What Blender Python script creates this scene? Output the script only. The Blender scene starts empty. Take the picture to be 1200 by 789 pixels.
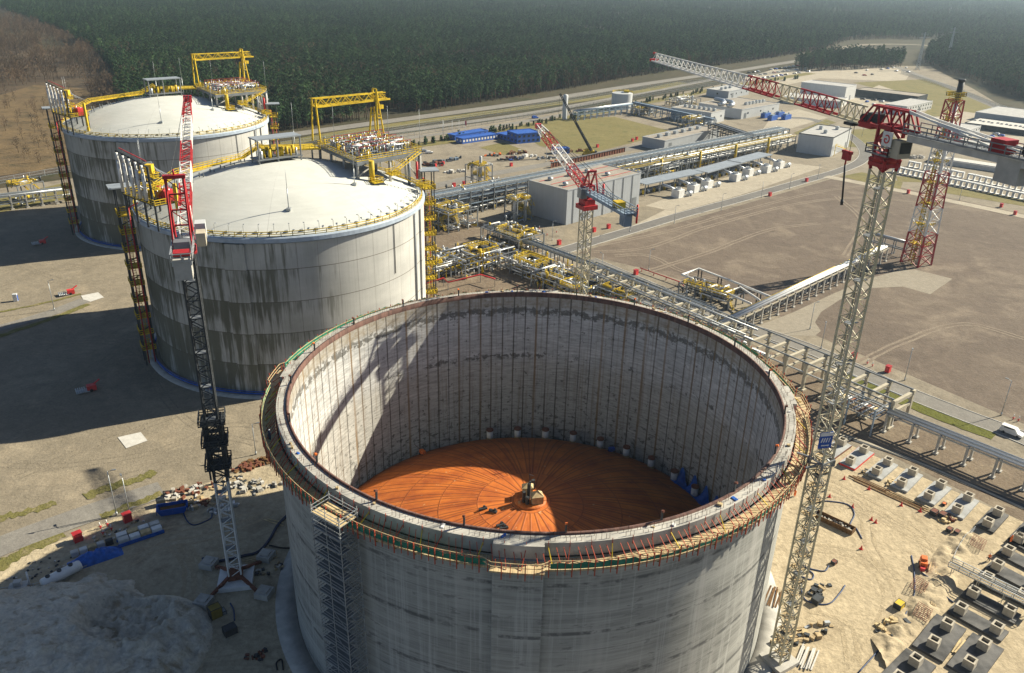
import bpy, math, random
from math import sin, cos, pi, radians, hypot, atan2, sqrt
from mathutils import Vector, Matrix
random.seed(7)
S = bpy.context.scene
COL = S.collection

# ------------------------------------------------------------------ camera, sky, sun, exposure
F, TH, RO, H = 952.36, .4284, .024, 102.52
cam_data = bpy.data.cameras.new('camera')
cam_data.sensor_width = 36.0
cam_data.lens = 36.0 * F / 1200.0
cam_data.clip_start = .5
cam_data.clip_end = 30000
cam = bpy.data.objects.new('camera', cam_data)
COL.objects.link(cam)
cam.matrix_world = Matrix.Translation((0, 0, H)) @ Matrix.Rotation(pi / 2 - TH, 4, 'X') @ Matrix.Rotation(RO, 4, 'Z')
S.camera = cam

SUN_EL = radians(33)
SUN_AZ = radians(24.5)                      # direction towards the sun, measured from +X
world = bpy.data.worlds.new('World')
S.world = world
world.use_nodes = True
wn = world.node_tree
sky = wn.nodes.new('ShaderNodeTexSky')
sky.sky_type = 'NISHITA'
sky.sun_disc = False
sky.sun_elevation = SUN_EL
sky.sun_rotation = pi / 2 - SUN_AZ
sky.dust_density = .5
sky.air_density = .75
bg = wn.nodes['Background']
bg.inputs[1].default_value = .05
wn.links.new(sky.outputs[0], bg.inputs[0])
sun_data = bpy.data.lights.new('sun', 'SUN')
sun_data.energy = 5.0
sun_data.angle = radians(.5)
sun_data.color = (1, .925, .74)
sun = bpy.data.objects.new('sun', sun_data)
COL.objects.link(sun)
sun.rotation_euler = (Vector((cos(SUN_AZ) * cos(SUN_EL), sin(SUN_AZ) * cos(SUN_EL), sin(SUN_EL)))).to_track_quat('Z', 'Y').to_euler()
sun.location = (200, 100, 300)
S.view_settings.view_transform = 'Standard'
S.view_settings.look = 'None'
S.view_settings.gamma = 1
S.view_settings.use_curve_mapping = False
S.view_settings.exposure = 1.0
S.cycles.max_bounces = 5
S.cycles.diffuse_bounces = 1
S.cycles.glossy_bounces = 2
S.cycles.transparent_max_bounces = 6
S.cycles.volume_bounces = 0

# ------------------------------------------------------------------ helpers
def at(x, y, z=0.0):
    """where the sight line through photo pixel (x, y) meets height z: used to survey the site plan"""
    a, b = x - 600, y - 394.5
    c, s = cos(RO), sin(RO)
    u, v = (a * c + b * s) / F, (-a * s + b * c) / F
    d = (u, cos(TH) - v * sin(TH), -sin(TH) - v * cos(TH))
    k = (z - H) / d[2]
    return Vector((d[0] * k, d[1] * k, z))

def tag(o, label=None, cat=None, group=None, kind=None):
    if label: o['label'] = label
    if cat: o['category'] = cat
    if group: o['group'] = group
    if kind: o['kind'] = kind
    return o

def thing(name, label, cat, loc=(0, 0, 0), rz=0, group=None):
    o = bpy.data.objects.new(name, None)
    o.empty_display_size = .5
    COL.objects.link(o)
    o.location = loc
    o.rotation_euler = (0, 0, rz)
    return tag(o, label, cat, group)

def kids(o):
    return [c for c in bpy.data.objects if c.parent is o]

class Tree:
    """a built thing remembered with its parts so that it can be copied without operators"""
def copy_tree(o, parent=None, childmap=None):
    c = o.copy()
    COL.objects.link(c)
    if parent is not None:
        c.parent = parent
    for ch in CH.get(o.name, []):
        copy_tree(ch, c)
    return c
CH = {}

def dup(o, loc, rz=None, label=None, group=None):
    c = copy_tree(o)
    c.location = loc
    if rz is not None: c.rotation_euler = (0, 0, rz)
    if label: c['label'] = label
    if group: c['group'] = group
    return c

class MB:
    def __init__(s):
        s.v, s.f, s.m, s.sm = [], [], [], []
    def add(s, vs, fs, m=0, smooth=False):
        n = len(s.v)
        s.v.extend([tuple(p) for p in vs])
        for f in fs:
            s.f.append(tuple(i + n for i in f)); s.m.append(m); s.sm.append(smooth)
        return s
    def box(s, c, d, rz=0, m=0):
        x, y, z = c; a, b, h = d[0] / 2, d[1] / 2, d[2] / 2
        cr, sr = cos(rz), sin(rz)
        vs = []
        for k in (-h, h):
            for i, j in ((-a, -b), (a, -b), (a, b), (-a, b)):
                vs.append((x + i * cr - j * sr, y + i * sr + j * cr, z + k))
        return s.add(vs, [(3, 2, 1, 0), (4, 5, 6, 7), (0, 1, 5, 4), (1, 2, 6, 5), (2, 3, 7, 6), (3, 0, 4, 7)], m)
    def prism(s, poly, z0, z1, m=0):
        n = len(poly)
        vs = [(p[0], p[1], z0) for p in poly] + [(p[0], p[1], z1) for p in poly]
        fs = [tuple(range(n - 1, -1, -1)), tuple(range(n, 2 * n))]
        fs += [(i, (i + 1) % n, n + (i + 1) % n, n + i) for i in range(n)]
        return s.add(vs, fs, m)
    def frame(s, p, q):
        p, q = Vector(p), Vector(q)
        d = (q - p)
        if d.length < 1e-6: d = Vector((0, 0, 1e-3))
        d.normalize()
        up = Vector((0, 0, 1)) if abs(d.z) < .95 else Vector((0, 1, 0))
        a = d.cross(up).normalized()
        b = a.cross(d).normalized()
        return p, q, a, b
    def bar(s, p, q, w=.1, h=None, m=0, caps=True):
        h = h or w
        p, q, a, b = s.frame(p, q)
        vs = []
        for e in (p, q):
            for i, j in ((-1, -1), (1, -1), (1, 1), (-1, 1)):
                vs.append(e + a * (i * w / 2) + b * (j * h / 2))
        fs = [(0, 1, 5, 4), (1, 2, 6, 5), (2, 3, 7, 6), (3, 0, 4, 7)]
        if caps: fs += [(3, 2, 1, 0), (4, 5, 6, 7)]
        return s.add(vs, fs, m)
    def tube(s, p, q, r, n=8, r2=None, m=0, caps=True):
        r2 = r if r2 is None else r2
        p, q, a, b = s.frame(p, q)
        vs = []
        for e, R in ((p, r), (q, r2)):
            for k in range(n):
                t = 2 * pi * k / n
                vs.append(e + a * (R * cos(t)) + b * (R * sin(t)))
        nn = len(s.v)
        s.add(vs, [(k, (k + 1) % n, n + (k + 1) % n, n + k) for k in range(n)], m, True)
        if caps:
            s.f += [tuple(nn + i for i in range(n - 1, -1, -1)), tuple(nn + n + i for i in range(n))]
            s.m += [m, m]; s.sm += [False, False]
        return s
    def path(s, pts, r, n=6, m=0):
        """a tube that follows a polyline"""
        P = [Vector(p) for p in pts]
        rings = []
        for i, p in enumerate(P):
            d = (P[min(i + 1, len(P) - 1)] - P[max(i - 1, 0)])
            d = d.normalized() if d.length > 1e-6 else Vector((1, 0, 0))
            up = Vector((0, 0, 1)) if abs(d.z) < .95 else Vector((0, 1, 0))
            a = d.cross(up).normalized(); b = a.cross(d).normalized()
            rings += [p + a * (r * cos(2 * pi * k / n)) + b * (r * sin(2 * pi * k / n)) for k in range(n)]
        fs = []
        for i in range(len(P) - 1):
            for k in range(n):
                fs.append((i * n + k, i * n + (k + 1) % n, (i + 1) * n + (k + 1) % n, (i + 1) * n + k))
        fs += [tuple(range(n - 1, -1, -1)), tuple(range((len(P) - 1) * n, len(P) * n))]
        return s.add(rings, fs, m, True)
    def rev(s, prof, n=96, a0=0, a1=2 * pi, m=0, smooth=True, cap=False):
        full = abs(a1 - a0 - 2 * pi) < 1e-6
        N = n if full else n + 1
        vs = []
        for k in range(N):
            t = a0 + (a1 - a0) * k / n
            vs += [(r * cos(t), r * sin(t), z) for r, z in prof]
        L = len(prof)
        fs = []
        for k in range(n):
            k2 = (k + 1) % N
            for i in range(L - 1):
                fs.append((k * L + i, k2 * L + i, k2 * L + i + 1, k * L + i + 1))
        if not full and cap:
            fs += [tuple(range(L)), tuple(range((N - 1) * L + L - 1, (N - 1) * L - 1, -1))]
        return s.add(vs, fs, m, smooth)
    def lattice(s, p, q, w, nb, rc=.09, rb=.05, w2=None, m=0, tri=False, hint=None):
        """truss between p and q: four (or three) chords, zigzag lacing, frames"""
        w2 = w2 or w
        p, q, a, b = s.frame(p, q)
        if hint is not None:
            d = (q - p).normalized(); a = (Vector(hint) - d * d.dot(Vector(hint))).normalized(); b = a.cross(d).normalized()
        cs = ((-1, -1), (1, -1), (0, 1)) if tri else ((-1, -1), (1, -1), (1, 1), (-1, 1))
        def pt(k, t):
            ww = w + (w2 - w) * t
            return p + (q - p) * t + a * (cs[k][0] * ww / 2) + b * (cs[k][1] * ww / 2)
        n = len(cs)
        for k in range(n):
            s.bar(pt(k, 0), pt(k, 1), rc * 2, m=m)
            k2 = (k + 1) % n
            for i in range(nb):
                t0, t1 = i / nb, (i + 1) / nb
                if (i + k) % 2 == 0: s.bar(pt(k, t0), pt(k2, t1), rb * 2, m=m, caps=False)
                else: s.bar(pt(k2, t0), pt(k, t1), rb * 2, m=m, caps=False)
                s.bar(pt(k, t1), pt(k2, t1), rb * 2, m=m, caps=False)
        return s
    def rail(s, pts, h=1.1, r=.03, gap=2.0, m=0, mid=True, toe=True):
        """handrail: posts, top rail, middle rail and toe board along a polyline"""
        for p, q in zip(pts[:-1], pts[1:]):
            p, q = Vector(p), Vector(q)
            n = max(1, round((q - p).length / gap))
            U = Vector((0, 0, h))
            for i in range(n + 1):
                e = p + (q - p) * (i / n)
                s.bar(e, e + U, r * 2, m=m, caps=False)
            s.bar(p + U, q + U, r * 2.4, m=m)
            if mid: s.bar(p + U * .52, q + U * .52, r * 2, m=m, caps=False)
            if toe: s.bar(p + Vector((0, 0, .1)), q + Vector((0, 0, .1)), .04, .2, m=m)
        return s
    def stair(s, p, q, w=.9, m=0, n=10):
        p, q = Vector(p), Vector(q)
        d = (q - p); side = Vector((-d.y, d.x, 0)).normalized() * (w / 2)
        for e in (-1, 1):
            s.bar(p + side * e, q + side * e, .06, .25, m=m)
            s.bar(p + side * e + Vector((0, 0, 1)), q + side * e + Vector((0, 0, 1)), .06, m=m)
        for i in range(n):
            c = p + d * ((i + .5) / n)
            s.bar(c - side, c + side, .3, .04, m=m)
        return s
    def build(s, name, mats, parent=None, loc=None, rz=0):
        me = bpy.data.meshes.new(name)
        me.from_pydata(s.v, [], s.f)
        mats = mats if isinstance(mats, (list, tuple)) else [mats]
        for x in mats: me.materials.append(x)
        me.polygons.foreach_set('material_index', s.m)
        me.polygons.foreach_set('use_smooth', s.sm)
        me.update()
        o = bpy.data.objects.new(name, me)
        COL.objects.link(o)
        if parent is not None:
            o.parent = parent
            CH.setdefault(parent.name, []).append(o)
        if loc is not None: o.location = loc
        if rz: o.rotation_euler = (0, 0, rz)
        return o

# ------------------------------------------------------------------ materials
def nt_new(name):
    m = bpy.data.materials.new(name)
    m.use_nodes = True
    t = m.node_tree
    return m, t, t.nodes['Principled BSDF']

class N:
    """tiny node-writing helper"""
    def __init__(s, t): s.t = t
    def n(s, typ, **kw):
        x = s.t.nodes.new(typ)
        for k, v in kw.items(): setattr(x, k, v)
        return x
    def put(s, sock, v):
        if v is None: return
        if hasattr(v, 'is_output') or isinstance(v, bpy.types.NodeSocket): s.t.links.new(v, sock)
        else: sock.default_value = v
    def math(s, op, a, b=None, c=None, clamp=False):
        x = s.n('ShaderNodeMath', operation=op, use_clamp=clamp)
        s.put(x.inputs[0], a); s.put(x.inputs[1], b); s.put(x.inputs[2], c)
        return x.outputs[0]
    def coords(s): return s.n('ShaderNodeTexCoord').outputs['Object']
    def xyz(s, v):
        x = s.n('ShaderNodeSeparateXYZ'); s.put(x.inputs[0], v); return x.outputs
    def vec(s, a, b, c=0.0):
        x = s.n('ShaderNodeCombineXYZ')
        s.put(x.inputs[0], a); s.put(x.inputs[1], b); s.put(x.inputs[2], c)
        return x.outputs[0]
    def noise(s, v, scale=1., detail=4., rough=.55, dist=0.):
        x = s.n('ShaderNodeTexNoise'); s.put(x.inputs['Vector'], v)
        x.inputs['Scale'].default_value = scale; x.inputs['Detail'].default_value = detail
        x.inputs['Roughness'].default_value = rough; x.inputs['Distortion'].default_value = dist
        return x.outputs[0]
    def ramp(s, f, lo, hi):
        x = s.n('ShaderNodeMapRange', clamp=True); s.put(x.inputs[0], f)
        s.put(x.inputs[1], lo); s.put(x.inputs[2], hi)
        return x.outputs[0]
    def mix(s, f, a, b):
        x = s.n('ShaderNodeMix', data_type='RGBA'); s.put(x.inputs[0], f)
        s.put(x.inputs[6], (*a, 1) if isinstance(a, tuple) and len(a) == 3 else a)
        s.put(x.inputs[7], (*b, 1) if isinstance(b, tuple) and len(b) == 3 else b)
        return x.outputs[2]
    def bump(s, h, st=.3, d=.1):
        x = s.n('ShaderNodeBump'); s.put(x.inputs['Height'], h)
        x.inputs['Strength'].default_value = st; x.inputs['Distance'].default_value = d
        return x.outputs[0]

def mat(name, c, rough=.75, metal=0., var=.18, sc=.6, bump=0., c2=None, spec=.3):
    m, t, b = nt_new(name)
    k = N(t)
    co = k.coords()
    f = k.ramp(k.noise(co, sc, 5, .6), .3, .7)
    lo = tuple(x * (1 - var) for x in c)
    hi = c2 or tuple(min(1, x * (1 + var)) for x in c)
    col = k.mix(f, lo, hi)
    k.put(b.inputs['Base Color'], col)
    b.inputs['Roughness'].default_value = rough
    b.inputs['Metallic'].default_value = metal
    b.inputs['Specular IOR Level'].default_value = spec
    if bump:
        k.put(b.inputs['Normal'], k.bump(k.noise(co, sc * 6, 4, .6), bump, .08))
    return m

def ground_mat(name, c1, c2, c3=None, sc=.05, fine=1.2, bump=.35, tracks=0., rough=.95):
    """earth, sand or gravel: large patches, mid mottling and grain; optional wheel-track streaks"""
    m, t, b = nt_new(name)
    k = N(t)
    co = k.coords()
    big = k.ramp(k.noise(co, sc, 6, .62, .6), .36, .66)
    col = k.mix(big, c1, c2)
    if c3:
        col = k.mix(k.ramp(k.noise(k.vec(*k.xyz(co)[:2], 7.3), sc * 2.7, 6, .65, .4), .52, .68), col, c3)
    gr = k.noise(co, fine, 5, .7)
    col2 = k.n('ShaderNodeMix', data_type='RGBA', blend_type='MULTIPLY')
    col2.inputs[0].default_value = 1
    k.put(col2.inputs[6], col)
    g = k.ramp(gr, .2, .8)
    g = k.math('MULTIPLY_ADD', g, .5, .74)
    mid = k.ramp(k.noise(co, sc * 9, 5, .68, .8), .3, .7)
    g = k.math('MULTIPLY', g, k.math('MULTIPLY_ADD', mid, .3, .84))
    spk = k.ramp(k.noise(co, fine * 1.7, 2, .5), .66, .72)
    g = k.math('MULTIPLY', g, k.math('MULTIPLY_ADD', spk, -.25, 1.0))
    k.put(col2.inputs[7], k.vec(g, g, g))
    col = col2.outputs[2]
    if tracks:
        wv = k.n('ShaderNodeVectorMath', operation='MULTIPLY'); k.put(wv.inputs[0], co); wv.inputs[1].default_value = (.012, .05, 0)
        wp = k.noise(wv.outputs[0], 1., 2, .5, 1.2)
        rid = k.math('ABSOLUTE', k.math('SUBTRACT', k.math('FRACT', k.math('MULTIPLY', wp, 34.)), .5))
        f = k.math('MULTIPLY', k.math('MULTIPLY', k.ramp(rid, .16, .03), k.ramp(k.noise(co, .03, 3), .48, .62)), tracks)
        col = k.mix(f, col, tuple(x * .72 for x in c1))
    k.put(b.inputs['Base Color'], col)
    b.inputs['Roughness'].default_value = rough
    b.inputs['Specular IOR Level'].default_value = .15
    h = k.math('ADD', gr, k.math('MULTIPLY', k.noise(co, fine * .25, 4, .6), 2.))
    k.put(b.inputs['Normal'], k.bump(h, bump, .25))
    return m

M = {}
M['yellow'] = mat('yellow_paint', (.58, .40, .02), .6, 0, .38, .45)
M['red'] = mat('red_paint', (.38, .025, .03), .5, 0, .25, .7)
M['brightred'] = mat('signal_red_paint', (.62, .05, .05), .45, 0, .15, .8)
M['white'] = mat('white_paint', (.72, .71, .68), .5, 0, .12, .5)
M['cream'] = mat('cream_paint', (.58, .52, .36), .6, 0, .22, .5)
M['dark'] = mat('dark_steel', (.05, .055, .06), .55, .3, .3, .8)
M['grey'] = mat('grey_steel', (.22, .235, .25), .5, .4, .2, .6)
M['galv'] = mat('galvanised_steel', (.44, .46, .47), .45, .55, .15, .8)
M['silver'] = mat('pipe_cladding', (.47, .49, .51), .4, .5, .1, .6)
M['bluegrey'] = mat('blue_grey_paint', (.20, .26, .33), .6, 0, .2, .5)
M['blue'] = mat('blue_paint', (.015, .085, .38), .5, 0, .2, .5)
M['tarpblue'] = mat('blue_tarpaulin', (.02, .11, .42), .45, 0, .35, 1.2, .4)
M['green'] = mat('green_mesh', (.02, .20, .13), .6, 0, .3, 1.5)
M['orange'] = mat('orange_paint', (.72, .16, .03), .5, 0, .2, .8)
M['rust'] = mat('rusty_steel', (.16, .055, .035), .8, .1, .4, 1.2, .2, (.26, .10, .06))
M['timber'] = mat('timber_deck', (.40, .30, .17), .85, 0, .35, 1.6, .2)
M['plywood'] = mat('pale_plywood', (.52, .40, .22), .85, 0, .3, 1.2, .1)
M['concrete'] = mat('plain_concrete', (.42, .40, .36), .9, 0, .22, .5, .2)
M['palecon'] = mat('pale_concrete', (.52, .50, .46), .9, 0, .15, .7, .15)
M['tancon'] = mat('tan_concrete', (.46, .41, .31), .9, 0, .15, .5, .15)
M['darkcon'] = mat('bitumen_coated_concrete', (.045, .047, .052), .7, 0, .6, .35, .2, (.13, .125, .12))
M['black'] = mat('black_rubber', (.015, .015, .018), .6, 0, .3, 1)
M['glass'] = mat('window_glass', (.02, .03, .04), .12, 0, .1, 1, spec=.6)
M['cladding'] = mat('grey_cladding', (.36, .38, .40), .5, .1, .06, .1)
M['paleclad'] = mat('pale_cladding', (.52, .53, .53), .55, 0, .06, .1)
M['roofgravel'] = ground_mat('gravel_roof', (.28, .25, .21), (.36, .32, .27), None, .15, 3, .2)
M['flatroof'] = mat('flat_roof', (.40, .39, .37), .9, 0, .15, .3)
M['canopy'] = mat('grey_canopy_sheet', (.30, .33, .36), .5, .2, .12, .4)
M['skin'] = mat('skin', (.45, .27, .19), .6)
M['hivis'] = mat('orange_workwear', (.85, .18, .03), .7)
M['navy'] = mat('navy_workwear', (.03, .04, .08), .8)
M['rubble'] = mat('broken_concrete', (.38, .35, .30), .95, 0, .4, 2, .4)
M['brush'] = mat('cut_brush', (.14, .075, .03), .95, 0, .4, 2)

# ------------------------------------------------------------------ the ground, roads and grass
M['forestfloor'] = ground_mat('forest_floor', (.055, .048, .028), (.075, .062, .035), (.04, .045, .02), .02, .4, .3)
M['siteearth'] = ground_mat('site_earth', (.225, .192, .145), (.28, .24, .18), (.19, .16, .12), .035, 1.3, .35)
M['yard'] = ground_mat('gravel_yard', (.205, .175, .13), (.26, .22, .162), (.30, .25, .18), .03, 1.6, .35, .35)
M['lot'] = ground_mat('brown_gravel', (.135, .105, .083), (.165, .13, .10), (.215, .172, .13), .022, 1.5, .5, .22)
M['sand'] = ground_mat('pale_sand', (.40, .325, .215), (.47, .385, .26), (.33, .265, .175), .06, 1.1, .5, .35)
M['sanddark'] = ground_mat('grey_sand', (.36, .30, .205), (.46, .385, .265), (.27, .22, .15), .07, 1.0, .6, .5)
M['asphalt'] = ground_mat('worn_asphalt', (.20, .185, .165), (.235, .22, .195), None, .05, 2.5, .15)
M['asphaltdark'] = ground_mat('grey_asphalt', (.155, .145, .135), (.18, .17, .155), None, .05, 2.5, .15)
M['slabpath'] = ground_mat('pale_paving', (.27, .235, .185), (.30, .265, .21), None, .08, 2.5, .15)
M['paving'] = ground_mat('concrete_paving', (.36, .315, .245), (.41, .36, .28), (.32, .28, .22), .05, 2.0, .15)
M['dirtbrown'] = ground_mat('brown_dirt', (.155, .118, .085), (.20, .155, .11), (.25, .20, .14), .06, 1.4, .5)
M['grass'] = ground_mat('dry_grass', (.17, .145, .055), (.20, .17, .07), (.13, .125, .045), .05, 1.5, .4)
M['greengrass'] = ground_mat('green_grass', (.105, .11, .02), (.13, .13, .03), (.075, .085, .018), .08, 2.0, .6)
M['verge'] = ground_mat('grassy_verge', (.17, .15, .055), (.13, .125, .04), (.24, .20, .11), .16, 2.0, .6)
M['reeds'] = ground_mat('dry_reeds', (.17, .118, .06), (.115, .082, .045), (.075, .06, .033), .035, .6, .9)
M['reedsdark'] = ground_mat('dark_marsh', (.07, .052, .035), (.10, .072, .045), (.05, .042, .028), .03, .6, .9)

ZK = [0.0]
def nz():
    ZK[0] += .0016
    return ZK[0]
def sheet(name, pts, z, m, kind='structure', px=True):
    P = [at(*p) for p in pts] if px else [Vector((p[0], p[1], 0)) for p in pts]
    if name != 'ground': z += nz()
    c = sum(P, Vector()) / len(P)
    mb = MB().add([(p.x - c.x, p.y - c.y, 0) for p in P], [tuple(range(len(P)))])
    o = mb.build(name, m, loc=(c.x, c.y, z))
    if o.data.polygons[0].normal.z < 0: o.data.flip_normals()
    if kind: o['kind'] = kind
    return o

def spline(P, k=8):
    P = [Vector(p) for p in P]
    if len(P) < 3: return P
    Q = [P[0] * 2 - P[1]] + P + [P[-1] * 2 - P[-2]]
    out = []
    for i in range(1, len(Q) - 2):
        a, b, c, d = Q[i - 1], Q[i], Q[i + 1], Q[i + 2]
        for j in range(k):
            t = j / k
            out.append(.5 * ((2 * b) + (c - a) * t + (2 * a - 5 * b + 4 * c - d) * t * t + (3 * b - a - 3 * c + d) * t ** 3))
    out.append(P[-1])
    return out

def strip(name, pts, w, z, m, kind='structure', px=True, kerb=None, off=0., wob=0.):
    P = spline([at(*p) if px else Vector((*p[:2], 0)) for p in pts])
    z += nz() + (.02 if name != 'wheel_rut' else 0)
    vs, fs = [], []
    nrm = []
    for i, p in enumerate(P):
        d = (P[min(i + 1, len(P) - 1)] - P[max(i - 1, 0)]).normalized()
        nrm.append(Vector((-d.y, d.x, 0)))
    rg = random.Random(len(P))
    for p, n in zip(P, nrm):
        q = p + n * off
        for e in (-1, 1):
            r = q + n * (e * w / 2 * (1 + wob * rg.uniform(-1, 1)))
            vs.append((r.x, r.y, z))
    fs = [(2 * i, 2 * i + 1, 2 * i + 3, 2 * i + 2)[::-1] for i in range(len(P) - 1)]
    o = MB().add(vs, fs).build(name, m)
    if o.data.polygons[0].normal.z < 0: o.data.flip_normals()
    if kind: o['kind'] = kind
    if kerb:
        mb = MB()
        for e in (-1, 1):
            K = [p + n * (off + e * (w / 2 + .12)) for p, n in zip(P, nrm)]
            for a, b in zip(K[:-1], K[1:]): mb.bar(a + Vector((0, 0, z)), b + Vector((0, 0, z)), .2, .24)
        k = mb.build('kerb', M['palecon']); k['kind'] = 'structure'
    return o

def hfield(name, x0, x1, y0, y1, nx, ny, fn, m, kind='structure'):
    vs = [(x0 + (x1 - x0) * i / nx, y0 + (y1 - y0) * j / ny) for j in range(ny + 1) for i in range(nx + 1)]
    vs = [(x, y, fn(x, y)) for x, y in vs]
    fs = []
    for j in range(ny):
        for i in range(nx):
            q = (j * (nx + 1) + i, j * (nx + 1) + i + 1, (j + 1) * (nx + 1) + i + 1, (j + 1) * (nx + 1) + i)
            if max(vs[k][2] for k in q) > -.02: fs.append(q)
    mb = MB(); mb.v = vs; mb.f = fs; mb.m = [0] * len(fs); mb.sm = [True] * len(fs)
    o = mb.build(name, m)
    if kind: o['kind'] = kind
    return o

from mathutils import noise as mnoise
def fbm(x, y, s=1., o=4): return mnoise.fractal(Vector((x * s, y * s, 3.1)), 1., 2., o)

g_ = sheet('ground', [(-9000, -800), (12000, -800), (12000, 14000), (-9000, 14000)], 0, M['forestfloor'], px=False)
sheet('site_ground', [(-300, 262), (0, 221), (250, 186), (450, 160), (720, 122), (800, 108), (900, 88), (1000, 76), (1090, 78), (1140, 104), (1200, 140),
                      (1500, 260), (1700, 700), (1500, 1100), (-600, 1100), (-500, 500)], .02, M['siteearth'])
sheet('gravel_yard', [(-300, 330), (-60, 262), (60, 238), (150, 235), (250, 430), (340, 450), (345, 540), (200, 575), (60, 620), (-300, 730)], .03, M['yard'])
sheet('gravel_lot', [(676, 297), (760, 271), (870, 240), (985, 207), (1065, 222), (1200, 251), (1460, 310), (1640, 680), (1200, 497), (1050, 433),
                     (960, 395), (905, 366), (850, 345), (760, 316)], .03, M['lot'])
sheet('dirt_ground', [(868, 398), (950, 430), (1060, 490), (1200, 540), (1460, 640), (1500, 740), (1200, 612), (1000, 512), (930, 500)], .028, M['dirtbrown'])
sheet('process_ground', [(500, 235), (570, 262), (700, 325), (850, 392), (600, 420), (480, 420), (470, 250)], .028, M['dirtbrown'])
sheet('sand_ground', [(880, 520), (985, 517), (1200, 612), (1500, 740), (1500, 1000), (700, 1000), (560, 820), (800, 640)], .034, M['sand'])
sheet('sand_ground', [(-300, 760), (-60, 680), (60, 638), (200, 582), (300, 545), (420, 560), (520, 700), (560, 1000), (-700, 1100)], .034, M['sanddark'])
# concrete path in the gravel lot
pp = [at(*p) for p in ((884, 384), (905, 393), (955, 394), (962, 388), (955, 378), (962, 366), (985, 351), (1018, 338), (1058, 336), (1090, 345), (1116, 327), (1072, 316), (1055, 317), (1020, 326), (975, 345), (930, 366))]
o = MB().add([(p.x, p.y, .045) for p in pp], [tuple(range(len(pp)))]).build('path', M['slabpath']); o['kind'] = 'structure'
if o.data.polygons[0].normal.z < 0: o.data.flip_normals()
strip('road', [(690, 305), (760, 335), (850, 376), (900, 392), (960, 414), (1050, 455), (1130, 487), (1200, 514), (1400, 600)], 6.5, .05, M['asphalt'], kerb=1)
strip('road', [(590, 315), (640, 300), (693, 284), (760, 264), (800, 252), (870, 233), (940, 213), (985, 200), (1011, 187), (1010, 172), (985, 153), (950, 140), (915, 138)], 6.5, .05, M['asphaltdark'], kerb=1)
strip('road', [(478, 162), (530, 155), (587, 147), (657, 135), (720, 124)], 6.5, .05, M['asphalt'])
strip('road', [(498, 221), (560, 207), (640, 193), (700, 182), (760, 169), (810, 155)], 8, .05, M['asphalt'])
strip('highway', [(-200, 228), (-80, 214), (77, 193), (250, 171), (420, 147), (613, 121), (733, 102), (800, 92), (870, 82), (913, 75), (967, 67), (1010, 64), (1060, 68)], 13, .06, M['asphalt'])
strip('highway', [(420, 160), (520, 147), (613, 134), (700, 119), (800, 100), (850, 91)], 9, .05, M['asphalt'])
strip('dirt_road', [(960, 69), (985, 58), (1000, 54), (1030, 52), (1080, 53), (1120, 58)], 14, .07, M['siteearth'])
strip('road', [(1050, 78), (1085, 92), (1110, 101), (1150, 118), (1200, 138), (1300, 170)], 10, .05, M['asphalt'])
strip('path', [(968, 207), (1030, 219), (1100, 233), (1200, 254), (1340, 286)], 7, .045, M['paving'])
sheet('paving', [(700, 262), (760, 240), (860, 205), (915, 190), (965, 196), (870, 228), (790, 250), (735, 269)], .04, M['paving'])
sheet('paving', [(655, 292), (664, 266), (750, 240), (780, 246), (735, 268)], .042, M['yard'])
sheet('paving', [(905, 135), (935, 128), (970, 138), (930, 150), (890, 158)], .04, M['paving'])
sheet('parking_area', [(870, 92), (905, 82), (1000, 76), (1070, 82), (1060, 96), (960, 92), (905, 103)], .035, M['paving'])
sheet('parking_area', [(1030, 100), (1085, 118), (1030, 140), (985, 118)], .04, M['paving'])
sheet('parking_area', [(1110, 160), (1200, 160), (1260, 190), (1200, 198), (1120, 180)], .04, M['paving'])
sheet('concrete_yard', [(1085, 140), (1130, 131), (1165, 136), (1130, 147)], .05, M['paving'])
# grass
sheet('grass_field', [(600, 149), (647, 140), (720, 137), (783, 153), (763, 162), (684, 182), (632, 171)], .035, M['grass'])
sheet('grass_field', [(562, 173), (590, 167), (616, 177), (590, 182)], .035, M['grass'])
sheet('grass_field', [(1000, 97), (1085, 93), (1125, 107), (1170, 126), (1120, 137), (1080, 136), (1094, 122)], .03, M['grass'])
sheet('grass_field', [(1000, 152), (1040, 150), (1060, 176), (990, 172)], .03, M['grass'])
sheet('grass_field', [(985, 207), (1010, 202), (1058, 214), (1055, 222), (1010, 213)], .05, M['grass'])
sheet('grass_field', [(1050, 207), (1078, 208), (1080, 214), (1052, 213)], .05, M['grass'])
sheet('grass_field', [(1110, 219), (1200, 233), (1300, 255), (1290, 262), (1200, 242), (1105, 226)], .05, M['grass'])
sheet('grass_field', [(930, 156), (968, 140), (980, 144), (935, 158)], .05, M['grass'])
strip('grass_verge', [(480, 172), (560, 160), (650, 142), (760, 120), (860, 101), (950, 86)], 12, .03, M['grass'], wob=.2)
strip('grass_verge', [(300, 176), (420, 153), (613, 127), (733, 110), (800, 97)], 12, .035, M['grass'], wob=.1)
strip('grass_verge', [(985, 440), (1050, 467), (1110, 492), (1165, 512)], 4.2, .045, M['greengrass'], off=0, wob=.1)
strip('road', [(-60, 668), (0, 641), (60, 618), (120, 597), (190, 574)], 6.6, .05, M['asphalt'])
strip('grass_verge', [(-40, 625), (0, 608), (30, 601), (66, 590)], 2.2, .045, M['verge'], wob=.6)
strip('grass_verge', [(100, 583), (130, 571), (165, 561), (182, 553)], 2.6, .045, M['verge'], wob=.4)
strip('grass_verge', [(-20, 677), (0, 664), (30, 646), (75, 626)], 3.0, .045, M['verge'], wob=.4)
strip('grass_verge', [(118, 606), (150, 594), (190, 579)], 1.8, .045, M['verge'], wob=.5)
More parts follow.
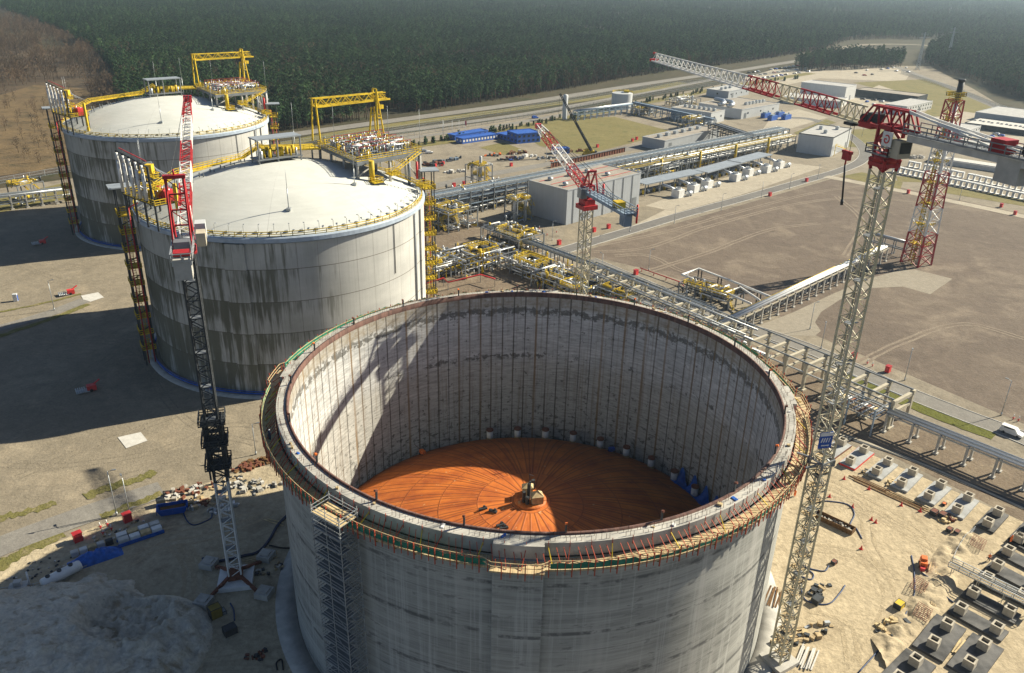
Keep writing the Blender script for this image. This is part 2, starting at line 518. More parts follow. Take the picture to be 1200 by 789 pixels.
strip('path', [(-80, 405), (0, 385), (60, 367), (100, 352)], 5, .045, M['asphalt'])
strip('grass_verge', [(-40, 405), (0, 394), (60, 374), (104, 357)], 2.4, .044, M['verge'], wob=.3)
strip('grass_verge', [(0, 366), (50, 356), (95, 345)], 1.2, .044, M['verge'], wob=.5)
sheet('concrete_pad', [(95, 347), (115, 343), (122, 349), (100, 356)], .06, M['palecon'])
sheet('concrete_pad', [(138, 513), (165, 507), (173, 517), (148, 526)], .06, M['palecon'])
sheet('grass_field', [(-60, 244), (80, 214), (84, 232), (-60, 262)], .04, M['grass'])
sheet('marsh', [(-500, 220), (-300, 40), (-100, 20), (60, 60), (170, 110), (260, 160), (180, 186), (0, 212)], .03, M['reedsdark'])
sheet('reed_bed', [(-300, 150), (0, 112), (40, 100), (100, 104), (130, 130), (150, 180), (60, 198), (-100, 220)], .045, M['reeds'])

# sand heap at the lower left, half dug away
M['heapsand'] = ground_mat('piled_pale_sand', (.52, .46, .36), (.64, .58, .47), (.36, .285, .19), .14, 1.1, 1.0)
def heap(x, y):
    n = fbm(x, y, .13, 5); n2 = fbm(x + 40, y, .45, 4)
    d = (((x + 77) / 25) ** 2 + ((y - 90) / 24) ** 2) * (1 + .35 * fbm(x, y, .09, 4))
    h = 6.2 * max(0, 1 - d) ** .8
    d2 = ((x + 60) / 12) ** 2 + ((y - 98) / 13) ** 2
    h2 = 3.6 * max(0, 1 - d2) ** .7
    h = max(h, h2) + ((.6 * n + .28 * fbm(x, y, .9, 4)) if h > .1 else .1 * n)
    cut = max(0, 1 - ((x + 63.5) / 8.0) ** 2 - ((y - 104) / 7.5) ** 2)
    if cut > 0: h = min(h, h * (1 - min(1, cut * 2.2)) + (.75 + .9 * n2) * min(1, cut * 2.2)) if h > .3 else h
    if d2 < .8: h += .8 * n2
    ridge = abs(mnoise.noise(Vector((x * .22, y * .12, 5))))
    return max(h, .0) - .12 + .25 * ridge * min(1, max(h, 0))
hp = hfield('sand_heap', -106, -44, 64, 116, 190, 160, heap, M['heapsand'], None)
tag(hp, 'big pale sand heap, its right side dug away, beside the white based crane', 'sand heap')
# earth bank around the excavation at the lower right
bank_line = spline([at(*p) for p in ((1012, 789), (1040, 757), (1068, 728), (1090, 700), (1102, 680), (1112, 655), (1132, 632))], 6)
def bank(x, y):
    d = min(hypot(x - p.x, y - p.y) for p in bank_line)
    if d > 2.9: return -.1
    return (.8 + .7 * fbm(x, y, .5, 4)) * (1 - (d / 2.9) ** 2) - .06
hfield('earth_bank', 62, 112, 93, 146, 120, 130, bank, M['sand'])

# wheel ruts pressed into the yard, the sand and the gravel lot
M['rut_sand'] = ground_mat('rutted_sand', (.355, .285, .185), (.41, .335, .225), None, .2, 1.5, .6)
M['rut_yard'] = ground_mat('rutted_yard', (.20, .17, .125), (.235, .20, .15), None, .2, 1.5, .6)
M['rut_lot'] = ground_mat('rutted_gravel', (.25, .205, .155), (.215, .17, .13), None, .2, 1.5, .5)
RK = [0]
def ruts(pts, m, w=.42):
    for off in (-.95, .95):
        RK[0] += 1
        k0 = ZK[0]; ZK[0] = 0
        strip('wheel_rut', pts, w, .0475 + .0006 * RK[0], m, off=off, wob=.45)
        ZK[0] = k0
for q in ([(0, 415), (60, 404), (130, 402), (175, 420)], [(0, 300), (80, 330), (150, 322), (175, 300)], [(20, 560), (90, 530), (170, 500), (240, 478), (300, 470)], [(0, 545), (80, 545), (180, 530), (260, 500), (320, 500)],
          [(60, 470), (120, 425), (160, 400), (185, 455), (230, 500), (300, 520)], [(140, 560), (210, 540), (300, 508)], [(0, 335), (60, 318), (140, 306)]): ruts(q, M['rut_yard'])
for q in ([(215, 640), (232, 668), (232, 700), (222, 740), (230, 800)], [(205, 640), (220, 660), (222, 690), (212, 730), (216, 800)], [(0, 720), (60, 672), (130, 640), (220, 618), (300, 605)], [(150, 660), (190, 640), (250, 628), (320, 600)],
          [(930, 600), (985, 588), (1040, 612), (1090, 640), (1110, 660)], [(960, 560), (1020, 590), (1070, 620), (1095, 655)], [(930, 640), (1000, 650), (1040, 690), (1030, 740), (990, 800)], [(945, 720), (990, 735), (1000, 780)], [(940, 575), (975, 578), (1010, 600), (1020, 640), (1045, 680)]): ruts(q, M['rut_sand'], .75)
for q in ([(700, 288), (780, 272), (860, 250), (960, 225), (1040, 215)], [(690, 296), (760, 290), (830, 266), (930, 240), (1010, 232), (1100, 240)], [(760, 318), (830, 296), (900, 270), (960, 262)], [(720, 300), (760, 300), (800, 318), (850, 330)], [(1000, 430), (1060, 400), (1130, 380), (1210, 400)], [(980, 230), (1010, 260), (990, 300)]): ruts(q, M['rut_lot'], .9)

# ------------------------------------------------------------------ tank materials (cylinder coordinates: metres round, metres up)
def cyl(k, R):
    x, y, z = k.xyz(k.coords())[:3]
    u = k.math('MULTIPLY', k.math('ARCTAN2', y, x), R)
    return u, z, x, y
def line(k, v, pitch, half, off=0.):
    """1 on thin lines repeated every `pitch` metres"""
    f = k.math('FRACT', k.math('ADD', k.math('DIVIDE', v, pitch), off + 100.))
    d = k.math('ABSOLUTE', k.math('SUBTRACT', f, .5))
    return k.ramp(d, half / pitch, half / pitch * .4)
def mulc(k, c, f):
    x = k.n('ShaderNodeMix', data_type='RGBA', blend_type='MULTIPLY'); x.inputs[0].default_value = 1
    k.put(x.inputs[6], c); k.put(x.inputs[7], k.vec(f, f, f)); return x.outputs[2]

def weathered_wall():
    m, t, b = nt_new('weathered_tank_concrete'); k = N(t)
    u, z, x, y = cyl(k, 38.7)
    base = k.mix(k.ramp(k.noise(k.vec(k.math('MULTIPLY', u, .05), k.math('MULTIPLY', z, .12), 1), 1, 5), .35, .65), (.40, .395, .375), (.52, .51, .48))
    # algae and soot runs, heaviest on the damp side away from the sun, starting below each pour joint
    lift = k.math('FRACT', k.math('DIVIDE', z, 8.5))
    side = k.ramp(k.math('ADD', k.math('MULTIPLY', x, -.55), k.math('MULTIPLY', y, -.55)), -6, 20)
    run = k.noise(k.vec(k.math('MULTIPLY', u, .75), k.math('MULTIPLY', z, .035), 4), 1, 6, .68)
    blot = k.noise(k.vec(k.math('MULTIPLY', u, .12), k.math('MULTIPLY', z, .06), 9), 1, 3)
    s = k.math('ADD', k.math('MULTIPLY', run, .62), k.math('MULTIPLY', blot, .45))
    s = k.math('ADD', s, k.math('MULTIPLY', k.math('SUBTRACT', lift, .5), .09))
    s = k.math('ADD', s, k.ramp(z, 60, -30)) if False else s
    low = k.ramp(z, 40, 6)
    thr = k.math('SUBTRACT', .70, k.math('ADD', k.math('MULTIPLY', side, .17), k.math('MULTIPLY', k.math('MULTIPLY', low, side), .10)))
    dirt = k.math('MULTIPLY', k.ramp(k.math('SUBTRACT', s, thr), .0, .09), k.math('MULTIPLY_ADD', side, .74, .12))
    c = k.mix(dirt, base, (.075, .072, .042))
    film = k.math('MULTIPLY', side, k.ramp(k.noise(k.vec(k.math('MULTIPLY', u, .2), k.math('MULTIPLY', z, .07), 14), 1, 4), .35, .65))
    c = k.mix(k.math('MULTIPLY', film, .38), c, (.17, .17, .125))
    f = k.noise(k.vec(k.math('MULTIPLY', u, 1.8), k.math('MULTIPLY', z, .05), 2), 1, 4, .6)
    c = mulc(k, c, k.math('MULTIPLY_ADD', f, .35, .82))
    j = k.math('MAXIMUM', k.math('MULTIPLY', line(k, z, 8.5, .13, .5), .75), k.math('MULTIPLY', line(k, u, 5.065, .09), .45))
    c = k.mix(j, c, (.10, .085, .06))
    k.put(b.inputs['Base Color'], c); b.inputs['Roughness'].default_value = .9; b.inputs['Specular IOR Level'].default_value = .2
    return m
def raw_outer():
    m, t, b = nt_new('raw_outer_concrete'); k = N(t)
    u, z, x, y = cyl(k, 42)
    c = k.mix(k.ramp(k.noise(k.vec(k.math('MULTIPLY', u, .06), k.math('MULTIPLY', z, .5), 1), 1, 6, .65), .34, .66), (.285, .285, .265), (.44, .435, .405))
    b1 = k.noise(k.vec(k.math('MULTIPLY', u, .05), k.math('MULTIPLY', z, 4.0), 3), 1, 4, .72)
    c = mulc(k, c, k.math('MULTIPLY_ADD', k.ramp(b1, .33, .67), .36, .76))
    drip = k.ramp(k.noise(k.vec(k.math('MULTIPLY', u, 1.5), k.math('MULTIPLY', z, .025), 5), 1, 5, .7), .52, .68)
    c = k.mix(k.math('MULTIPLY', drip, .6), c, (.55, .545, .52))
    wide = k.ramp(k.noise(k.vec(k.math('MULTIPLY', u, .32), k.math('MULTIPLY', z, .015), 8), 1, 2, .5), .6, .68)
    c = k.mix(k.math('MULTIPLY', wide, .35), c, (.50, .48, .45))
    dash = k.ramp(k.noise(k.vec(k.math('MULTIPLY', u, .28), k.math('MULTIPLY', z, .3), 6), 1, 4, .7), .44, .56)
    ln = k.math('MAXIMUM', k.math('MULTIPLY', line(k, z, 8.0, .42, .38), .8), k.math('MULTIPLY', line(k, z, 4.0, .07, .0), .45))
    c = k.mix(k.math('MULTIPLY', ln, dash), c, (.10, .10, .10))
    pat = k.ramp(k.noise(k.vec(k.math('MULTIPLY', u, .33), k.math('MULTIPLY', z, .9), 11), 1, 4, .6), .60, .66)
    c = k.mix(k.math('MULTIPLY', pat, .55), c, (.15, .15, .145))
    k.put(b.inputs['Base Color'], c); b.inputs['Roughness'].default_value = .92; b.inputs['Specular IOR Level'].default_value = .2
    k.put(b.inputs['Normal'], k.bump(b1, .25, .08))
    return m
def raw_inner():
    m, t, b = nt_new('raw_inner_concrete'); k = N(t)
    u, z, x, y = cyl(k, 40)
    def nz_(su, sz, o, d=5, r=.66): return k.noise(k.vec(k.math('MULTIPLY', u, su), k.math('MULTIPLY', z, sz), o), 1, d, r)
    c = k.mix(k.ramp(nz_(.08, .35, 1, 6, .68), .36, .66), (.44, .445, .44), (.62, .62, .605))
    low = k.ramp(k.math('ADD', z, k.math('MULTIPLY', nz_(.1, .1, 21, 3), 3.)), 26.4, 24.0)
    c = k.mix(k.math('MULTIPLY', low, .5), c, (.40, .38, .33))
    b1 = nz_(.35, 2.4, 3, 4, .7)
    c = mulc(k, c, k.math('MULTIPLY_ADD', k.ramp(b1, .34, .66), .5, .62))
    scr = k.ramp(nz_(.12, 3.4, 31, 4, .75), .53, .66)
    c = k.mix(k.math('MULTIPLY', scr, .38), c, (.62, .62, .60))
    patn = nz_(.75, .85, 7, 6, .72)
    seg = k.ramp(nz_(.11, .02, 41, 2), .42, .58)
    near = k.math('MAXIMUM', k.math('MULTIPLY', k.ramp(k.math('ABSOLUTE', k.math('SUBTRACT', z, 35.4)), 1.5, .3), .17),
                  k.math('MAXIMUM', k.math('MULTIPLY', k.math('MULTIPLY', k.ramp(k.math('ABSOLUTE', k.math('SUBTRACT', z, 24.8)), 1.0, .2), seg), .16), k.math('MULTIPLY', k.ramp(z, 22, 5), .075)))
    pat = k.ramp(k.math('ADD', patn, near), .585, .66)
    c = k.mix(k.math('MULTIPLY', pat, .78), c, (.07, .068, .06))
    c = k.mix(k.math('MULTIPLY', k.ramp(z, 35.9, 36.8), k.math('MULTIPLY_ADD', k.ramp(patn, .3, .6), .45, .25)), c, (.25, .20, .125))
    brk = nz_(.42, .06, 4, 4, .65)
    wv = k.math('ADD', u, k.math('MULTIPLY', nz_(.3, .5, 51, 3), .12))
    which = k.n('ShaderNodeTexWhiteNoise', noise_dimensions='1D'); k.put(which.inputs['W'], k.math('FLOOR', k.math('DIVIDE', wv, 2.42)))
    wide = k.math('MULTIPLY_ADD', which.outputs[0], .16, .09)
    f = k.math('ABSOLUTE', k.math('SUBTRACT', k.math('FRACT', k.math('ADD', k.math('DIVIDE', wv, 2.42), 100.)), .5))
    l1 = k.math('MULTIPLY', k.ramp(k.math('SUBTRACT', k.math('MULTIPLY', f, 2.42), wide), .06, -.05), k.math('MULTIPLY_ADD', k.ramp(brk, .3, .55), .65, .35))
    c = k.mix(k.math('MULTIPLY', l1, .85), c, k.mix(k.ramp(which.outputs[0], .35, .8), (.06, .052, .042), (.22, .145, .075)))
    run = k.ramp(nz_(1.5, .035, 12, 5, .7), .52, .66)
    c = k.mix(k.math('MULTIPLY', run, .5), c, (.19, .145, .095))
    k.put(b.inputs['Base Color'], c); b.inputs['Roughness'].default_value = .92; b.inputs['Specular IOR Level'].default_value = .2
    k.put(b.inputs['Normal'], k.bump(b1, .3, .06))
    return m
def dome_red():
    m, t, b = nt_new('primed_steel_plates'); k = N(t)
    x, y, z = k.xyz(k.coords())[:3]
    r = k.math('SQRT', k.math('ADD', k.math('MULTIPLY', x, x), k.math('MULTIPLY', y, y)))
    a = k.math('DIVIDE', k.math('ARCTAN2', y, x), 2 * pi)
    rings = None
    for R in (3.6, 9.5, 16.5, 24, 32):
        q = k.ramp(k.math('ABSOLUTE', k.math('SUBTRACT', r, R)), .16, .04)
        rings = q if rings is None else k.math('MAXIMUM', rings, q)
    def rad(n, r0, off=0.):
        f = k.math('ABSOLUTE', k.math('SUBTRACT', k.math('FRACT', k.math('MULTIPLY_ADD', a, n, 50.5 + off)), .5))
        w = k.math('MULTIPLY', f, k.math('MULTIPLY', r, 2 * pi / n))
        return k.math('MULTIPLY', k.ramp(w, .19, .08), k.math('GREATER_THAN', r, r0))
    ln = k.math('MAXIMUM', rings, k.math('MAXIMUM', rad(32, 3.6), rad(64, 9.5, .5)))
    n1 = k.noise(k.vec(k.math('MULTIPLY', a, 64), k.math('MULTIPLY', r, .12), 0), 1, 3, .6)
    n2 = k.noise(k.coords(), .22, 5, .65)
    f = k.ramp(k.math('ADD', k.math('MULTIPLY', n1, .55), k.math('MULTIPLY', n2, .55)), .40, .66)
    c = k.mix(f, (.32, .072, .018), (.60, .17, .03))
    c = k.mix(k.math('MULTIPLY', ln, .45), c, (.07, .02, .012))
    sp = k.ramp(k.noise(k.coords(), .75, 3, .5), .70, .74)
    c = k.mix(k.math('MULTIPLY', sp, .6), c, (.62, .40, .20))
    k.put(b.inputs['Base Color'], c); b.inputs['Roughness'].default_value = .62; b.inputs['Specular IOR Level'].default_value = .3
    k.put(b.inputs['Normal'], k.bump(k.math('ADD', ln, k.math('MULTIPLY', n1, .5)), .5, .1))
    return m
def roof_membrane():
    m, t, b = nt_new('pale_roof_screed'); k = N(t)
    x, y, z = k.xyz(k.coords())[:3]
    r = k.math('SQRT', k.math('ADD', k.math('MULTIPLY', x, x), k.math('MULTIPLY', y, y)))
    a = k.math('MULTIPLY', k.math('ARCTAN2', y, x), 6.)
    ring = k.noise(k.vec(k.math('MULTIPLY', r, .9), k.math('MULTIPLY', a, .8), 2), 1, 5, .6)
    c = k.mix(k.ramp(k.noise(k.coords(), .07, 6, .6), .35, .65), (.50, .505, .465), (.58, .58, .54))
    c = mulc(k, c, k.math('MULTIPLY_ADD', ring, .28, .86))
    rr = k.ramp(k.math('ABSOLUTE', k.math('SUBTRACT', k.math('FRACT', k.math('MULTIPLY_ADD', k.math('ARCTAN2', y, x), 8 / (2 * pi), 50.3)), .5)), .0035, .001)
    c = k.mix(k.math('MULTIPLY', rr, .45), c, (.25, .24, .22))
    k.put(b.inputs['Base Color'], c); b.inputs['Roughness'].default_value = .88; b.inputs['Specular IOR Level'].default_value = .2
    return m
def plank_ring(name, c, c2, R, w):
    m, t, b = nt_new(name); k = N(t)
    u, z, x, y = cyl(k, R)
    f = k.math('FLOOR', k.math('DIVIDE', u, w))
    n = k.n('ShaderNodeTexWhiteNoise', noise_dimensions='1D'); k.put(n.inputs['W'], f)
    col = k.mix(n.outputs[0], c, c2)
    col = mulc(k, col, k.math('MULTIPLY_ADD', k.noise(k.coords(), 1.3, 5, .65), .6, .66))
    col = k.mix(k.math('MULTIPLY', line(k, u, w, .03), .7), col, (.05, .04, .03))
    k.put(b.inputs['Base Color'], col); b.inputs['Roughness'].default_value = .85
    return m
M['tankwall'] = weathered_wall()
M['rawout'] = raw_outer()
M['rawin'] = raw_inner()
M['domered'] = dome_red()
M['screed'] = roof_membrane()
M['deckring'] = plank_ring('deck_planks', (.46, .34, .18), (.58, .45, .26), 43, .55)
M['formring'] = plank_ring('rusty_formwork', (.085, .04, .03), (.17, .085, .065), 40, .5)

# ------------------------------------------------------------------ the open concrete tank in front
T3 = Vector((4.0, 120.5, 0))
t3 = thing('open_tank', 'huge open topped raw concrete tank under construction, ringed by a timber deck', 'storage tank', T3)
BUT = [radians(-93.5 + 90 * i) for i in range(4)]
BW = 3.1 / 42
def ringR(t, R, ext):
    for b0 in BUT:
        d = (t - b0 + pi) % (2 * pi) - pi
        if abs(d) < BW: return R + ext
    return R
MB().rev([(42, -.3), (42, 37.4)], 192).build('outer_wall', M['rawout'], t3)
MB().rev([(39.9, 38.6), (39.9, 3.0)], 192).build('inner_wall', M['rawin'], t3)
for b0 in BUT:
    mb = MB()
    mb.rev([(41.8, 0), (42.65, 0), (42.65, 37.3), (41.8, 37.3)], 8, b0 - BW, b0 + BW, smooth=False, cap=True)
    mb.build('buttress', M['rawout'], t3)
# ring beam with square steps at the buttresses
def stepped(profile_in, profile_out, ext, name, m, n=240, sm=False):
    """closed ring whose outer face steps out at the buttresses; profiles are z ranges"""
    ri, zi0, zi1 = profile_in; ro, zo0, zo1 = profile_out
    vs, fs = [], []
    angs = []
    for i in range(n): angs.append((2 * pi * i / n, ro))
    cut = []
    for b0 in BUT:
        b1 = b0 % (2 * pi)
        angs = [a for a in angs if abs((a[0] - b1 + pi) % (2 * pi) - pi) > BW * 1.02]
        for e in (-1, 1): cut += [((b1 + e * BW) % (2 * pi), ro, -e), ((b1 + e * BW * .999) % (2 * pi), ro + ext, -e)]
        for e in (-.6, -.2, .2, .6): cut.append(((b1 + e * BW) % (2 * pi), ro + ext, 0))
    A = sorted([(a, r) for a, r in angs] + [(a, r) for a, r, _ in cut])
    for a, r in A:
        c, s = cos(a), sin(a)
        vs += [(ri * c, ri * s, zi0), (ri * c, ri * s, zi1), (r * c, r * s, zo1), (r * c, r * s, zo0)]
    L = len(A)
    for i in range(L):
        j = (i + 1) % L
        for q in range(4):
            q2 = (q + 1) % 4
            fs.append((i * 4 + q, j * 4 + q, j * 4 + q2, i * 4 + q2)[::-1])
    return MB().add(vs, fs).build(name, m, t3)
M['ringcon'] = mat('fresh_ring_concrete', (.36, .345, .31), .9, 0, .22, .35, .2, (.52, .495, .44))
stepped((40.32, 37.42, 39.35), (41.75, 37.42, 39.35), .75, 'ring_beam', M['ringcon'])
stepped((42.05, 37.0, 37.25), (44.15, 37.0, 37.25), .75, 'timber_deck', M['deckring'])
MB().rev([(39.93, 38.45), (39.93, 39.6), (40.28, 39.6), (40.28, 37.45)], 192).build('formwork_band', M['formring'], t3)
MB().rev([(42.1, .02), (42.1, .3), (45.6, .2), (45.6, -.1)], 128).build('base_slab', M['concrete'], t3)
# green netting on the outer rail: full height along the far side, waist height along the near side
for q_ in range(4):
    mb = MB()
    for i in range(60):
        a0 = BUT[q_] + BW * 1.2 + (pi / 2 - 2.4 * BW) * i / 60; a1 = BUT[q_] + BW * 1.2 + (pi / 2 - 2.4 * BW) * (i + 1) / 60
        def nh(a):
            d = math.degrees(a) % 360
            return (1.2 if 20 < d < 200 else (.8 if 200 < d < 285 else .42)) * (1 + .16 * sin(a * 90))
        R0 = 44.05
        mb.add([(R0 * cos(a0), R0 * sin(a0), 37.32), (R0 * cos(a1), R0 * sin(a1), 37.32), (R0 * cos(a1), R0 * sin(a1), 37.35 + nh(a1)), (R0 * cos(a0), R0 * sin(a0), 37.35 + nh(a0))], [(0, 1, 2, 3)])
    mb.build('safety_net', M['green'], t3)
mb = MB()
for zz in (37.85, 38.45):
    for i in range(240):
        a0, a1 = 2 * pi * i / 240, 2 * pi * (i + 1) / 240
        R0, R1 = ringR(a0, 44.0, .75), ringR(a1, 44.0, .75)
        mb.bar((R0 * cos(a0), R0 * sin(a0), zz), (R1 * cos(a1), R1 * sin(a1), zz), .06, .1, caps=False)
mb.build('guard_rail', M['plywood'], t3)
for i in range(100):
    a = 2 * pi * (i + .37) / 100
    e = .75 if ringR(a, 0, 1) else 0
    mb = MB()
    mb.bar((44.2 + e, 0, 36.2), (44.3 + e, 0, 38.75), .13, m=0)
    mb.bar((42.05, 0, 36.9), (44.2 + e, 0, 36.9), .14, .2, m=1)
    mb.bar((42.05, 0, 35.6), (44.1 + e, 0, 36.8), .1, m=1)
    mb.bar((41.9 + e * .4, 0, 38.9), (43.7 + e, .5 if i % 2 else -.5, 37.3), .1, m=2 if i % 3 == 0 else 0)
    mb.bar((41.9 + e * .4, 0, 38.4), (41.9 + e * .4, 0, 39.7), .07, m=0)
    for dv in (1.0, 1.9):
        a_ = dv / 43
        mb.bar((42.0 * cos(a_), 42.0 * sin(a_), 38.9), (43.5 * cos(a_ + .012), 43.5 * sin(a_ + .012), 37.28), .08, m=0)
        mb.bar(((44.2 + e) * cos(a_), (44.2 + e) * sin(a_), 36.5), ((44.25 + e) * cos(a_), (44.25 + e) * sin(a_), 38.5), .09, m=0)
    mb.build('guard_post', [M['redprime'] if 'redprime' in M else M.setdefault('redprime', mat('red_prop_paint', (.42, .075, .04), .6, 0, .3, 1)), M['yellowdark'] if 'yellowdark' in M else M.setdefault('yellowdark', mat('dirty_yellow_paint', (.22, .16, .03), .7, 0, .3, 1)), M['yellow']], t3, rz=a)
# starter bars on the ring, nobody could count them
mb = MB()
for i in range(420):
    a = 2 * pi * i / 420 + random.uniform(-.003, .003)
    for r in (40.7, 41.45):
        if random.random() < .25: continue
        h = random.uniform(.35, .9)
        mb.bar((r * cos(a), r * sin(a), 39.3), ((r - .08) * cos(a), (r - .08) * sin(a), 39.35 + h), .045, caps=False)
tag(mb.build('starter_bars', M['rust'], t3), kind='stuff')
for i in range(20):
    a = 2 * pi * (i + .25) / 20
    mb = MB().bar((40.1, 0, 39.2), (40.0, 0, 41.0), .22).bar((40.0, 0, 40.9), (40.35, 0, 41.05), .3, .25, m=1)
    mb.build('stub_post', [M['dark'], M['rust'] if i % 3 else M['orange']], t3, rz=a)
# snow white sealing patches left on the ring, sacks and offcuts lying there
for i in range(26):
    a = random.uniform(0, 2 * pi); r = random.uniform(40.75, 41.4)
    d = (random.uniform(.3, .9), random.uniform(.2, .5), random.uniform(.12, .35))
    o = MB().box((0, 0, d[2] / 2), d).build('timber_offcut', random.choice([M['white'], M['plywood'], M['tarpblue'], M['plywood']]), None, (T3.x + r * cos(a), T3.y + r * sin(a), 39.35), random.uniform(0, 3))
    tag(o, 'small loose offcut or sack lying on the concrete ring of the open tank', 'offcut', 'loose pieces lying on the tank ring')

# red steel roof lying on the floor inside
RD0, RD1, ZD0, ZD1 = 39.3, 3.0, 4.2, 15.3
def zdome(r): return ZD0 + (ZD1 - ZD0) * (1 - (r / RD0) ** 2)
roof = thing('steel_roof', 'shallow orange red steel roof lying inside the open tank', 'tank roof', T3)
MB().rev([(RD0, 2.6)] + [(RD0 * (1 - i / 24), zdome(RD0 * (1 - i / 24))) for i in range(24)] + [(.05, zdome(0))], 128).build('roof_shell', M['domered'], roof)
mb = MB(); mb.rev([(2.9, zdome(2.9) - .1), (2.9, zdome(0) + .25), (2.2, zdome(0) + .3), (.05, zdome(0) + .3)], 40)
mb.build('crown_ring', M['domered'], roof)
for i in range(15):
    a = radians(103 - 9.6 * i); r = 37.6
    mb = MB().tube((0, 0, 0), (0, 0, 2.7), .72, 14, m=0).tube((0, 0, 2.7), (0, 0, 2.95), .82, 14, m=1).tube((0, 0, 0), (0, 0, 1.0), .735, 14, m=2, caps=False)
    o = mb.build('pump_nozzle', [M['white'], M['rust'], M['plywood']], roof, (r * cos(a), r * sin(a), zdome(r) - .35))
for i in range(13):
    a = radians(168 + 4.1 * i); r = 38.4
    MB().tube((0, 0, 0), (0, 0, random.uniform(2.4, 4.2)), .2, 7).build('anchor_rod', M['palecon'], roof, (r * cos(a), r * sin(a), zdome(r) - .2))
sh = thing('site_shelter', 'cream boxy shelters with dark gear on the crown of the orange steel roof', 'shelter', T3 + Vector((0, 0, zdome(0) + .3)))
MB().prism([(-1.5, .6), (.4, .9), (.4, 2.2), (-1.5, 2.0)], 0, 1.7).add([(-1.6, .5, 1.7), (.5, .8, 1.7), (.5, 2.3, 1.7), (-1.6, 2.1, 1.7), (-.5, 1.4, 2.5)], [(0, 1, 4), (1, 2, 4), (2, 3, 4), (3, 0, 4)]).build('shelter_box', M['plywood'], sh)
MB().prism([(.3, -1.9), (2.3, -1.4), (1.9, .2), (0, -.2)], 0, 1.5).add([(.2, -2, 1.5), (2.4, -1.5, 1.5), (2.0, .3, 1.5), (-.1, -.1, 1.5), (1.2, -.7, 2.4), (1.0, -.9, 2.1)], [(0, 1, 5), (1, 2, 4), (2, 3, 4), (3, 0, 5), (1, 4, 5), (3, 5, 4)]).build('shelter_box', M['timber'], sh)
for px_, py_, hh in ((-1.2, -1.0, 2.2), (-.6, -1.5, 1.5), (-.3, .1, 3.2), (.5, 3.0, 2.0), (.1, 3.2, 1.5)): MB().box((px_, py_, hh / 2), (.55, .5, hh), px_).build('welding_gear', M['dark'], sh)
MB().bar((-.3, .1, .2), (-.35, .1, 5.2), .1).bar((-.35, .1, 5.1), (.4, .1, 4.9), .08).build('mast_pole', M['dark'], sh)
for dx, dy, rz in ((-8.4, -2.4, .4), (-6.6, -3.2, -.4), (-4.6, -7.6, .3), (-5.2, -6.9, .5)):
    r = hypot(dx, dy)
    tag(MB().box((0, 0, .2), (1.5, .5, .4)).box((.3, .2, .5), (.4, .3, .3)).build('tool_crate', M['dark'], None, T3 + Vector((dx, dy, zdome(r))), rz),
        'small dark tool crate on the sunlit orange steel roof', 'crate', 'dark crates on the orange roof')
# blue sheet bunched against the wall inside
mb = MB()
nx, ny = 26, 7
vs = []
for j in range(ny + 1):
    for i in range(nx + 1):
        a = radians(36 - 20 * i / nx); r = 39.2 - 2.6 * (1 - j / ny) ** 1.5
        z = zdome(r) + .15 + 4.2 * (j / ny) ** 1.6 * (.5 + .5 * sin(i * .9)) + .3 * fbm(i * .6, j * .8, 1)
        vs.append((r * cos(a), r * sin(a), z))
fs = [(j * (nx + 1) + i, j * (nx + 1) + i + 1, (j + 1) * (nx + 1) + i + 1, (j + 1) * (nx + 1) + i) for j in range(ny) for i in range(nx)]
mb.add(vs, fs, 0, True)
tag(mb.build('tarpaulin', M['tarpblue'], None, T3), 'crumpled blue sheet bunched against the inside wall of the open tank', 'tarpaulin')
# chain hoist and gear lying beside the wall
for ang, lab in ((128, 'small orange welding cart by the far wall inside the open tank'), (60, 'small blue welding cart by the shaded wall inside the open tank')):
    r = 37; a = radians(ang)
    o = thing('welding_cart', lab, 'cart', T3 + Vector((r * cos(a), r * sin(a), zdome(r))), ang)
    MB().box((0, 0, .7), (1.4, .8, .8)).build('cart_body', M['orange'] if ang == 128 else M['blue'], o)
    MB().bar((.7, 0, .9), (2.4, .3, 1.6), .08).build('boom', M['rust'], o)
    for sx in (-1, 1): MB().tube((sx * .5, -.45, .25), (sx * .5, .45, .25), .25, 10).build('wheel', M['black'], o)

# ---- scaffold stair tower against the near left of the wall
sp = at(393, 612, 37) - T3
sa = atan2(sp.y, sp.x)
scf = thing('scaffold_tower', 'tall silver scaffold stair tower clamped to the near side of the open tank', 'scaffold', T3 + Vector((44.3 * cos(sa), 44.3 * sin(sa), .1)), sa + pi / 2)
W2, D2, NL = 2.6, 1.5, 18
LH = 2.12
mb = MB()
for x in (-W2, 0, W2):
    for y in (-D2, D2): mb.bar((x, y, 0), (x, y, NL * LH + 1.6), .085)
mb.build('standards', M['galv'], scf)
mb = MB()
for l in range(NL + 1):
    z = l * LH
    for dz in (0, .55, 1.1):
        if l == NL and dz > 1: pass
        for y in (-D2, D2): mb.bar((-W2 - .15, y, z + dz), (W2 + .15, y, z + dz), .07 if dz else .09, caps=False)
        for x in (-W2, W2): mb.bar((x, -D2 - .15, z + dz), (x, D2 + .15, z + dz), .07 if dz else .09, caps=False)
    if l < NL:
        s = 1 if l % 2 else -1
        for y in (-D2, D2): mb.bar((-W2 * s, y, z), (0, y, z + LH), .06, caps=False)
mb.build('ledgers', M['galv'], scf)
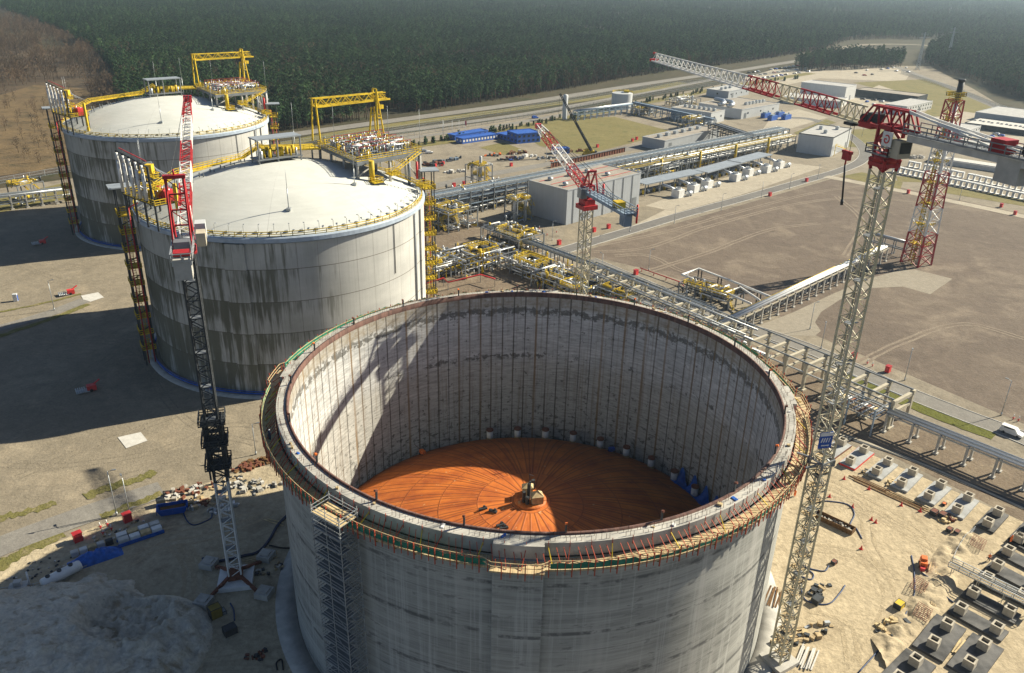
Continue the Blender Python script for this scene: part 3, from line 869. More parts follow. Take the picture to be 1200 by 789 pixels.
for l in range(NL + 1):
    z = l * LH
    mb = MB().box((0, -D2 / 2 - .05, z + .06), (2 * W2, D2 * .85, .06))
    if l == NL: mb.box((0, D2 / 2, z + .06), (2 * W2, D2 * .85, .06))
    mb.build('platform', M['grey'] if l < NL else M['plywood'], scf)
    if l < NL:
        s = 1 if l % 2 else -1
        MB().stair((-W2 * .85 * s, D2 / 2, z), (W2 * .85 * s, D2 / 2, z + LH), .7, n=8).build('stair_flight', M['galv'], scf)

# ------------------------------------------------------------------ the two finished tanks behind, with their roof gear
T2 = Vector((-65.1, 223.7, 0)); T1 = Vector((-142.2, 336.8, 0))
RW, ZR = 38.7, 42.0
def droof(r): return 42.5 + 8.6 * (1 - (r / 38) ** 2)
def l2(px, py, z): return at(px, py, z) - T2
M['edgeblue'] = mat('pale_blue_edge', (.36, .42, .50), .6, 0, .2, .5)
t2 = thing('storage_tank', 'weathered concrete storage tank with pale domed roof, the one right behind the open tank', 'storage tank', T2)
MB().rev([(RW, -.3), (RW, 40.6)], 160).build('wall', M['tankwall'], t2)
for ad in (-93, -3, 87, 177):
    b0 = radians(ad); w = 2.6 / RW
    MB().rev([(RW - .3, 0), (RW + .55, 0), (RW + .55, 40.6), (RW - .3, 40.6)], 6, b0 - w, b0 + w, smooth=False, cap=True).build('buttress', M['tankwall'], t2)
MB().rev([(RW - .1, 40.6), (RW - .0, 41.0), (RW + .7, 41.0), (RW + .7, 42.0), (RW + .4, 42.3), (RW - 1.2, 42.5)], 160, smooth=False).build('edge_beam', M['edgeblue'], t2)
MB().rev([(38.2, 42.4)] + [(38 * (1 - i / 26), droof(38 * (1 - i / 26))) for i in range(26)] + [(.05, droof(0))], 128).build('dome_roof', M['screed'], t2)
n = 90
ring = [(RW * cos(2 * pi * i / n), RW * sin(2 * pi * i / n), 42.3) for i in range(n + 1)]
MB().rail(ring, 1.2, .07, 2.7).build('edge_railing', M['yellow'], t2)
mb = MB()
for R, z, r in ((RW + 1.3, .7, .22), (RW + 1.3, 1.3, .1)):
    mb.path([(R * cos(2 * pi * i / 96), R * sin(2 * pi * i / 96), z) for i in range(97)], r, 6)
mb.build('ring_main', M['blue'], t2)
MB().rev([(RW + .1, .02), (RW + .1, .4), (RW + 3.0, .25), (RW + 3.2, -.1)], 96).build('base_slab', M['concrete'], t2)
for i in range(34):
    a = radians(-150 + 5.5 * i)
    r = 37.2
    mb = MB().bar((0, 0, 0), (0, 0, 1.9), .09).bar((0, 0, 1.85), (.7, 0, 2.05), .08).box((.75, 0, 2.0), (.5, .3, .14)).box((.2, .6, .25), (.9, .5, .5))
    o = mb.build('edge_light', M['galv'], t2, (r * cos(a), r * sin(a), droof(r) - .05), a + pi)
# lightning masts
for x, y, h in ((9, -27.8, 11), (21.8, -8.5, 9), (-30, -19, 17), (-33, -12, 16), (27, 20, 20), (37, 14, 22), (-3, 27, 17), (8, 33, 18), (-14, 26, 16)):
    r = hypot(x, y)
    z = droof(min(r, 37.9))
    MB().box((0, 0, .3), (1.1, 1.1, .6)).tube((0, 0, .4), (0, 0, h * .5), .13, 6).tube((0, 0, h * .5), (0, 0, h), .08, 6, .03).build('lightning_mast', M['galv'], t2, (x, y, z))
# main roof platform
PF, PR_, PL = Vector((21.8, -3.6, 53)), Vector((37.6, 12.7, 53)), Vector((6.3, 17.6, 53))
PB = PL + PR_ - PF
ex, ey = (PR_ - PF), (PL - PF)
def pl(u, v, z=0): return PF + ex * u + ey * v + Vector((0, 0, z))
mb = MB()
mb.prism([pl(0, 0), pl(1, 0), pl(1, 1), pl(0, 1)], 52.55, 52.95)
for u in (0, .33, .66, 1): mb.bar(pl(u, 0, -.65), pl(u, 1, -.65), .35, .6)
for v in (0, .25, .5, .75, 1): mb.bar(pl(0, v, -.75), pl(1, v, -.75), .35, .8)
mb.build('roof_platform', M['grey'], t2)
mb = MB()
for u in (.02, .5, .98):
    for v in (.02, .35, .68, .98):
        p = pl(u, v); r = hypot(p.x, p.y)
        zb = droof(r) - .3 if r < 37.5 else 42
        mb.tube((p.x, p.y, zb), (p.x, p.y, 52.3), .42, 8)
p = pl(0, 0); mb.bar((p.x, p.y, 49), pl(.4, .05, -.8), .3); mb.bar(pl(1, .05, -9), pl(.7, 0, -.8), .3); mb.bar(pl(1, .5, -6), pl(1.05, .2, -.6), .3)
mb.build('platform_legs', M['concrete'], t2)
MB().rail([pl(0, 1), pl(0, 0), pl(1, 0), pl(1, 1), pl(0, 1)], 1.25, .05, 1.7).build('platform_railing', M['yellow'], t2)
rg = random.Random(3)
mb = MB()
for i in range(330):
    u, v = rg.uniform(.06, .95), rg.uniform(.05, .95)
    h = rg.uniform(.5, 2.6); r = rg.choice((.08, .1, .13, .2))
    c = rg.choice((0, 2, 2, 1, 3, 3))
    mb.tube(pl(u, v), pl(u, v, h), r, 7, m=c)
    if rg.random() < .45: mb.tube(pl(u, v, h), pl(u, v, h + .35), r * 1.7, 7, m=rg.choice((2, 3, 3, 2)))
for i in range(60):
    u, v = rg.uniform(.05, .8), rg.uniform(.05, .9); z = rg.uniform(.5, 2.4); r = rg.choice((.1, .15, .24))
    if rg.random() < .5: q = pl(min(.97, u + rg.uniform(.1, .4)), v, z)
    else: q = pl(u, min(.97, v + rg.uniform(.1, .4)), z)
    mb.tube(pl(u, v, z), q, r, 7, m=rg.choice((0, 0, 1, 2)))
mb.build('pipework', [M['galv'], M['silver'], M['grey'], M['yellow']], t2)
for i in range(5):
    v = .1 + i * .17
    mb = MB().bar(pl(.1, v, 3.1), pl(.9, v, 3.1), .11)
    for u in (.1, .5, .9): mb.bar(pl(u, v), pl(u, v, 3.1), .1)
    mb.build('fire_water_pipe', M['red'], t2)
mb = MB()
for i in range(12):
    u, v = rg.uniform(.1, .9), rg.uniform(.1, .9)
    mb.rail([pl(u, v), pl(min(1, u + .12), v), pl(min(1, u + .12), min(1, v + .1))], 1.2, .06, 1)
    if i % 3 == 0: mb.box(pl(u, v, .8), (1.2, 1, 1.6))
mb.build('access_steps', M['yellow'], t2)
# yellow stairs from the platform down to the roof edge
mb = MB()
a = pl(.45, -.02); b = Vector((32.5, -4, 49)); c2_ = Vector((36, 3, 45.2)); d = Vector((38, 10, 43.2))
mb.tube(pl(.18, -.05, 0), pl(.18, -.05, -5.6), .75, 10)
mb.stair(pl(.95, -.03, 0), pl(.45, -.10, -4.2), 1.1)
mb.stair(pl(.45, -.14, -4.2), pl(.85, -.26, -8.6), 1.1)
for uu, vv, z in ((.45, -.12, -4.2), (.85, -.22, -8.4), (.2, -.1, -5.6)):
    mb.box(pl(uu, vv, z), (3.2, 3.2, .15), .78)
    q = pl(uu, vv, z + .1)
    mb.rail([q + Vector((-2, 0, 0)), q + Vector((0, -2.2, 0)), q + Vector((2.2, 0, 0)), q + Vector((0, 2.2, 0)), q + Vector((-2, 0, 0))], 1.2, .06, 1.2)
for k in range(3): mb.rail([pl(.97, .1 + .25 * k, -3.5 - 2 * k), pl(.97, .35 + .25 * k, -3.5 - 2 * k)], 1.2, .06, 1.2)
mb.build('platform_stairs', M['yellow'], t2)
MB().tube(pl(1.0, .05, -10.8), pl(1.0, .05, -1), .5, 10).tube(pl(.8, .02, -9.8), pl(.8, .02, -1), .45, 10).tube(pl(1.0, .3, -10.8), pl(1, .3, -1), .5, 10).bar(pl(1.04, .05, -4), pl(.86, -.0, -1), .35).build('outer_columns', M['grey'], t2)
MB().tube(pl(.93, .02, -8), pl(.93, .02, -3), .35, 8).build('fire_pipe', M['brightred'], t2)
# raised walkway round the back with canopy
A_, B_, C_, D_ = Vector((-27, -20, 48.6)), Vector((-24.5, -12, 50.5)), Vector((-13, 7.5, 50.8)), Vector((-9.5, 12, 53))
side = Vector((.86, -.5, 0)) * .8
mb = MB()
for p, q in ((A_, B_), (B_, C_), (C_, D_)):
    mb.add([p - side, p + side, q + side, q - side], [(0, 1, 2, 3)])
    mb.rail([p - side, q - side], 1.2, .05, 1.6); mb.rail([p + side, q + side], 1.2, .05, 1.6)
E_ = PL + Vector((-1, -3, 0))
mb.prism([D_ + Vector((-2, 4, 0)), D_ + Vector((3, -4, 0)), E_ + Vector((3, -2, 0)), E_ + Vector((-1, 5, 0))], 52.7, 52.95)
mb.rail([D_ + Vector((-2, 4, 0)), D_ + Vector((3, -4, 0)), E_ + Vector((3, -2, 0))], 1.2, .05, 1.6)
mb.build('roof_walkway', M['yellow'], t2)
mb = MB()
for i in range(9):
    p = A_ + (C_ - A_) * (i / 8) if i else A_
    z = droof(min(37, hypot(p.x, p.y)))
    for e in (-1, 1): mb.bar((p.x + side.x * e, p.y + side.y * e, z - .2), (p.x + side.x * e, p.y + side.y * e, p.z - .1), .28)
for p in (D_, E_, D_ * .5 + E_ * .5):
    mb.bar((p.x, p.y, droof(min(37, hypot(p.x, p.y))) - .2), (p.x, p.y, 52.7), .4)
mb.build('walkway_legs', M['grey'], t2)
cc = l2(322, 160, 57.6); cr = .72
cn = thing('roof_canopy', 'tmp', 'canopy') if False else None
mb = MB().box((cc.x, cc.y, 57.6), (13.5, 5.2, .35), cr)
mb.build('canopy_roof', M['canopy'], t2)
mb = MB()
for i in (-1, -.1, 1):
    for j in (-1, 1):
        x = cc.x + 6.3 * i * cos(cr) - 2.3 * j * sin(cr); y = cc.y + 6.3 * i * sin(cr) + 2.3 * j * cos(cr)
        mb.bar((x, y, droof(min(37, hypot(x, y))) - .2), (x, y, 57.5), .35)
mb.build('canopy_posts', M['grey'], t2)
mb = MB()
for i in range(26):
    u, v = rg.uniform(-5.5, 5.5), rg.uniform(-1.9, 1.9)
    x = cc.x + u * cos(cr) - v * sin(cr); y = cc.y + u * sin(cr) + v * cos(cr)
    mb.tube((x, y, 51.9), (x, y, 52.9 + rg.uniform(.3, 1.8)), rg.choice((.2, .3, .45)), 7, m=rg.choice((0, 0, 1)))
mb.box((cc.x, cc.y, 52.0), (13.5, 5.2, .3), cr, 2)
mb.build('canopy_equipment', [M['yellow'], M['silver'], M['grey']], t2)
# vent tower on the near left rim
VC = Vector((-24.6, -28.2, 0)); tx = Vector((.766, -.643, 0)); tn = Vector((-.643, -.766, 0))
def vt(u, v, z): return VC + tx * u + tn * v + Vector((0, 0, z))
mb = MB().prism([vt(-8, -3.4, 0), vt(8, -3.4, 0), vt(8, 3.2, 0), vt(-8, 3.2, 0)], 48.3, 48.6)
for u in (-7.5, -2.5, 2.5, 7.5):
    for v in (-3, 3):
        q = vt(u, v, 0); mb.bar((q.x, q.y, droof(min(37.9, hypot(q.x, q.y))) - .4), (q.x, q.y, 48.4), .4)
for u in (-7.8, -4.9, -2, 1, 4, 6.8):
    mb.bar(vt(u, 3, 48.4), vt(u, 3, 59.5 - (u + 8) * .12), .42)
mb.bar(vt(-8, 3, 59.2), vt(7, 3, 57.6), .25); mb.bar(vt(-8, 3, 54), vt(7, 3, 54), .22)
mb.build('vent_frame', M['dark'], t2)
mb = MB()
for u in (-6.4, -3.4, -.5, 2.5, 5.4):
    mb.tube(vt(u, 3.7, 49.5), vt(u, 3.7, 57.5 - (u + 8) * .1), .4, 9, m=0)
    mb.tube(vt(u, 3.7, 57.4 - (u + 8) * .1), vt(u, 3.7, 59.3 - (u + 8) * .1), .28, 9, m=0)
    mb.tube(vt(u + .8, 2.9, 49), vt(u + .8, 2.9, 58.8 - (u + 8) * .1), .14, 7, m=1)
mb.bar(vt(-8, 2.2, 59.8), vt(5, 2.2, 58.6), .18, m=1)
mb.build('vent_stacks', [M['white'], M['red']], t2)
mb = MB()
mb.rail([vt(-8, 3.2, 48.6), vt(-8, -3.4, 48.6), vt(8, -3.4, 48.6), vt(8, 3.2, 48.6), vt(-8, 3.2, 48.6)], 1.25, .06, 1.4)
for z in (52.0, 54.8):
    mb.prism([vt(-2, .6, 0), vt(7.4, .6, 0), vt(7.4, 2.2, 0), vt(-2, 2.2, 0)], z, z + .15)
    mb.rail([vt(-2, .6, z), vt(7.4, .6, z), vt(7.4, 2.2, z)], 1.25, .06, 1.3)
mb.box(vt(4.5, 1.4, 56.6), (1.6, 1.6, 2.2)); mb.box(vt(1.5, .8, 50), (1.4, 1.4, 2))
mb.bar(vt(8.6, -2, 42.9), vt(8.6, -2, 53.2), .75)
mb.stair(vt(2, 0, 48.6), vt(6.5, 0, 52), 1)
mb.build('vent_platform', M['yellow'], t2)
MB().box(vt(5.0, -1.6, 49.9), (3.4, 2.6, 2.6), -.7).tube(vt(1.5, -1.4, 48.6), vt(1.5, -1.4, 51.6), .7, 10).build('powder_skid', M['brightred'], t2)
mb = MB()
for i in range(9): mb.tube(vt(-7 + i * 1.6, -1.5 + rg.uniform(-1, 1.5), 48.6), vt(-7 + i * 1.6, -1.5 + rg.uniform(-1, 1.5), 50 + rg.uniform(0, 2)), .18, 7)
for i in range(5): mb.bar(vt(-7.5 + i, -3, 55.5 + i * .25), vt(7.6, -3 + i * .9, 54.2 + i * .3), .14)
mb.build('deck_pipes', M['silver'], t2)
# stair towers down the outside, left and right
def stair_tower(ad, zr, name):
    a = radians(ad); C0 = Vector((cos(a), sin(a), 0)); Tn = Vector((-sin(a), cos(a), 0))
    def q(u, v, z): return C0 * (RW + .8 + u) + Tn * v + Vector((0, 0, z))
    mb = MB()
    for u in (.4, 3.2):
        for v in (-1.8, 1.8): mb.bar(q(u, v, 0), q(u, v, zr), .3)
    for l in range(1, 9):
        mb.bar(q(.4, -1.8, l * 5), q(3.2, 1.8, l * 5), .2); mb.bar(q(3.2, -1.8, l * 5 - 5), q(3.2, 1.8, l * 5), .14)
    mb.build('tower_frame', M['dark'], t2)
    mb = MB()
    for l in range(1, 10):
        z = l * 4.7
        mb.prism([q(.2, -2.2, 0), q(3.6, -2.2, 0), q(3.6, 2.2, 0), q(.2, 2.2, 0)], z - .12, z)
        mb.rail([q(.2, -2.2, z), q(3.6, -2.2, z), q(3.6, 2.2, z), q(.2, 2.2, z)], 1.25, .07, 1.2)
        s = 1 if l % 2 else -1
        mb.stair(q(2, -1.7 * s, z - 4.7), q(2, 1.7 * s, z), .9, n=8)
    mb.build('tower_stairs', M['yellow'], t2)
    MB().tube(q(1.0, 2.5, 1), q(1.0, 2.5, 44.5), .22, 8).tube(q(2.6, 2.7, 1), q(2.6, 2.7, 40), .16, 8).tube(q(1, 2.5, 44.4), q(-1.5, 2.5, 45.5), .2, 8).build('riser_pipe', M['red'], t2)
    MB().box(q(1.9, 0, zr + .1), (5.6, 5.0, .3), a).build('tower_canopy', M['canopy'], t2)
stair_tower(-148, 49.5, 'l')
stair_tower(18, 47.5, 'r')
# twin dark drain pipes on the sunlit right side
a = radians(-30)
for da in (0, .012): MB().tube(((RW + .3) * cos(radians(-14) + da), (RW + .3) * sin(radians(-14) + da), .5), ((RW + .3) * cos(radians(-14) + da), (RW + .3) * sin(radians(-14) + da), 40.5), .16, 6).build('down_pipe', M['grey'], t2)
MB().tube((RW * cos(a) * 1.004, RW * sin(a) * 1.004, 27), (RW * cos(a) * 1.004, RW * sin(a) * 1.004, 40.5), .1, 6).build('down_pipe', M['dark'], t2)

# gantry crane, one on each tank
ga = thing('gantry_crane', 'yellow gantry crane straddling the pipe platform on the nearer finished tank', 'gantry crane', T2 + Vector((0, 0, 53)))
G0, G1 = Vector((5.5, 20, 0)), Vector((20.4, 37, 0))
G0, G1 = l2(371, 166, 53) - Vector((0, 0, 53)), l2(441, 156, 53) - Vector((0, 0, 53))
gd = (G1 - G0).normalized(); gs = Vector((-gd.y, gd.x, 0))
G2 = G1 + gd * 5.2
hz = 10.2
mb = MB()
for e in (-1, 1):
    mb.bar(G0 + gs * e * 1.1 + Vector((0, 0, hz)), G2 + gs * e * .9 + Vector((0, 0, hz)), .38, .5)
    mb.bar(G0 + gs * e * .8 + Vector((0, 0, hz + 2.3)), G2 - gd * 1.5 + gs * e * .7 + Vector((0, 0, hz + 2.1)), .3)
    n = 12
    for i in range(n):
        p = G0 + (G2 - gd * 1.2 - G0) * (i / n); q = G0 + (G2 - gd * 1.2 - G0) * ((i + 1) / n)
        za, zb = (hz, hz + 2.2) if i % 2 == 0 else (hz + 2.2, hz)
        mb.bar(p + gs * e * .9 + Vector((0, 0, za)), q + gs * e * .9 + Vector((0, 0, zb)), .2)
for i in range(14):
    p = G0 + (G2 - G0) * (i / 13)
    mb.bar(p + gs * -.9 + Vector((0, 0, hz)), p + gs * .9 + Vector((0, 0, hz)), .2)
mb.rail([G0 + gs * 1.5 + Vector((0, 0, hz)), G2 + gs * 1.5 + Vector((0, 0, hz))], 1.1, .05, 2)
mb.build('bridge_girder', M['yellow'], ga)
for P, wd in ((G0, 2.2), (G1, 3.6)):
    for e in (-1, 1):
        mb = MB()
        if P is G0: mb.bar(P + gs * e * wd, P + gs * e * .9 + Vector((0, 0, hz + 2.4)), .42, .5)
        else:
            mb.bar(P + gs * e * wd * .6 - gd * 1, P + gs * e * .9 + Vector((0, 0, hz + 3.4)), .5, .6)
            mb.bar(P + gs * e * wd * .6 + gd * 1.3, P + gs * e * .9 + Vector((0, 0, hz + 3.4)), .42, .5)
            mb.bar(P + gs * e * wd * .55 + Vector((0, 0, 5)) - gd * .6, P + gs * e * wd * .55 + Vector((0, 0, 5)) + gd * .8, .3)
        mb.build('leg', M['yellow'], ga)
MB().bar(G0 - gs * 2.2 + Vector((0, 0, hz + 2.3)), G0 + gs * 2.2 + Vector((0, 0, hz + 2.3)), .1).bar(G1 - gs * 2 + Vector((0, 0, 6)), G1 + gs * 2 + Vector((0, 0, 6)), .3).bar(G1 - gs * 1 + Vector((0, 0, hz + 3.4)), G1 + gs * 1 + Vector((0, 0, hz + 3.4)), .3).build('leg_tie', M['yellow'], ga)
MB().box(G1 - gd * 1.6 + Vector((0, 0, hz - 1)), (1.8, 1.6, 1.6), atan2(gd.y, gd.x)).build('hoist_trolley', M['dark'], ga)
MB().box(G1 + gd * 2 + Vector((0, 0, hz - 2.2)), (1.4, 1.6, 1.2), atan2(gd.y, gd.x)).build('cabin', M['yellow'], ga)

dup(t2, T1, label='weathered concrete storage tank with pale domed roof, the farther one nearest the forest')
dup(ga, T1 + Vector((0, 0, 53)), label='yellow gantry crane on the roof of the farther finished tank, seen against the forest')

# ------------------------------------------------------------------ tower cranes
AZ = radians(111)
JD = Vector((cos(AZ), sin(AZ), 0)); JS = Vector((-JD.y, JD.x, 0)); UP = Vector((0, 0, 1))
def J(t, s=0, z=0): return JD * t + JS * s + UP * z
def mast(parent, z0, z1, w, rz, m, name='mast', rc=.11, rb=.055, ladder=True, step=3.0, plat=True):
    mb = MB(); h = w / 2
    c = [Vector((cos(rz + pi / 4 + k * pi / 2) * h * 1.414, sin(rz + pi / 4 + k * pi / 2) * h * 1.414, 0)) for k in range(4)]
    for p in c: mb.bar(p + UP * z0, p + UP * z1, rc * 2)
    n = max(1, round((z1 - z0) / (step / 2)))
    for k in range(4):
        a, b = c[k], c[(k + 1) % 4]
        for i in range(n):
            za, zb = z0 + (z1 - z0) * i / n, z0 + (z1 - z0) * (i + 1) / n
            if i % 2: a_, b_ = b, a
            else: a_, b_ = a, b
            mb.bar(a_ + UP * za, b_ + UP * zb, rb * 2, caps=False)
            if i % 2 == 0: mb.bar(a + UP * za, b + UP * za, rb * 2, caps=False)
    mb.build(name, m, parent)
    if ladder:
        mb = MB()
        lx = c[0] * .45; ly = (c[1] - c[0]).normalized()
        for e in (-.25, .25): mb.bar(lx + ly * e + UP * z0, lx + ly * e + UP * z1, .07)
        z = z0
        while z < z1 and plat:
            z += step * 2
            if z < z1: mb.box((c[2].x * .2, c[2].y * .2, z), (w * .8, w * .55, .06), rz)
        mb.build('ladder', M['grey'], parent)

def truss(mb, p, q, w, h, n, rc=.07, rb=.035, m=0, w2=None, h2=None):
    """crane jib piece: two bottom chords, one top chord, lacing"""
    w2 = w2 or w; h2 = h2 or h
    d = (q - p)
    def P(k, t):
        b = p + d * t; W, Hh = w + (w2 - w) * t, h + (h2 - h) * t
        return b + (JS * (-W / 2) if k == 0 else JS * (W / 2) if k == 1 else UP * Hh)
    for k in range(3): mb.bar(P(k, 0), P(k, 1), rc * 2, m=m)
    for i in range(n):
        t0, tm, t1 = i / n, (i + .5) / n, (i + 1) / n
        for k in (0, 1):
            mb.bar(P(k, t0), P(2, tm), rb * 2, m=m, caps=False); mb.bar(P(2, tm), P(k, t1), rb * 2, m=m, caps=False)
        mb.bar(P(0, t0), P(1, t0), rb * 2, m=m, caps=False); mb.bar(P(0, t0), P(1, t1), rb * 1.6, m=m, caps=False)
    return mb
def jib4(mb, p, q, w, h, n, m=0, rc=.08, rb=.04, w2=None):
    """square luffing jib piece"""
    mb.lattice(p, q, w, n, rc, rb, w2, m, hint=JS); return mb

# left: luffing crane, dark mast with white foot
cl = thing('tower_crane', 'luffing tower crane with black upper mast on a white base, left of the open tank', 'tower crane', (-48.9, 115.2, 0))
mast(cl, 1.6, 22, 2.1, .35, M['white'], 'mast_foot', rc=.12)
mast(cl, 22, 62.5, 2.0, .35, M['dark'], rc=.13, rb=.07)
mb = MB().lattice((0, 0, 23), (0, 0, 34), 2.9, 6, .12, .08, hint=(cos(.35), sin(.35), 0))
for z in (25, 29.5, 33.5):
    q = [Vector((cos(.35 + pi / 4 + k * pi / 2), sin(.35 + pi / 4 + k * pi / 2), 0)) * 2.9 + UP * z for k in range(5)]
    mb.rail(q, 1.1, .06, 1.5); mb.box((0, 0, z), (3.8, 3.8, .12), .35)
mb.build('climbing_frame', M['dark'], cl)
MB().box((0, 0, .45), (6.0, 6.0, .9), .25).build('base_slab', M['white'], cl)
for k in range(4):
    a = .25 + pi / 4 + k * pi / 2
    MB().bar((cos(a) * .8, sin(a) * .8, 1.9), (cos(a) * 5.6, sin(a) * 5.6, .35), .5, .5).build('base_leg', M['rust'], cl)
MB().box((0, 0, 1.5), (2.6, 2.6, 1.0), .35).build('base_frame', M['rust'], cl)
for k in range(4):
    a = .25 + pi / 4 + k * pi / 2
    tag(MB().box((0, 0, .55), (2.6, 2.6, 1.1)).box((0, 0, 1.2), (1.6, 1.6, .25)).build('ballast_block', M['concrete'], None, (-48.9 + cos(a) * 7.2, 115.2 + sin(a) * 7.2, .03), a + .3),
        'squat concrete ballast block at a corner of the white crane base', 'block', 'ballast blocks round the left crane')
MB().tube((0, 0, 62.3), (0, 0, 63.6), 1.5, 16).build('slewing_ring', M['red'], cl)
Z = 64.2
mb = MB()
for s in (-1, 1): mb.bar(J(-10.5, s * 1.15, Z), J(2.5, s * 1.15, Z), .3, .6)
mb.add([J(-10.5, -1.2, Z + .3), J(2.2, -1.2, Z + .3), J(2.2, 1.2, Z + .3), J(-10.5, 1.2, Z + .3)], [(0, 1, 2, 3)])
mb.rail([J(2.2, -1.4, Z + .3), J(-10.5, -1.4, Z + .3), J(-10.5, 1.4, Z + .3), J(2.2, 1.4, Z + .3)], 1.1, .05, 1.5)
mb.build('machinery_deck', M['galv'], cl)
mb = MB().box(J(-5.5, 0, Z + 1.1), (1.9, 2.2, 1.5), AZ).tube(J(-3, -1, Z + 1), J(-3, 1, Z + 1), .6, 12)
mb.build('winch', M['grey'], cl)
for i in range(4):
    MB().box(J(-8.0 - i * .72, 0, Z - .9), (.62, 2.3, 3.0), AZ).build('counterweight', M['concrete'], cl)
MB().box(J(-8.6, 0, Z + 1.0), (1.8, 2.2, .5), AZ).build('winch_box', M['red'], cl)
# A-frame
mb = MB()
tp = J(-2.2, 0, Z + 10)
for s in (-1, 1):
    mb.bar(J(.6, s * 1.25, Z), tp + JS * s * 1.2, .32, .32); mb.bar(J(-5.2, s * 1.2, Z), tp + JS * s * 1.2, .22, .22)
for t in (.25, .5, .75, 1):
    a = J(.6, -1.25, Z); b = tp - JS * 1.2
    p = a + (b - a) * t; q = p + JS * 2.45
    mb.bar(p, q, .22)
    if t < 1: mb.bar(p, q + (b - a) * .25, .14)
mb.box(tp + UP * .2, (.9, 3.0, .5), AZ); mb.tube(tp + UP * .4, tp + UP * 1.2, .15, 6)
mb.build('a_frame', M['red'], cl)
MB().box(J(2.2, -2.3, Z + 1.0), (2.2, 1.5, 2.4), AZ).build('cab', M['paleclad'], cl)
MB().box(J(3.33, -2.3, Z + 1.3), (.05, 1.3, 1.3), AZ).build('cab_window', M['glass'], cl)
MB().box(J(-1.2, -2.4, Z + .7), (2.2, 1.3, 2.0), AZ).build('control_cabinet', M['tancon'], cl)
j0, j1 = J(2.0, 0, Z + .8), J(58, 0, 76.3)
jd = j1 - j0
cuts = [0, .12, .27, .42, .58, .80, 1]
for i in range(6):
    mb = MB()
    jib4(mb, j0 + jd * cuts[i], j0 + jd * cuts[i + 1], 1.7 if i < 5 else 1.7, 0, max(3, round((cuts[i + 1] - cuts[i]) * 38)), rc=.085, rb=.05, w2=None if i < 5 else 1.1)
    mb.build('jib_section', M['white'] if i % 2 == 0 else M['red'], cl)
MB().box(j1, (1.4, 1.6, 1.3), AZ).build('jib_head', M['red'], cl)
mb = MB()
for s in (-.6, .6): mb.tube(tp + JS * s, j1 + JS * s * .5 + UP * .8, .045, 5)
mb.tube(tp, J(-4, 0, Z + 1), .05, 5)
mb.build('pendant_ropes', M['dark'], cl)

cl.rotation_euler = (0, 0, radians(-2.5))
# right: flat topped crane over the sand
cr_ = thing('tower_crane', 'cream tower crane with red head standing on sand to the right of the open tank', 'tower crane', (44.8, 99.2, 0))
mast(cr_, .6, 80.8, 2.1, .55, M['cream'], rc=.13, rb=.06)
MB().box((0, 0, .4), (4.5, 4.5, .8), .55).build('base_block', M['concrete'], cr_)
for i in range(16):
    z = 2.0 + i * 2.5
    MB().box((-.15 if i % 2 else .15, 0, z), (1.5, 1.7, .1), .55).build('mast_platform', M['timber'], cr_)
mb = MB()
for i in range(15):
    z = 2.0 + i * 2.5; e = .5 if i % 2 else -.5
    for q in (-.2, .2): mb.bar((e, q, z), (-e, q, z + 2.5), .07)
    mb.rail([(-.7, -.8, z), (.7, -.8, z), (.7, .8, z)], 1.0, .035, .7, toe=False)
mb.build('mast_stair', M['grey'], cr_)
MB().lattice((0, 0, 80.8), (0, 0, 82.2), 2.0, 1, .16, .1, 2.4, hint=JD).box((0, 0, 81.5), (2.6, 2.6, .5), AZ).tube((0, 0, 81.8), (0, 0, 82.8), 1.4, 16).build('slewing_ring', M['red'], cr_)
Z = 85.8
mb = MB()
mb.lattice((0, 0, 82.4), (0, 0, 86.1), 2.0, 2, .17, .12, hint=JD)
# red head frame reaching over both sides
for s in (-1, 1):
    mb.bar(J(4.5, s * .9, Z), J(-3.4, s * .9, Z), .3)
    mb.bar(J(3.2, s * .35, Z + 2.2), J(-2.6, s * .5, Z + 2.3), .26)
    mb.bar(J(4.5, s * .9, Z), J(3.2, s * .35, Z + 2.2), .2); mb.bar(J(-3.4, s * .9, Z), J(-2.6, s * .5, Z + 2.3), .2)
    for t in range(3):
        mb.bar(J(3.2 - t * 2, s * .9, Z), J(2.2 - t * 2, s * .45, Z + 2.25), .18); mb.bar(J(2.2 - t * 2, s * .45, Z + 2.25), J(1.2 - t * 2, s * .9, Z), .18)
for t in range(4): mb.bar(J(3.2 - t * 1.9, -.45, Z + 2.25), J(3.2 - t * 1.9, .45, Z + 2.25), .16)
mb.build('head_frame', M['red'], cr_)
mb = MB().box(J(2.8, 0, Z + .8), (1.6, 1.2, 1.0), AZ).tube(J(4.3, -.6, Z + .5), J(4.3, .6, Z + .5), .55, 12).box(J(-.5, 0, Z - .1), (6.5, 1.5, .15), AZ)
mb.build('hoist_winch', M['dark'], cr_)
MB().tube(J(4.3, -.7, Z - .1), J(4.3, .7, Z - .1), .45, 12).box(J(3.6, 0, Z - .3), (2.2, 1.6, .5), AZ).build('jib_hinge', M['red'], cr_)
MB().box(J(-2.3, .3, 83.8), (1.4, 1.9, 2.1), AZ).build('cab', M['tancon'], cr_)
MB().box(J(-3.03, .3, 84.0), (.05, 1.6, 1.3), AZ).build('cab_window', M['glass'], cr_)
sg = MB().box(J(-1.2, 1.55, 84.8), (1.5, .1, 1.7), AZ).build('sign', M['white'], cr_)
mb = MB()
for k in range(11):
    a0, a1 = radians(50 + 28 * k), radians(78 + 28 * k)
    mb.bar(J(-1.2 + .38 * cos(a0), 1.63, 84.8 + .45 * sin(a0)), J(-1.2 + .38 * cos(a1), 1.63, 84.8 + .45 * sin(a1)), .06, .14)
mb.bar(J(-1.2, 1.63, 84.8), J(-.85, 1.63, 84.8), .06, .14)
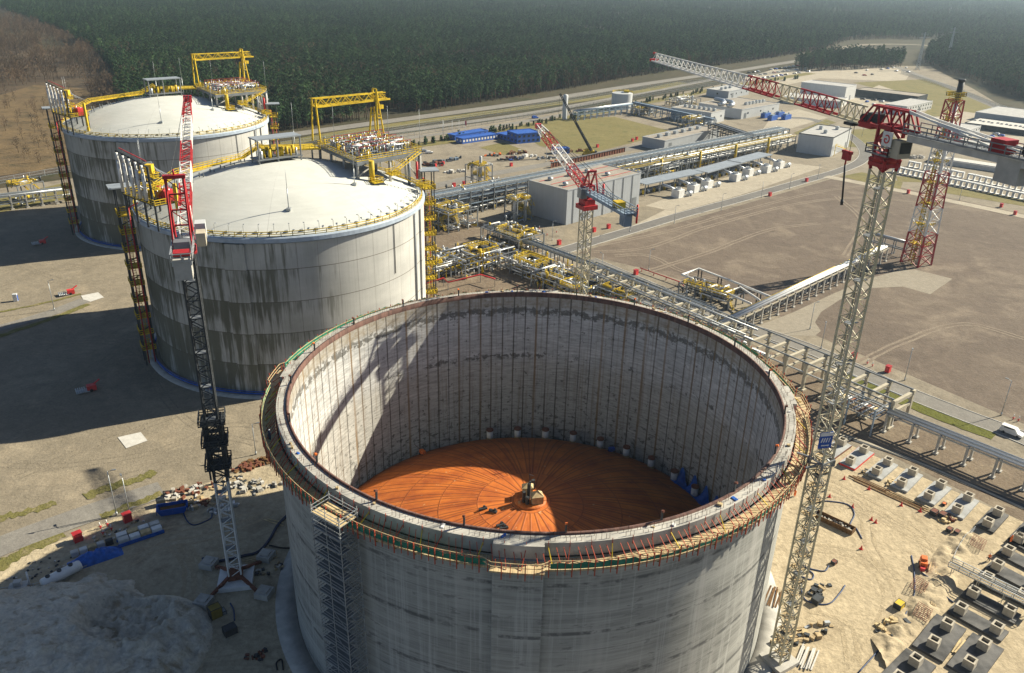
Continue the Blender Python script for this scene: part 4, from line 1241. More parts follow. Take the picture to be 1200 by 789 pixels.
mk = mb.build('sign_mark', M['brightred'], cr_)
mb = MB()
q = [J(1.8, 1.6, 82.7), J(-1.8, 1.6, 82.7), J(-1.8, -1.6, 82.7), J(1.8, -1.6, 82.7), J(1.8, 1.6, 82.7)]
mb.rail(q, 1.1, .05, 1.2); mb.box((0, 0, 82.75), (3.6, 3.2, .08), AZ)
mb.build('slewing_platform', M['grey'], cr_)
j0, j1 = J(4.5, 0, Z - .2), J(57.5, 0, 87.6)
jd = j1 - j0
cuts = [0, .10, .24, .33, .47, .70, 1]
cols = ['cream', 'red', 'cream', 'red', 'white', 'white']
hs = [2.0, 2.0, 2.0, 1.9, 1.8, 1.5, 1.25]
for i in range(6):
    mb = truss(MB(), j0 + jd * cuts[i], j0 + jd * cuts[i + 1], 1.5 if i < 5 else 1.3, hs[i], max(2, round((cuts[i + 1] - cuts[i]) * 36)), .09, .05, 0, 1.5 if i < 4 else 1.25, hs[i + 1])
    mb.build('jib_section', M[cols[i]], cr_)
MB().box(j1 + UP * .1, (.5, 1.5, .4), AZ).box(j1 + UP * 1.25, (.5, .4, .3), AZ).build('jib_head', M['brightred'], cr_)
mb = MB()
for s in (-1, 1): mb.bar(J(-3.5, s * .8, Z - .5), J(-26, s * .8, Z - .2), .28, .75)
mb.build('counter_jib', M['palecon'], cr_)
mb = MB().add([J(-3, -1.1, Z - .08), J(-26, -1.1, Z + .2), J(-26, 1.1, Z + .2), J(-3, 1.1, Z - .08)], [(0, 1, 2, 3)])
for s in (-1.25, 1.25): mb.rail([J(-3, s, Z), J(-25, s, Z + .2)], 1.1, .045, 1.7)
for t in range(10): mb.bar(J(-4 - t * 2, -1.1, Z + .1), J(-5 - t * 2, 1.1, Z + .1), .1)
mb.build('walkway_deck', M['grey'], cr_)
mb = MB()
for s in (-.5, .5):
    mb.bar(J(-2.6, s, Z + 2.4), J(-15.5, s * 1.6, Z + .5), .13, .2); mb.bar(J(-2.6, s, Z + 2.2), J(-22, s * 1.6, Z + .5), .13, .2)
mb.build('tie_bar', M['white'], cr_)
for i in range(5):
    MB().box(J(-16.0 - i * .55, 0, Z - 1.3), (.55, 1.9, 2.5), AZ).build('counterweight', M['concrete'], cr_)
MB().box(J(-15.2, 0, Z + .9), (1.8, 1.8, 1.4), AZ).build('winch_cabinet', M['red'], cr_)
MB().tube(J(-19, -.9, Z + 1.2), J(-19, .9, Z + 1.2), .95, 14).box(J(-21, 0, Z + .9), (1.6, 1.6, 1.3), AZ).build('rope_drum', M['black'], cr_)
hk = J(6.2, .2, 0)
MB().box(hk + UP * (Z - .5), (1.6, 1.6, .35), AZ).build('trolley', M['dark'], cr_)
mb = MB()
for s in (-.35, .35): mb.tube(hk + JD * s + UP * (Z - .5), hk + JD * s + UP * 81.8, .035, 5)
mb.build('hoist_rope', M['dark'], cr_)
MB().box(hk + UP * 81.2, (1.2, .5, 1.0), AZ).box(hk + UP * 81.7, (1.7, .35, .35), AZ).tube(hk + UP * 80.7, hk + UP * 80.1, .12, 6).build('hook_block', M['red'], cr_)
tag(MB().tube((0, 0, 0), (.5, 0, -4.6), .13, 8).tube((.5, 0, -4.6), (.55, 0, -5.3), .2, 8).build('hanging_pole', M['dark'], None, Vector((44.8, 99.2, 80.1)) + hk),
    'slim dark pole hanging from the red hook of the right tower crane', 'pole')
for z, s in ((38.2, 1), (38.9, 1)):
    pass
mb = MB()
for dx, dy in ((-1, -1), (-1, 1)): mb.bar((dx, dy, 38.6), (-2.6, dy * 2.0 + .6, 38.4), .25)
mb.lattice((0, 0, 38.2), (0, 0, 39.2), 2.5, 1, .14, .1, hint=(cos(.55), sin(.55), 0))
mb.build('wall_tie', M['grey'], cr_)
sb = MB().box((-.7, -1.62, 43.2), (2.0, .1, 2.6), .2)
sg = sb.build('banner', M['blue'], cr_)
mb = MB().box((-.68, -1.69, 44.2), (1.9, .05, .55), .2)
for i in range(4):
    mb.bar((-1.35 + i * .36, -1.80 + i * .08, 42.9), (-1.18 + i * .36, -1.77 + i * .08, 43.6), .16, .06)
mb.box((-.68, -1.69, 42.4), (1.2, .05, .16), .2)
mb.build('banner_lettering', M['white'], cr_)

# middle: small luffing crane just behind the open tank
cm = thing('tower_crane', 'smaller cream tower crane with red and white luffed jib just behind the open tank', 'tower crane', (15, 166.5, 0))
mast(cm, .4, 56.5, 2.0, .5, M['cream'], rc=.12, rb=.06, ladder=False)
MB().box((0, 0, .35), (4.4, 4.4, .7), .5).build('base_block', M['concrete'], cm)
MB().box((0, 0, 56.9), (3.4, 3.4, .9), .5).box((0, 0, 57.9), (2.5, 2.5, 1.2), .5).build('slewing_ring', M['red'], cm)
Z = 60.4
mb = MB().lattice((0, 0, 58.4), (0, 0, 61.4), 2.0, 2, .17, .12, hint=JD)
tp = J(-1.5, 0, Z + 4.2)
for s in (-1, 1):
    mb.bar(J(1, s * .9, Z), tp + JS * s * .8, .3); mb.bar(J(-3, s * .9, Z), tp + JS * s * .8, .24)
mb.bar(tp - JS, tp + JS, .4)
mb.build('head_frame', M['red'], cm)
MB().box(J(-1, 1.7, Z - .3), (1.8, 1.4, 2.0), AZ).build('cab', M['grey'], cm)
mb = MB()
for s in (-1, 1): mb.bar(J(-1, s * 1.1, Z - .3), J(-19, s * 1.1, Z - .3), .3, .5)
mb.add([J(-1, -1.3, Z), J(-19, -1.3, Z), J(-19, 1.3, Z), J(-1, 1.3, Z)], [(0, 1, 2, 3)])
mb.rail([J(-1, -1.4, Z), J(-19, -1.4, Z), J(-19, 1.4, Z), J(-1, 1.4, Z)], 1.1, .05, 1.6)
mb.build('machinery_deck', M['bluegrey'], cm)
MB().box(J(-14, 0, Z + .6), (2, 1.8, 1.3), AZ).build('winch', M['yellow'], cm)
for i in range(3): MB().box(J(-16.4 - i * .75, 0, Z - 1.5), (.58, 1.6, 2.3), AZ).build('counterweight', M['bluegrey'], cm)
j0, j1 = J(1.4, 0, Z + .4), J(28, 0, 68.6)
jd = j1 - j0
cuts = [0, .3, .62, .84, 1]
for i in range(4):
    mb = jib4(MB(), j0 + jd * cuts[i], j0 + jd * cuts[i + 1], 1.6, 0, max(3, round((cuts[i + 1] - cuts[i]) * 20)), rc=.085, rb=.045, w2=None if i < 3 else 1.0)
    mb.build('jib_section', M['red'] if i % 2 == 0 else M['white'], cm)
MB().box(j1, (1.2, 1.2, 1.1), AZ).build('jib_head', M['brightred'], cm)
mb = MB()
for s in (-.5, .5): mb.tube(tp + JS * s, j1 + UP * .6, .05, 5); mb.tube(tp + JS * s, J(-15, s, Z + .5), .05, 5)
mb.build('pendant_ropes', M['dark'], cm)
MB().tube(J(-.8, -3.2, Z - 1), J(-.8, -3.2, Z + 1.2), .25, 8).tube(J(-18.5, -1.6, Z - 2), J(-18.5, -1.6, Z + 1.6), .2, 8).build('warning_lamp', M['brightred'], cm)

# crawler crane far off
p = at(690, 183)
cw = thing('crawler_crane', 'yellow mobile crane with a long dark boom beside the blue site cabins', 'mobile crane', p)
MB().box((0, 0, 2.0), (6.5, 3, 2.2), .3).box((-1.5, -.8, 3.7), (2, 1.6, 1.6), .3).build('body', M['yellow'], cw)
for s in (-1, 1): MB().box((-s * .5, s * 1.9, .55), (7, .9, 1.1), .3).build('track', M['black'], cw)
MB().lattice((1.5, 0, 2.8), (-19, -4, 36), 1.3, 16, .16, .08, .7).tube((1.5, 0, 2.8), (-9, -2, 20), .45, 8).build('boom', M['dark'], cw)
MB().tube((-19, -4, 36), (-19.3, -4, 22), .06, 5).build('hoist_rope', M['dark'], cw)
MB().box((3.6, 1, 2.2), (1.6, 2.8, 1.6), .3).build('counterweight', M['dark'], cw)

# ------------------------------------------------------------------ flare tower
fl = thing('flare_tower', 'tall red and white lattice flare tower with yellow ladders beside the gravel lot', 'flare tower', at(1073, 309))
fz = radians(28)
Ht = 62.0
def leg(k, z):
    h = (3.9 - 1.7 * z / Ht) * 1.414; a = fz + pi / 4 + k * pi / 2
    return Vector((cos(a) * h, sin(a) * h, z))
bands = [0, 12.5, 22.5, 36, 47, Ht]
for i in range(5):
    mb = MB(); z0, z1 = bands[i], bands[i + 1]
    nb = max(2, round((z1 - z0) / 4.6))
    for k in range(4):
        mb.bar(leg(k, z0), leg(k, z1), .55 if i == 0 else .42)
        for j in range(nb):
            za, zb = z0 + (z1 - z0) * j / nb, z0 + (z1 - z0) * (j + 1) / nb
            k2 = (k + 1) % 4
            zm = (za + zb) / 2
            mb.bar(leg(k, za), leg(k2, zb), .22, caps=False); mb.bar(leg(k2, za), leg(k, zb), .22, caps=False)
            mb.bar(leg(k, zb), leg(k2, zb), .22, caps=False)
    mb.build('tower_section', M['red'] if i % 2 == 0 else M['white'], fl)
MB().tube((.6, -.4, .5), (.6, -.4, 61), .75, 12).build('flare_stack', M['white'], fl)
MB().tube((.6, -.4, 61), (.6, -.4, 68.5), 1.0, 12).tube((.6, -.4, 68.5), (.6, -.4, 69.3), 1.2, 12).build('flare_tip', M['dark'], fl)
mb = MB()
for z in (8, 16, 24, 32, 40, 48, 55, 61.5):
    w = (3.9 - 1.7 * z / Ht) * 1.5
    mb.box((-.8, .6, z), (w, w * .8, .15), fz)
    mb.rail([leg(3, z) * .7 + UP * z * .3, leg(2, z) * .85 + UP * z * .15, leg(1, z) * .7 + UP * z * .3], 1.2, .08, 1.5)
mb.rail([leg(k % 4, 61.5) * 1.03 for k in range(5)], 1.4, .1, 1.2)
for k in range(7):
    z = 8 * k; e = .5 if k % 2 else 0
    for s in (-.4, .4): mb.bar((-1.9 + e + s, -.9, z), (-1.9 + e + s, -.9, z + 8.5), .16)
    for q in range(9): mb.tube((-1.9 + e, -1.1, z + q), (-1.9 + e, -1.1, z + q + .16), .65, 8)
mb.build('access_ladders', M['yellow'], fl)
MB().tube((-2.4, 1.0, .5), (-1.2, .7, 58), .28, 8).build('riser_pipe', M['yellow'], fl)

# ------------------------------------------------------------------ buildings
A1 = radians(44); E1 = Vector((cos(A1), sin(A1), 0)); E2 = Vector((sin(A1), -cos(A1), 0))
def clad_mat(name, c, pitch=3.0, horiz=False):
    m, t, b = nt_new(name); k = N(t)
    x, y, z = k.xyz(k.coords())[:3]
    ln = k.math('MAXIMUM', line(k, x, pitch, .05), line(k, y, pitch, .05))
    col = k.mix(k.ramp(k.noise(k.coords(), .25, 4, .6), .3, .7), tuple(v * .93 for v in c), tuple(v * 1.05 for v in c))
    st = k.noise(k.vec(k.math('MULTIPLY', k.math('ADD', x, y), 1.1), k.math('MULTIPLY', z, .06), 0), 1, 4, .6)
    col = mulc(k, col, k.math('MULTIPLY_ADD', st, .22, .88))
    col = k.mix(k.math('MULTIPLY', ln, .5), col, tuple(v * .5 for v in c))
    k.put(b.inputs['Base Color'], col); b.inputs['Roughness'].default_value = .55
    return m
M['clad1'] = clad_mat('grey_wall_panels', (.37, .39, .41), 3.2)
M['clad2'] = clad_mat('pale_wall_panels', (.50, .51, .51), 3.0)
M['clad3'] = clad_mat('white_wall_panels', (.60, .60, .58), 2.6)
M['cladblue'] = clad_mat('blue_cabin_panels', (.02, .10, .42), 2.5)
M['cladred'] = clad_mat('red_cabin_frames', (.30, .06, .05), 2.6)
M['darkpile'] = mat('dark_covering', (.035, .038, .042), .8, 0, .4, .3, .2)

def hall(name, label, cat, corner, right, left, h, wall, roof=None, win=0, door=True, rows=1, top=None, group=None, winmat=None):
    """corner/right/left: ground points of the near vertical edge and of the ends of its two visible faces"""
    c = corner if isinstance(corner, Vector) else at(*corner)
    r = right if isinstance(right, Vector) else at(*right)
    l = left if isinstance(left, Vector) else at(*left)
    d = (r - c); L = d.length; ux = d.normalized(); D = (l - c).length
    rz = atan2(ux.y, ux.x)
    o = thing(name, label, cat, (c.x, c.y, .02), rz, group)
    MB().prism([(0, 0), (L, 0), (L, D), (0, D)], 0, h).build('wall', wall, o)
    mb = MB()
    mb.prism([(.3, .3), (L - .3, .3), (L - .3, D - .3), (.3, D - .3)], h - .1, h + .06)
    mb.build('roof', roof or M['flatroof'], o)
    mb = MB()
    for p, q in (((0, 0), (L, 0)), ((L, 0), (L, D)), ((L, D), (0, D)), ((0, D), (0, 0))):
        mb.bar((p[0], p[1], h + .12), (q[0], q[1], h + .12), .32, .5)
    mb.build('parapet', wall if not top else top, o)
    if win:
        for j in range(rows):
            z = h * (.55 if rows == 1 else (.28, .74)[j])
            n = win
            for i in range(n):
                x = L * (i + .5) / n
                w = MB().box((x, -.03, z), (min(1.6, L / n * .55), .1, min(1.4, h / rows * .42))).build('window', winmat or M['glass'], o)
            m_ = max(1, int(n * D / L * .8))
            for i in range(m_):
                y = D * (i + .5) / m_
                MB().box((-.03, y, z), (.1, min(1.6, D / m_ * .55), min(1.4, h / rows * .42))).build('window', winmat or M['glass'], o)
    if door:
        MB().box((L * .9 if door is True else door * L, -.04, min(2.1, h * .42)), (min(3.2, L * .1), .12, min(4.2, h * .84))).build('door', M['grey'], o)
    return o, L, D

b1, L, D = hall('compressor_hall', 'large grey panelled hall with vented gravel roof behind the middle red crane', 'industrial hall', (663, 264), (748, 240), at(663, 264) + Vector((-.70, .72, 0)) * 23, 15.2, M['clad1'], M['roofgravel'], 0, .93)
for x, y in ((.15, .75), (.4, .75), (.12, .3), (.36, .3), (.62, .72), (.68, .3)):
    MB().tube((0, 0, 0), (0, 0, .7), .8, 12).tube((0, 0, .7), (0, 0, 1.2), 1.25, 12).rev([(1.25, 1.2), (.9, 1.6), (.05, 1.75)], 14).build('roof_vent', M['galv'], b1, (x * L, y * D, 15.2))
mb = MB()
for y in (.2, .5, .8): mb.bar((2, y * D, 15.5), (L - 2, y * D, 15.5), .14)
mb.build('roof_cable', M['brightred'], b1)
for i in range(7): MB().tube((L * (i + .6) / 7.5, -.18, 0), (L * (i + .6) / 7.5, -.18, 15), .12, 6).build('down_pipe', M['dark'], b1)

b2, L, D = hall('switch_house', 'square pale windowless block with dark rimmed flat roof beside the gravel lot', 'building', (973, 184), (994, 172), (937, 177), 11.5, M['clad2'], None, 0, .8, top=M['dark'])
for x, y in ((.3, .4), (.6, .7), (.75, .3)): MB().box((0, 0, 1), (2.5, 2, 2)).box((0, 0, 2.1), (2.1, 1.6, .2)).build('roof_unit', M['galv'], b2, (x * L, y * D, 11.5))
MB().stair((L * .15, -1.2, 6), (L * .75, -1.2, 0.2), 1.2).rail([(L * .05, -1.2, 6), (L * .15, -1.2, 6)], 1.2, .06).bar((L * .1, -1, 0), (L * .1, -1, 6), .3).build('outside_stairs', M['yellow'], b2)

h1, L, D = hall('pump_hall', 'long low pale hall carrying two big silver ducts on its roof', 'industrial hall', (868, 140), (912, 132), (824, 131), 7, M['clad2'], M['roofgravel'], 3, .1)
for y in (.35, .55):
    MB().path([(L * -.02, y * D - 2, 8.6), (L * .1, y * D - 2, 9.0), (L * .16, y * D, 9), (L * .3, y * D + 6, 9), (L * .35, D * .95, 9)], 1.5, 12).build('roof_duct', M['silver'], h1)
for i in range(6): MB().box((0, 0, .9), (3, 2.4, 1.8)).tube((0, 0, 1.8), (0, 0, 2.2), .9, 12).build('roof_unit', M['galv'], h1, (L * (.45 + .09 * i), D * .3, 7))
h2, L, D = hall('workshop', 'grey workshop with rooftop units behind the ducted pump hall', 'industrial hall', (853, 116), (877, 111), (824, 114), 6, M['clad1'], None, 4, .2)
for i in range(3): MB().box((0, 0, .9), (3, 2.4, 1.8)).box((0, 0, 1.9), (2.4, 1.9, .25)).build('roof_unit', M['galv'], h2, (L * (.2 + .2 * i), D * .5, 6))
h3, L, D = hall('control_building', 'pale control building half hidden behind the dark pipe rack', 'building', (832, 146), (848, 142), (780, 141), 8, M['clad2'], M['roofgravel'], 2, .3)
for i in range(7): MB().box((0, 0, .9), (2.2, 2.2, 1.8)).tube((0, 0, 1.8), (0, 0, 2.1), .8, 12).build('roof_unit', M['galv'], h3, (L * .5, D * (.1 + .12 * i), 8))
h4, L, D = hall('electrical_building', 'flat roofed bluish building with tarpaulin beside it, in front of the grass field', 'building', (778, 177), (842, 162), (752, 172), 6, M['clad1'], M['roofgravel'], 0, .1)
for i in range(6): MB().box((0, 0, .9), (3.2, 2.2, 1.8)).box((0, 0, 1.9), (2.6, 1.8, .2)).build('roof_unit', M['galv'], h4, (L * (.12 + .14 * i), D * .55, 6))
h6, L, D = hall('warehouse', 'tall white boxy warehouse near the far car park', 'warehouse', (989, 119), (1001, 116), (958, 111), 12, M['clad3'], None, 0, .5)
h6b, L, D = hall('annex', 'low white annex running in front of the tall far warehouse', 'building', (985, 127), (992, 122), (944, 117), 5, M['clad3'], None, 2, .5)
h7, L, D = hall('site_office', 'long white two storey office block with rows of windows on the far grass', 'office block', (1061, 135), (1091, 128), (1039, 131), 6.4, M['clad3'], M['flatroof'], 10, .5, 2)
h8, L, D = hall('site_office', 'shorter white two storey office block behind the red and white cabins', 'office block', (1128, 165), (1147, 158), (1114, 160), 6, M['clad3'], M['flatroof'], 6, .5, 2)
h9, L, D = hall('cabin_stack', 'two storey stack of white cabins with red frames by the parked cars', 'site cabins', (1117, 176), (1169, 184), at(1117, 176) + Vector((6, 10, 0)), 5.8, M['clad3'], M['flatroof'], 10, False, 2, top=M['red'])
mb = MB()
for i in range(11): mb.bar((L * i / 10, -.06, 0), (L * i / 10, -.06, 5.8), .3)
for z in (.15, 2.9, 5.7): mb.bar((0, -.07, z), (L, -.07, z), .3)
mb.build('cabin_frames', M['cladred'], h9)
h10, L, D = hall('warehouse', 'grey shed with white roof at the far edge of the construction yard', 'warehouse', (1215, 150), (1240, 142), (1174, 138), 5.5, M['clad1'], M['flatroof'], 0, .5)
h11, L, D = hall('covered_stack', 'long dark covered stack topped with pale slabs beside the grey shed', 'material stack', (1206, 160), (1222, 154), (1151, 147), 3.4, M['darkpile'], M['palecon'], 0, False)
for i in range(14): MB().box((0, 0, .3), (2.8, 2.0, .6)).box((.3, 0, .75), (2, 1.4, .3)).build('slab_bundle', M['palecon'], h11, (L * .5 + random.uniform(-3, 3), D * (i + .5) / 14, 3.4))
h12, L, D = hall('retaining_wall', 'long black sheeted embankment wall in the far grass', 'embankment wall', (1001, 113), (1074, 122), at(1001, 113) + Vector((6, 22, 0)), 6, M['darkpile'], M['roofgravel'], 0, False)
# blue site cabins
for i, (c, r, dpt, h, lab, wn) in enumerate((
        ((533, 165), (572, 158.5), 7, 3.1, 'rearmost long single storey blue cabin row by the grass', 6),
        ((542, 169), (584, 163), 7, 3.1, 'front long blue cabin row with a band of pale windows', 12),
        ((582, 162), (606, 168), 12, 3.1, 'low blue cabin block joining the two storey blue block', 6),
        ((606, 169), (633, 166.5), 13, 6.0, 'two storey blue cabin block nearest the red crane tip', 5))):
    cc_, rr_ = at(*c), at(*r); d = (rr_ - cc_).normalized()
    o, L, D = hall('site_cabin', lab, 'site cabin', cc_, rr_, cc_ + Vector((-d.y, d.x, 0)) * dpt, h, M['cladblue'], M['cladblue'], wn, False, 2 if h > 5 else 1, winmat=M['white'] if i == 1 else M['glass'])
p = at(650, 181); o, L, D = hall('tool_container', 'small blue container beside the mobile crane', 'container', p, p + Vector((9, 3, 0)), p + Vector((-2, 5, 0)), 3, M['cladblue'], M['cladblue'], 2, False)
for i, (px, py) in enumerate(((897, 138), (905, 141), (913, 137), (921, 140))):
    p = at(px, py)
    o = thing('generator_set', 'blue packaged generator in the cluster beside the ducted pump hall', 'generator', p, A1, 'blue packaged generators')
    MB().box((0, 0, 1.8), (9, 3.6, 3.4)).build('housing', M['cladblue'], o)
    MB().box((-1, 0, 3.9), (4, 2.6, .8)).tube((3, 0, 3.4), (3, 0, 5.0), .5, 10).build('radiator', M['bluegrey'], o)

# small storage tank, silo
p = at(728, 127)
o = thing('water_tank', 'white cylindrical water tank with yellow railed top near the highway', 'water tank', p)
MB().rev([(8.2, 0), (8.2, 12), (.05, 13.2)], 40, smooth=False).build('tank_shell', M['paleclad'], o)
MB().rail([(8.2 * cos(k * pi / 9), 8.2 * sin(k * pi / 9), 12) for k in range(9)], 1.2, .1, 2).box((3, -2, 13.6), (4, 3, 1.6)).build('top_railing', M['yellow'], o)
o = thing('silo', 'slim white upright silo at the edge of the grass field', 'silo', at(661.5, 140))
MB().rev([(1.75, 0), (1.75, 17), (1.2, 17.8), (.05, 18)], 20).build('silo_shell', M['paleclad'], o)
MB().tube((1.9, 0, 0), (1.9, 0, 17), .1, 6).build('ladder', M['galv'], o)

# ------------------------------------------------------------------ pipe racks
def rack(name, label, p, q, w, zs, col='concrete', gap=8, pipes=(), trays=(), edge=None, colw=.45, cat='pipe rack', rail=None):
    p, q = Vector((*p[:2], 0)), Vector((*q[:2], 0))
    d = q - p; L = d.length; rz = atan2(d.y, d.x)
    o = thing(name, label, cat, p, rz)
    n = max(1, round(L / gap))
    for i in range(n + 1):
        x = L * i / n
        mb = MB()
        for s in (-1, 1): mb.bar((x, s * w / 2, 0), (x, s * w / 2, zs[-1]), colw); mb.box((x, s * w / 2, .2), (colw * 2.2, colw * 2.2, .4))
        for z in zs: mb.bar((x, -w / 2 - .4, z), (x, w / 2 + .4, z), colw * .8)
        mb.build('trestle', M[col], o)
    for (y, z, r, m) in pipes: MB().tube((-.5, y, z + r), (L + .5, y, z + r), r, 8).build('pipe', M[m], o)
    for (y, z, ww, m) in trays:
        MB().box((L / 2, y, z), (L, ww, .12)).box((L / 2, y - ww / 2, z + .15), (L, .08, .4)).box((L / 2, y + ww / 2, z + .15), (L, .08, .4)).build('cable_tray', M[m], o)
    if edge:
        mb = MB()
        for s in (-1, 1):
            for z in zs: mb.bar((0, s * w / 2, z - .1), (L, s * w / 2, z - .1), .25, .4)
        mb.build('edge_beam', M[edge], o)
    if rail:
        mb = MB()
        for s in (-1, 1): mb.rail([(0, s * w / 2, zs[-1] + .1), (L, s * w / 2, zs[-1] + .1)], 1.1, .06, 3)
        mb.build('walkway_railing', M[rail], o)
    return o, L
a = at(500, 232, 10); b = at(918, 151, 10)
rk, RL = rack('pipe_rack', 'very long high pipe rack of grey cable trays crossing the plant behind the grey hall', a, b, 9, (5, 8, 10.4), 'grey', 7,
     [(-4, 8, .28, 'silver'), (-3, 8, .2, 'galv'), (-2.2, 8, .35, 'white'), (-1, 8, .2, 'silver'), (1, 8, .3, 'galv'), (2.4, 8, .25, 'silver'), (3.6, 5, .3, 'silver'), (-3, 5, .3, 'white'), (0, 5, .4, 'silver')],
     [(-3.4, 10.6, 1.4, 'grey'), (-1.5, 10.6, 1.2, 'galv'), (.4, 10.6, 1.4, 'bluegrey'), (2.2, 10.6, 1.2, 'grey'), (3.8, 10.6, 1.0, 'galv')], 'bluegrey')
mb = MB()
for i in range(int(RL / 3.5)): mb.bar((i * 3.5, -4.6, 11.2), (i * 3.5, 4.6, 11.2), .12, caps=False); mb.bar((i * 3.5, -4.6, 10.4), (i * 3.5, -4.6, 11.3), .14, caps=False)
mb.build('tray_bracket', M['galv'], rk)
# yellow lower rack along its near side
off = E2 * 9.5
rk2, RL2 = rack('pipe_rack', 'yellow railed pipe rack running along the front of the long grey rack', a + E1 * 92 + off, b + off * 1.0 - E1 * 4, 4.5, (4.5, 7.4), 'grey', 9,
      [(-1.6, 7.4, .3, 'galv'), (-.6, 7.4, .22, 'silver'), (.4, 7.4, .2, 'yellow'), (1.6, 7.4, .35, 'silver'), (-1.4, 4.5, .3, 'white'), (1, 4.5, .4, 'silver')], [], 'grey', .4, rail='yellow')
for i in range(5):
    x = RL2 * (.12 + .18 * i)
    MB().tube((x, -2, 0), (x, -2, 9.6), .8, 8).build('yellow_column', M['yellow'], rk2)

# cable walkway along the lot road, seen just over the rim
p, q = at(569, 263, 5), at(836, 362, 5)
rack('cable_bridge', 'grey elevated cable walkway with posts running down to the right behind the open tank', p, q, 2.6, (4.4,), 'grey', 4.8, [(-.4, 4.5, .18, 'galv'), (.1, 4.5, .18, 'silver'), (.6, 4.5, .15, 'galv')], [(-.9, 4.6, .9, 'galv'), (.9, 4.6, .9, 'bluegrey')], 'bluegrey', .32, 'cable bridge', rail='grey')
# concrete portal rack
P0, P1 = at(900, 411, 7), at(1047, 473, 7); P0.z = P1.z = 0
du = (P1 - P0).normalized(); dn = Vector((-du.y, du.x, 0))
po = thing('concrete_rack', 'row of tan concrete portal frames between the open tank and the road', 'pipe rack', P1, atan2(du.y, du.x))
sp_ = (P1 - P0).length / 6
for i in range(20):
    x = -i * sp_
    mb = MB()
    for y in (0, 9.2):
        mb.bar((x, y, 0), (x, y, 7.6), .75, .75); mb.box((x, y, .25), (1.7, 1.7, .5)); mb.box((x, y, 7.5), (1.1, 1.0, .9))
    mb.bar((x, -.3, 7.1), (x, 9.5, 7.1), .8, .9); mb.bar((x, 0, 4.2), (x, 9.2, 4.2), .6, .7)
    mb.build('portal_frame', M['tancon'], po)
for y in (0, 9.2):
    MB().bar((-19 * sp_, y, 8.05), (0, y, 8.05), .3, .35).build('long_beam', M['grey'], po)
    MB().bar((-19 * sp_, y + .3, 5.0), (0, y + .3, 5.0), .3, .35).build('long_beam', M['galv'], po)
for i, (y, z, r, m) in enumerate(((1.2, 4.6, .3, 'silver'), (2.1, 4.6, .2, 'white'), (3.0, 4.6, .3, 'silver'), (4.6, 4.6, .2, 'galv'), (6, 4.6, .4, 'silver'), (7.5, 7.6, .3, 'silver'), (2, 7.6, .25, 'galv'))):
    MB().tube((-19 * sp_, y, z + r), ((-7.5 if i > 1 else -6) * sp_, y, z + r), r, 8).build('pipe', M[m], po)
# steel side frame with stored pipes
sf = thing('steel_frame', 'blue grey steel side frame with shelves of stored pipes beside the concrete portals', 'steel frame', P1 + du * -14.5 - dn * 7.2, atan2(du.y, du.x))
for x in (0, 7, 14):
    for y in (0, 6.6): MB().bar((x, y, 0), (x, y, 7.2), .32).build('post', M['bluegrey'], sf)
mb = MB()
for z in (4.6, 7.1):
    for y in (0, 2.2, 4.4, 6.6): mb.bar((0, y, z), (14, y, z), .2, .28)
    for x in (0, 3.5, 7, 10.5, 14): mb.bar((x, 0, z), (x, 6.6, z), .2, .26)
mb.bar((0, 0, 0), (7, 0, 4.6), .18); mb.bar((7, 6.6, 0), (14, 6.6, 4.6), .18)
mb.build('floor_beams', M['grey'], sf)
for i in range(16):
    x = .5 + i * .85
    MB().tube((x, .3, 4.95), (x, 6.3, 4.95), .2, 8).build('stored_pipe', M[('white', 'rust', 'silver', 'plywood', 'silver')[i % 5]], sf)
# low trestle rack leaving to the right
p = at(1066, 519); q = p + (at(1160, 558.5) - p).normalized() * 82
d = (q - p).normalized(); nrm = Vector((-d.y, d.x, 0))
rack('pipe_rack', 'low pipe rack on paired concrete trestles along the grass strip at right', p + nrm * 1.8 - d * 6.5, q + nrm * 1.8, 3.8, (4.9,), 'concrete', 6.3,
     [(-1.5, 5.05, .26, 'silver'), (-.8, 5.05, .2, 'galv'), (0, 5.05, .3, 'silver'), (.8, 5.05, .2, 'galv'), (1.5, 5.05, .24, 'silver')], [], 'galv', .5)
# pipe bridge to the flare
p = at(846, 380, 5); q = at(1035, 291, 5)
rack('pipe_bridge', 'white pipe bridge on concrete posts leading across the gravel to the flare tower', p, q, 3.6, (5.2,), 'concrete', 5.2, [(-1.0, 5.4, .42, 'white'), (0, 5.4, .42, 'white'), (.9, 5.4, .3, 'silver'), (1.5, 5.4, .2, 'yellow')], [], 'tancon', .5)
p = at(1024, 277, 5); q = at(1062, 287, 5)
rack('pipe_bridge', 'short dark braced pipe bridge joining the flare tower foot', p, q, 2.0, (3, 6), 'grey', 4, [(-.4, 6, .35, 'silver'), (.5, 6, .3, 'white')], [], 'grey', .3)
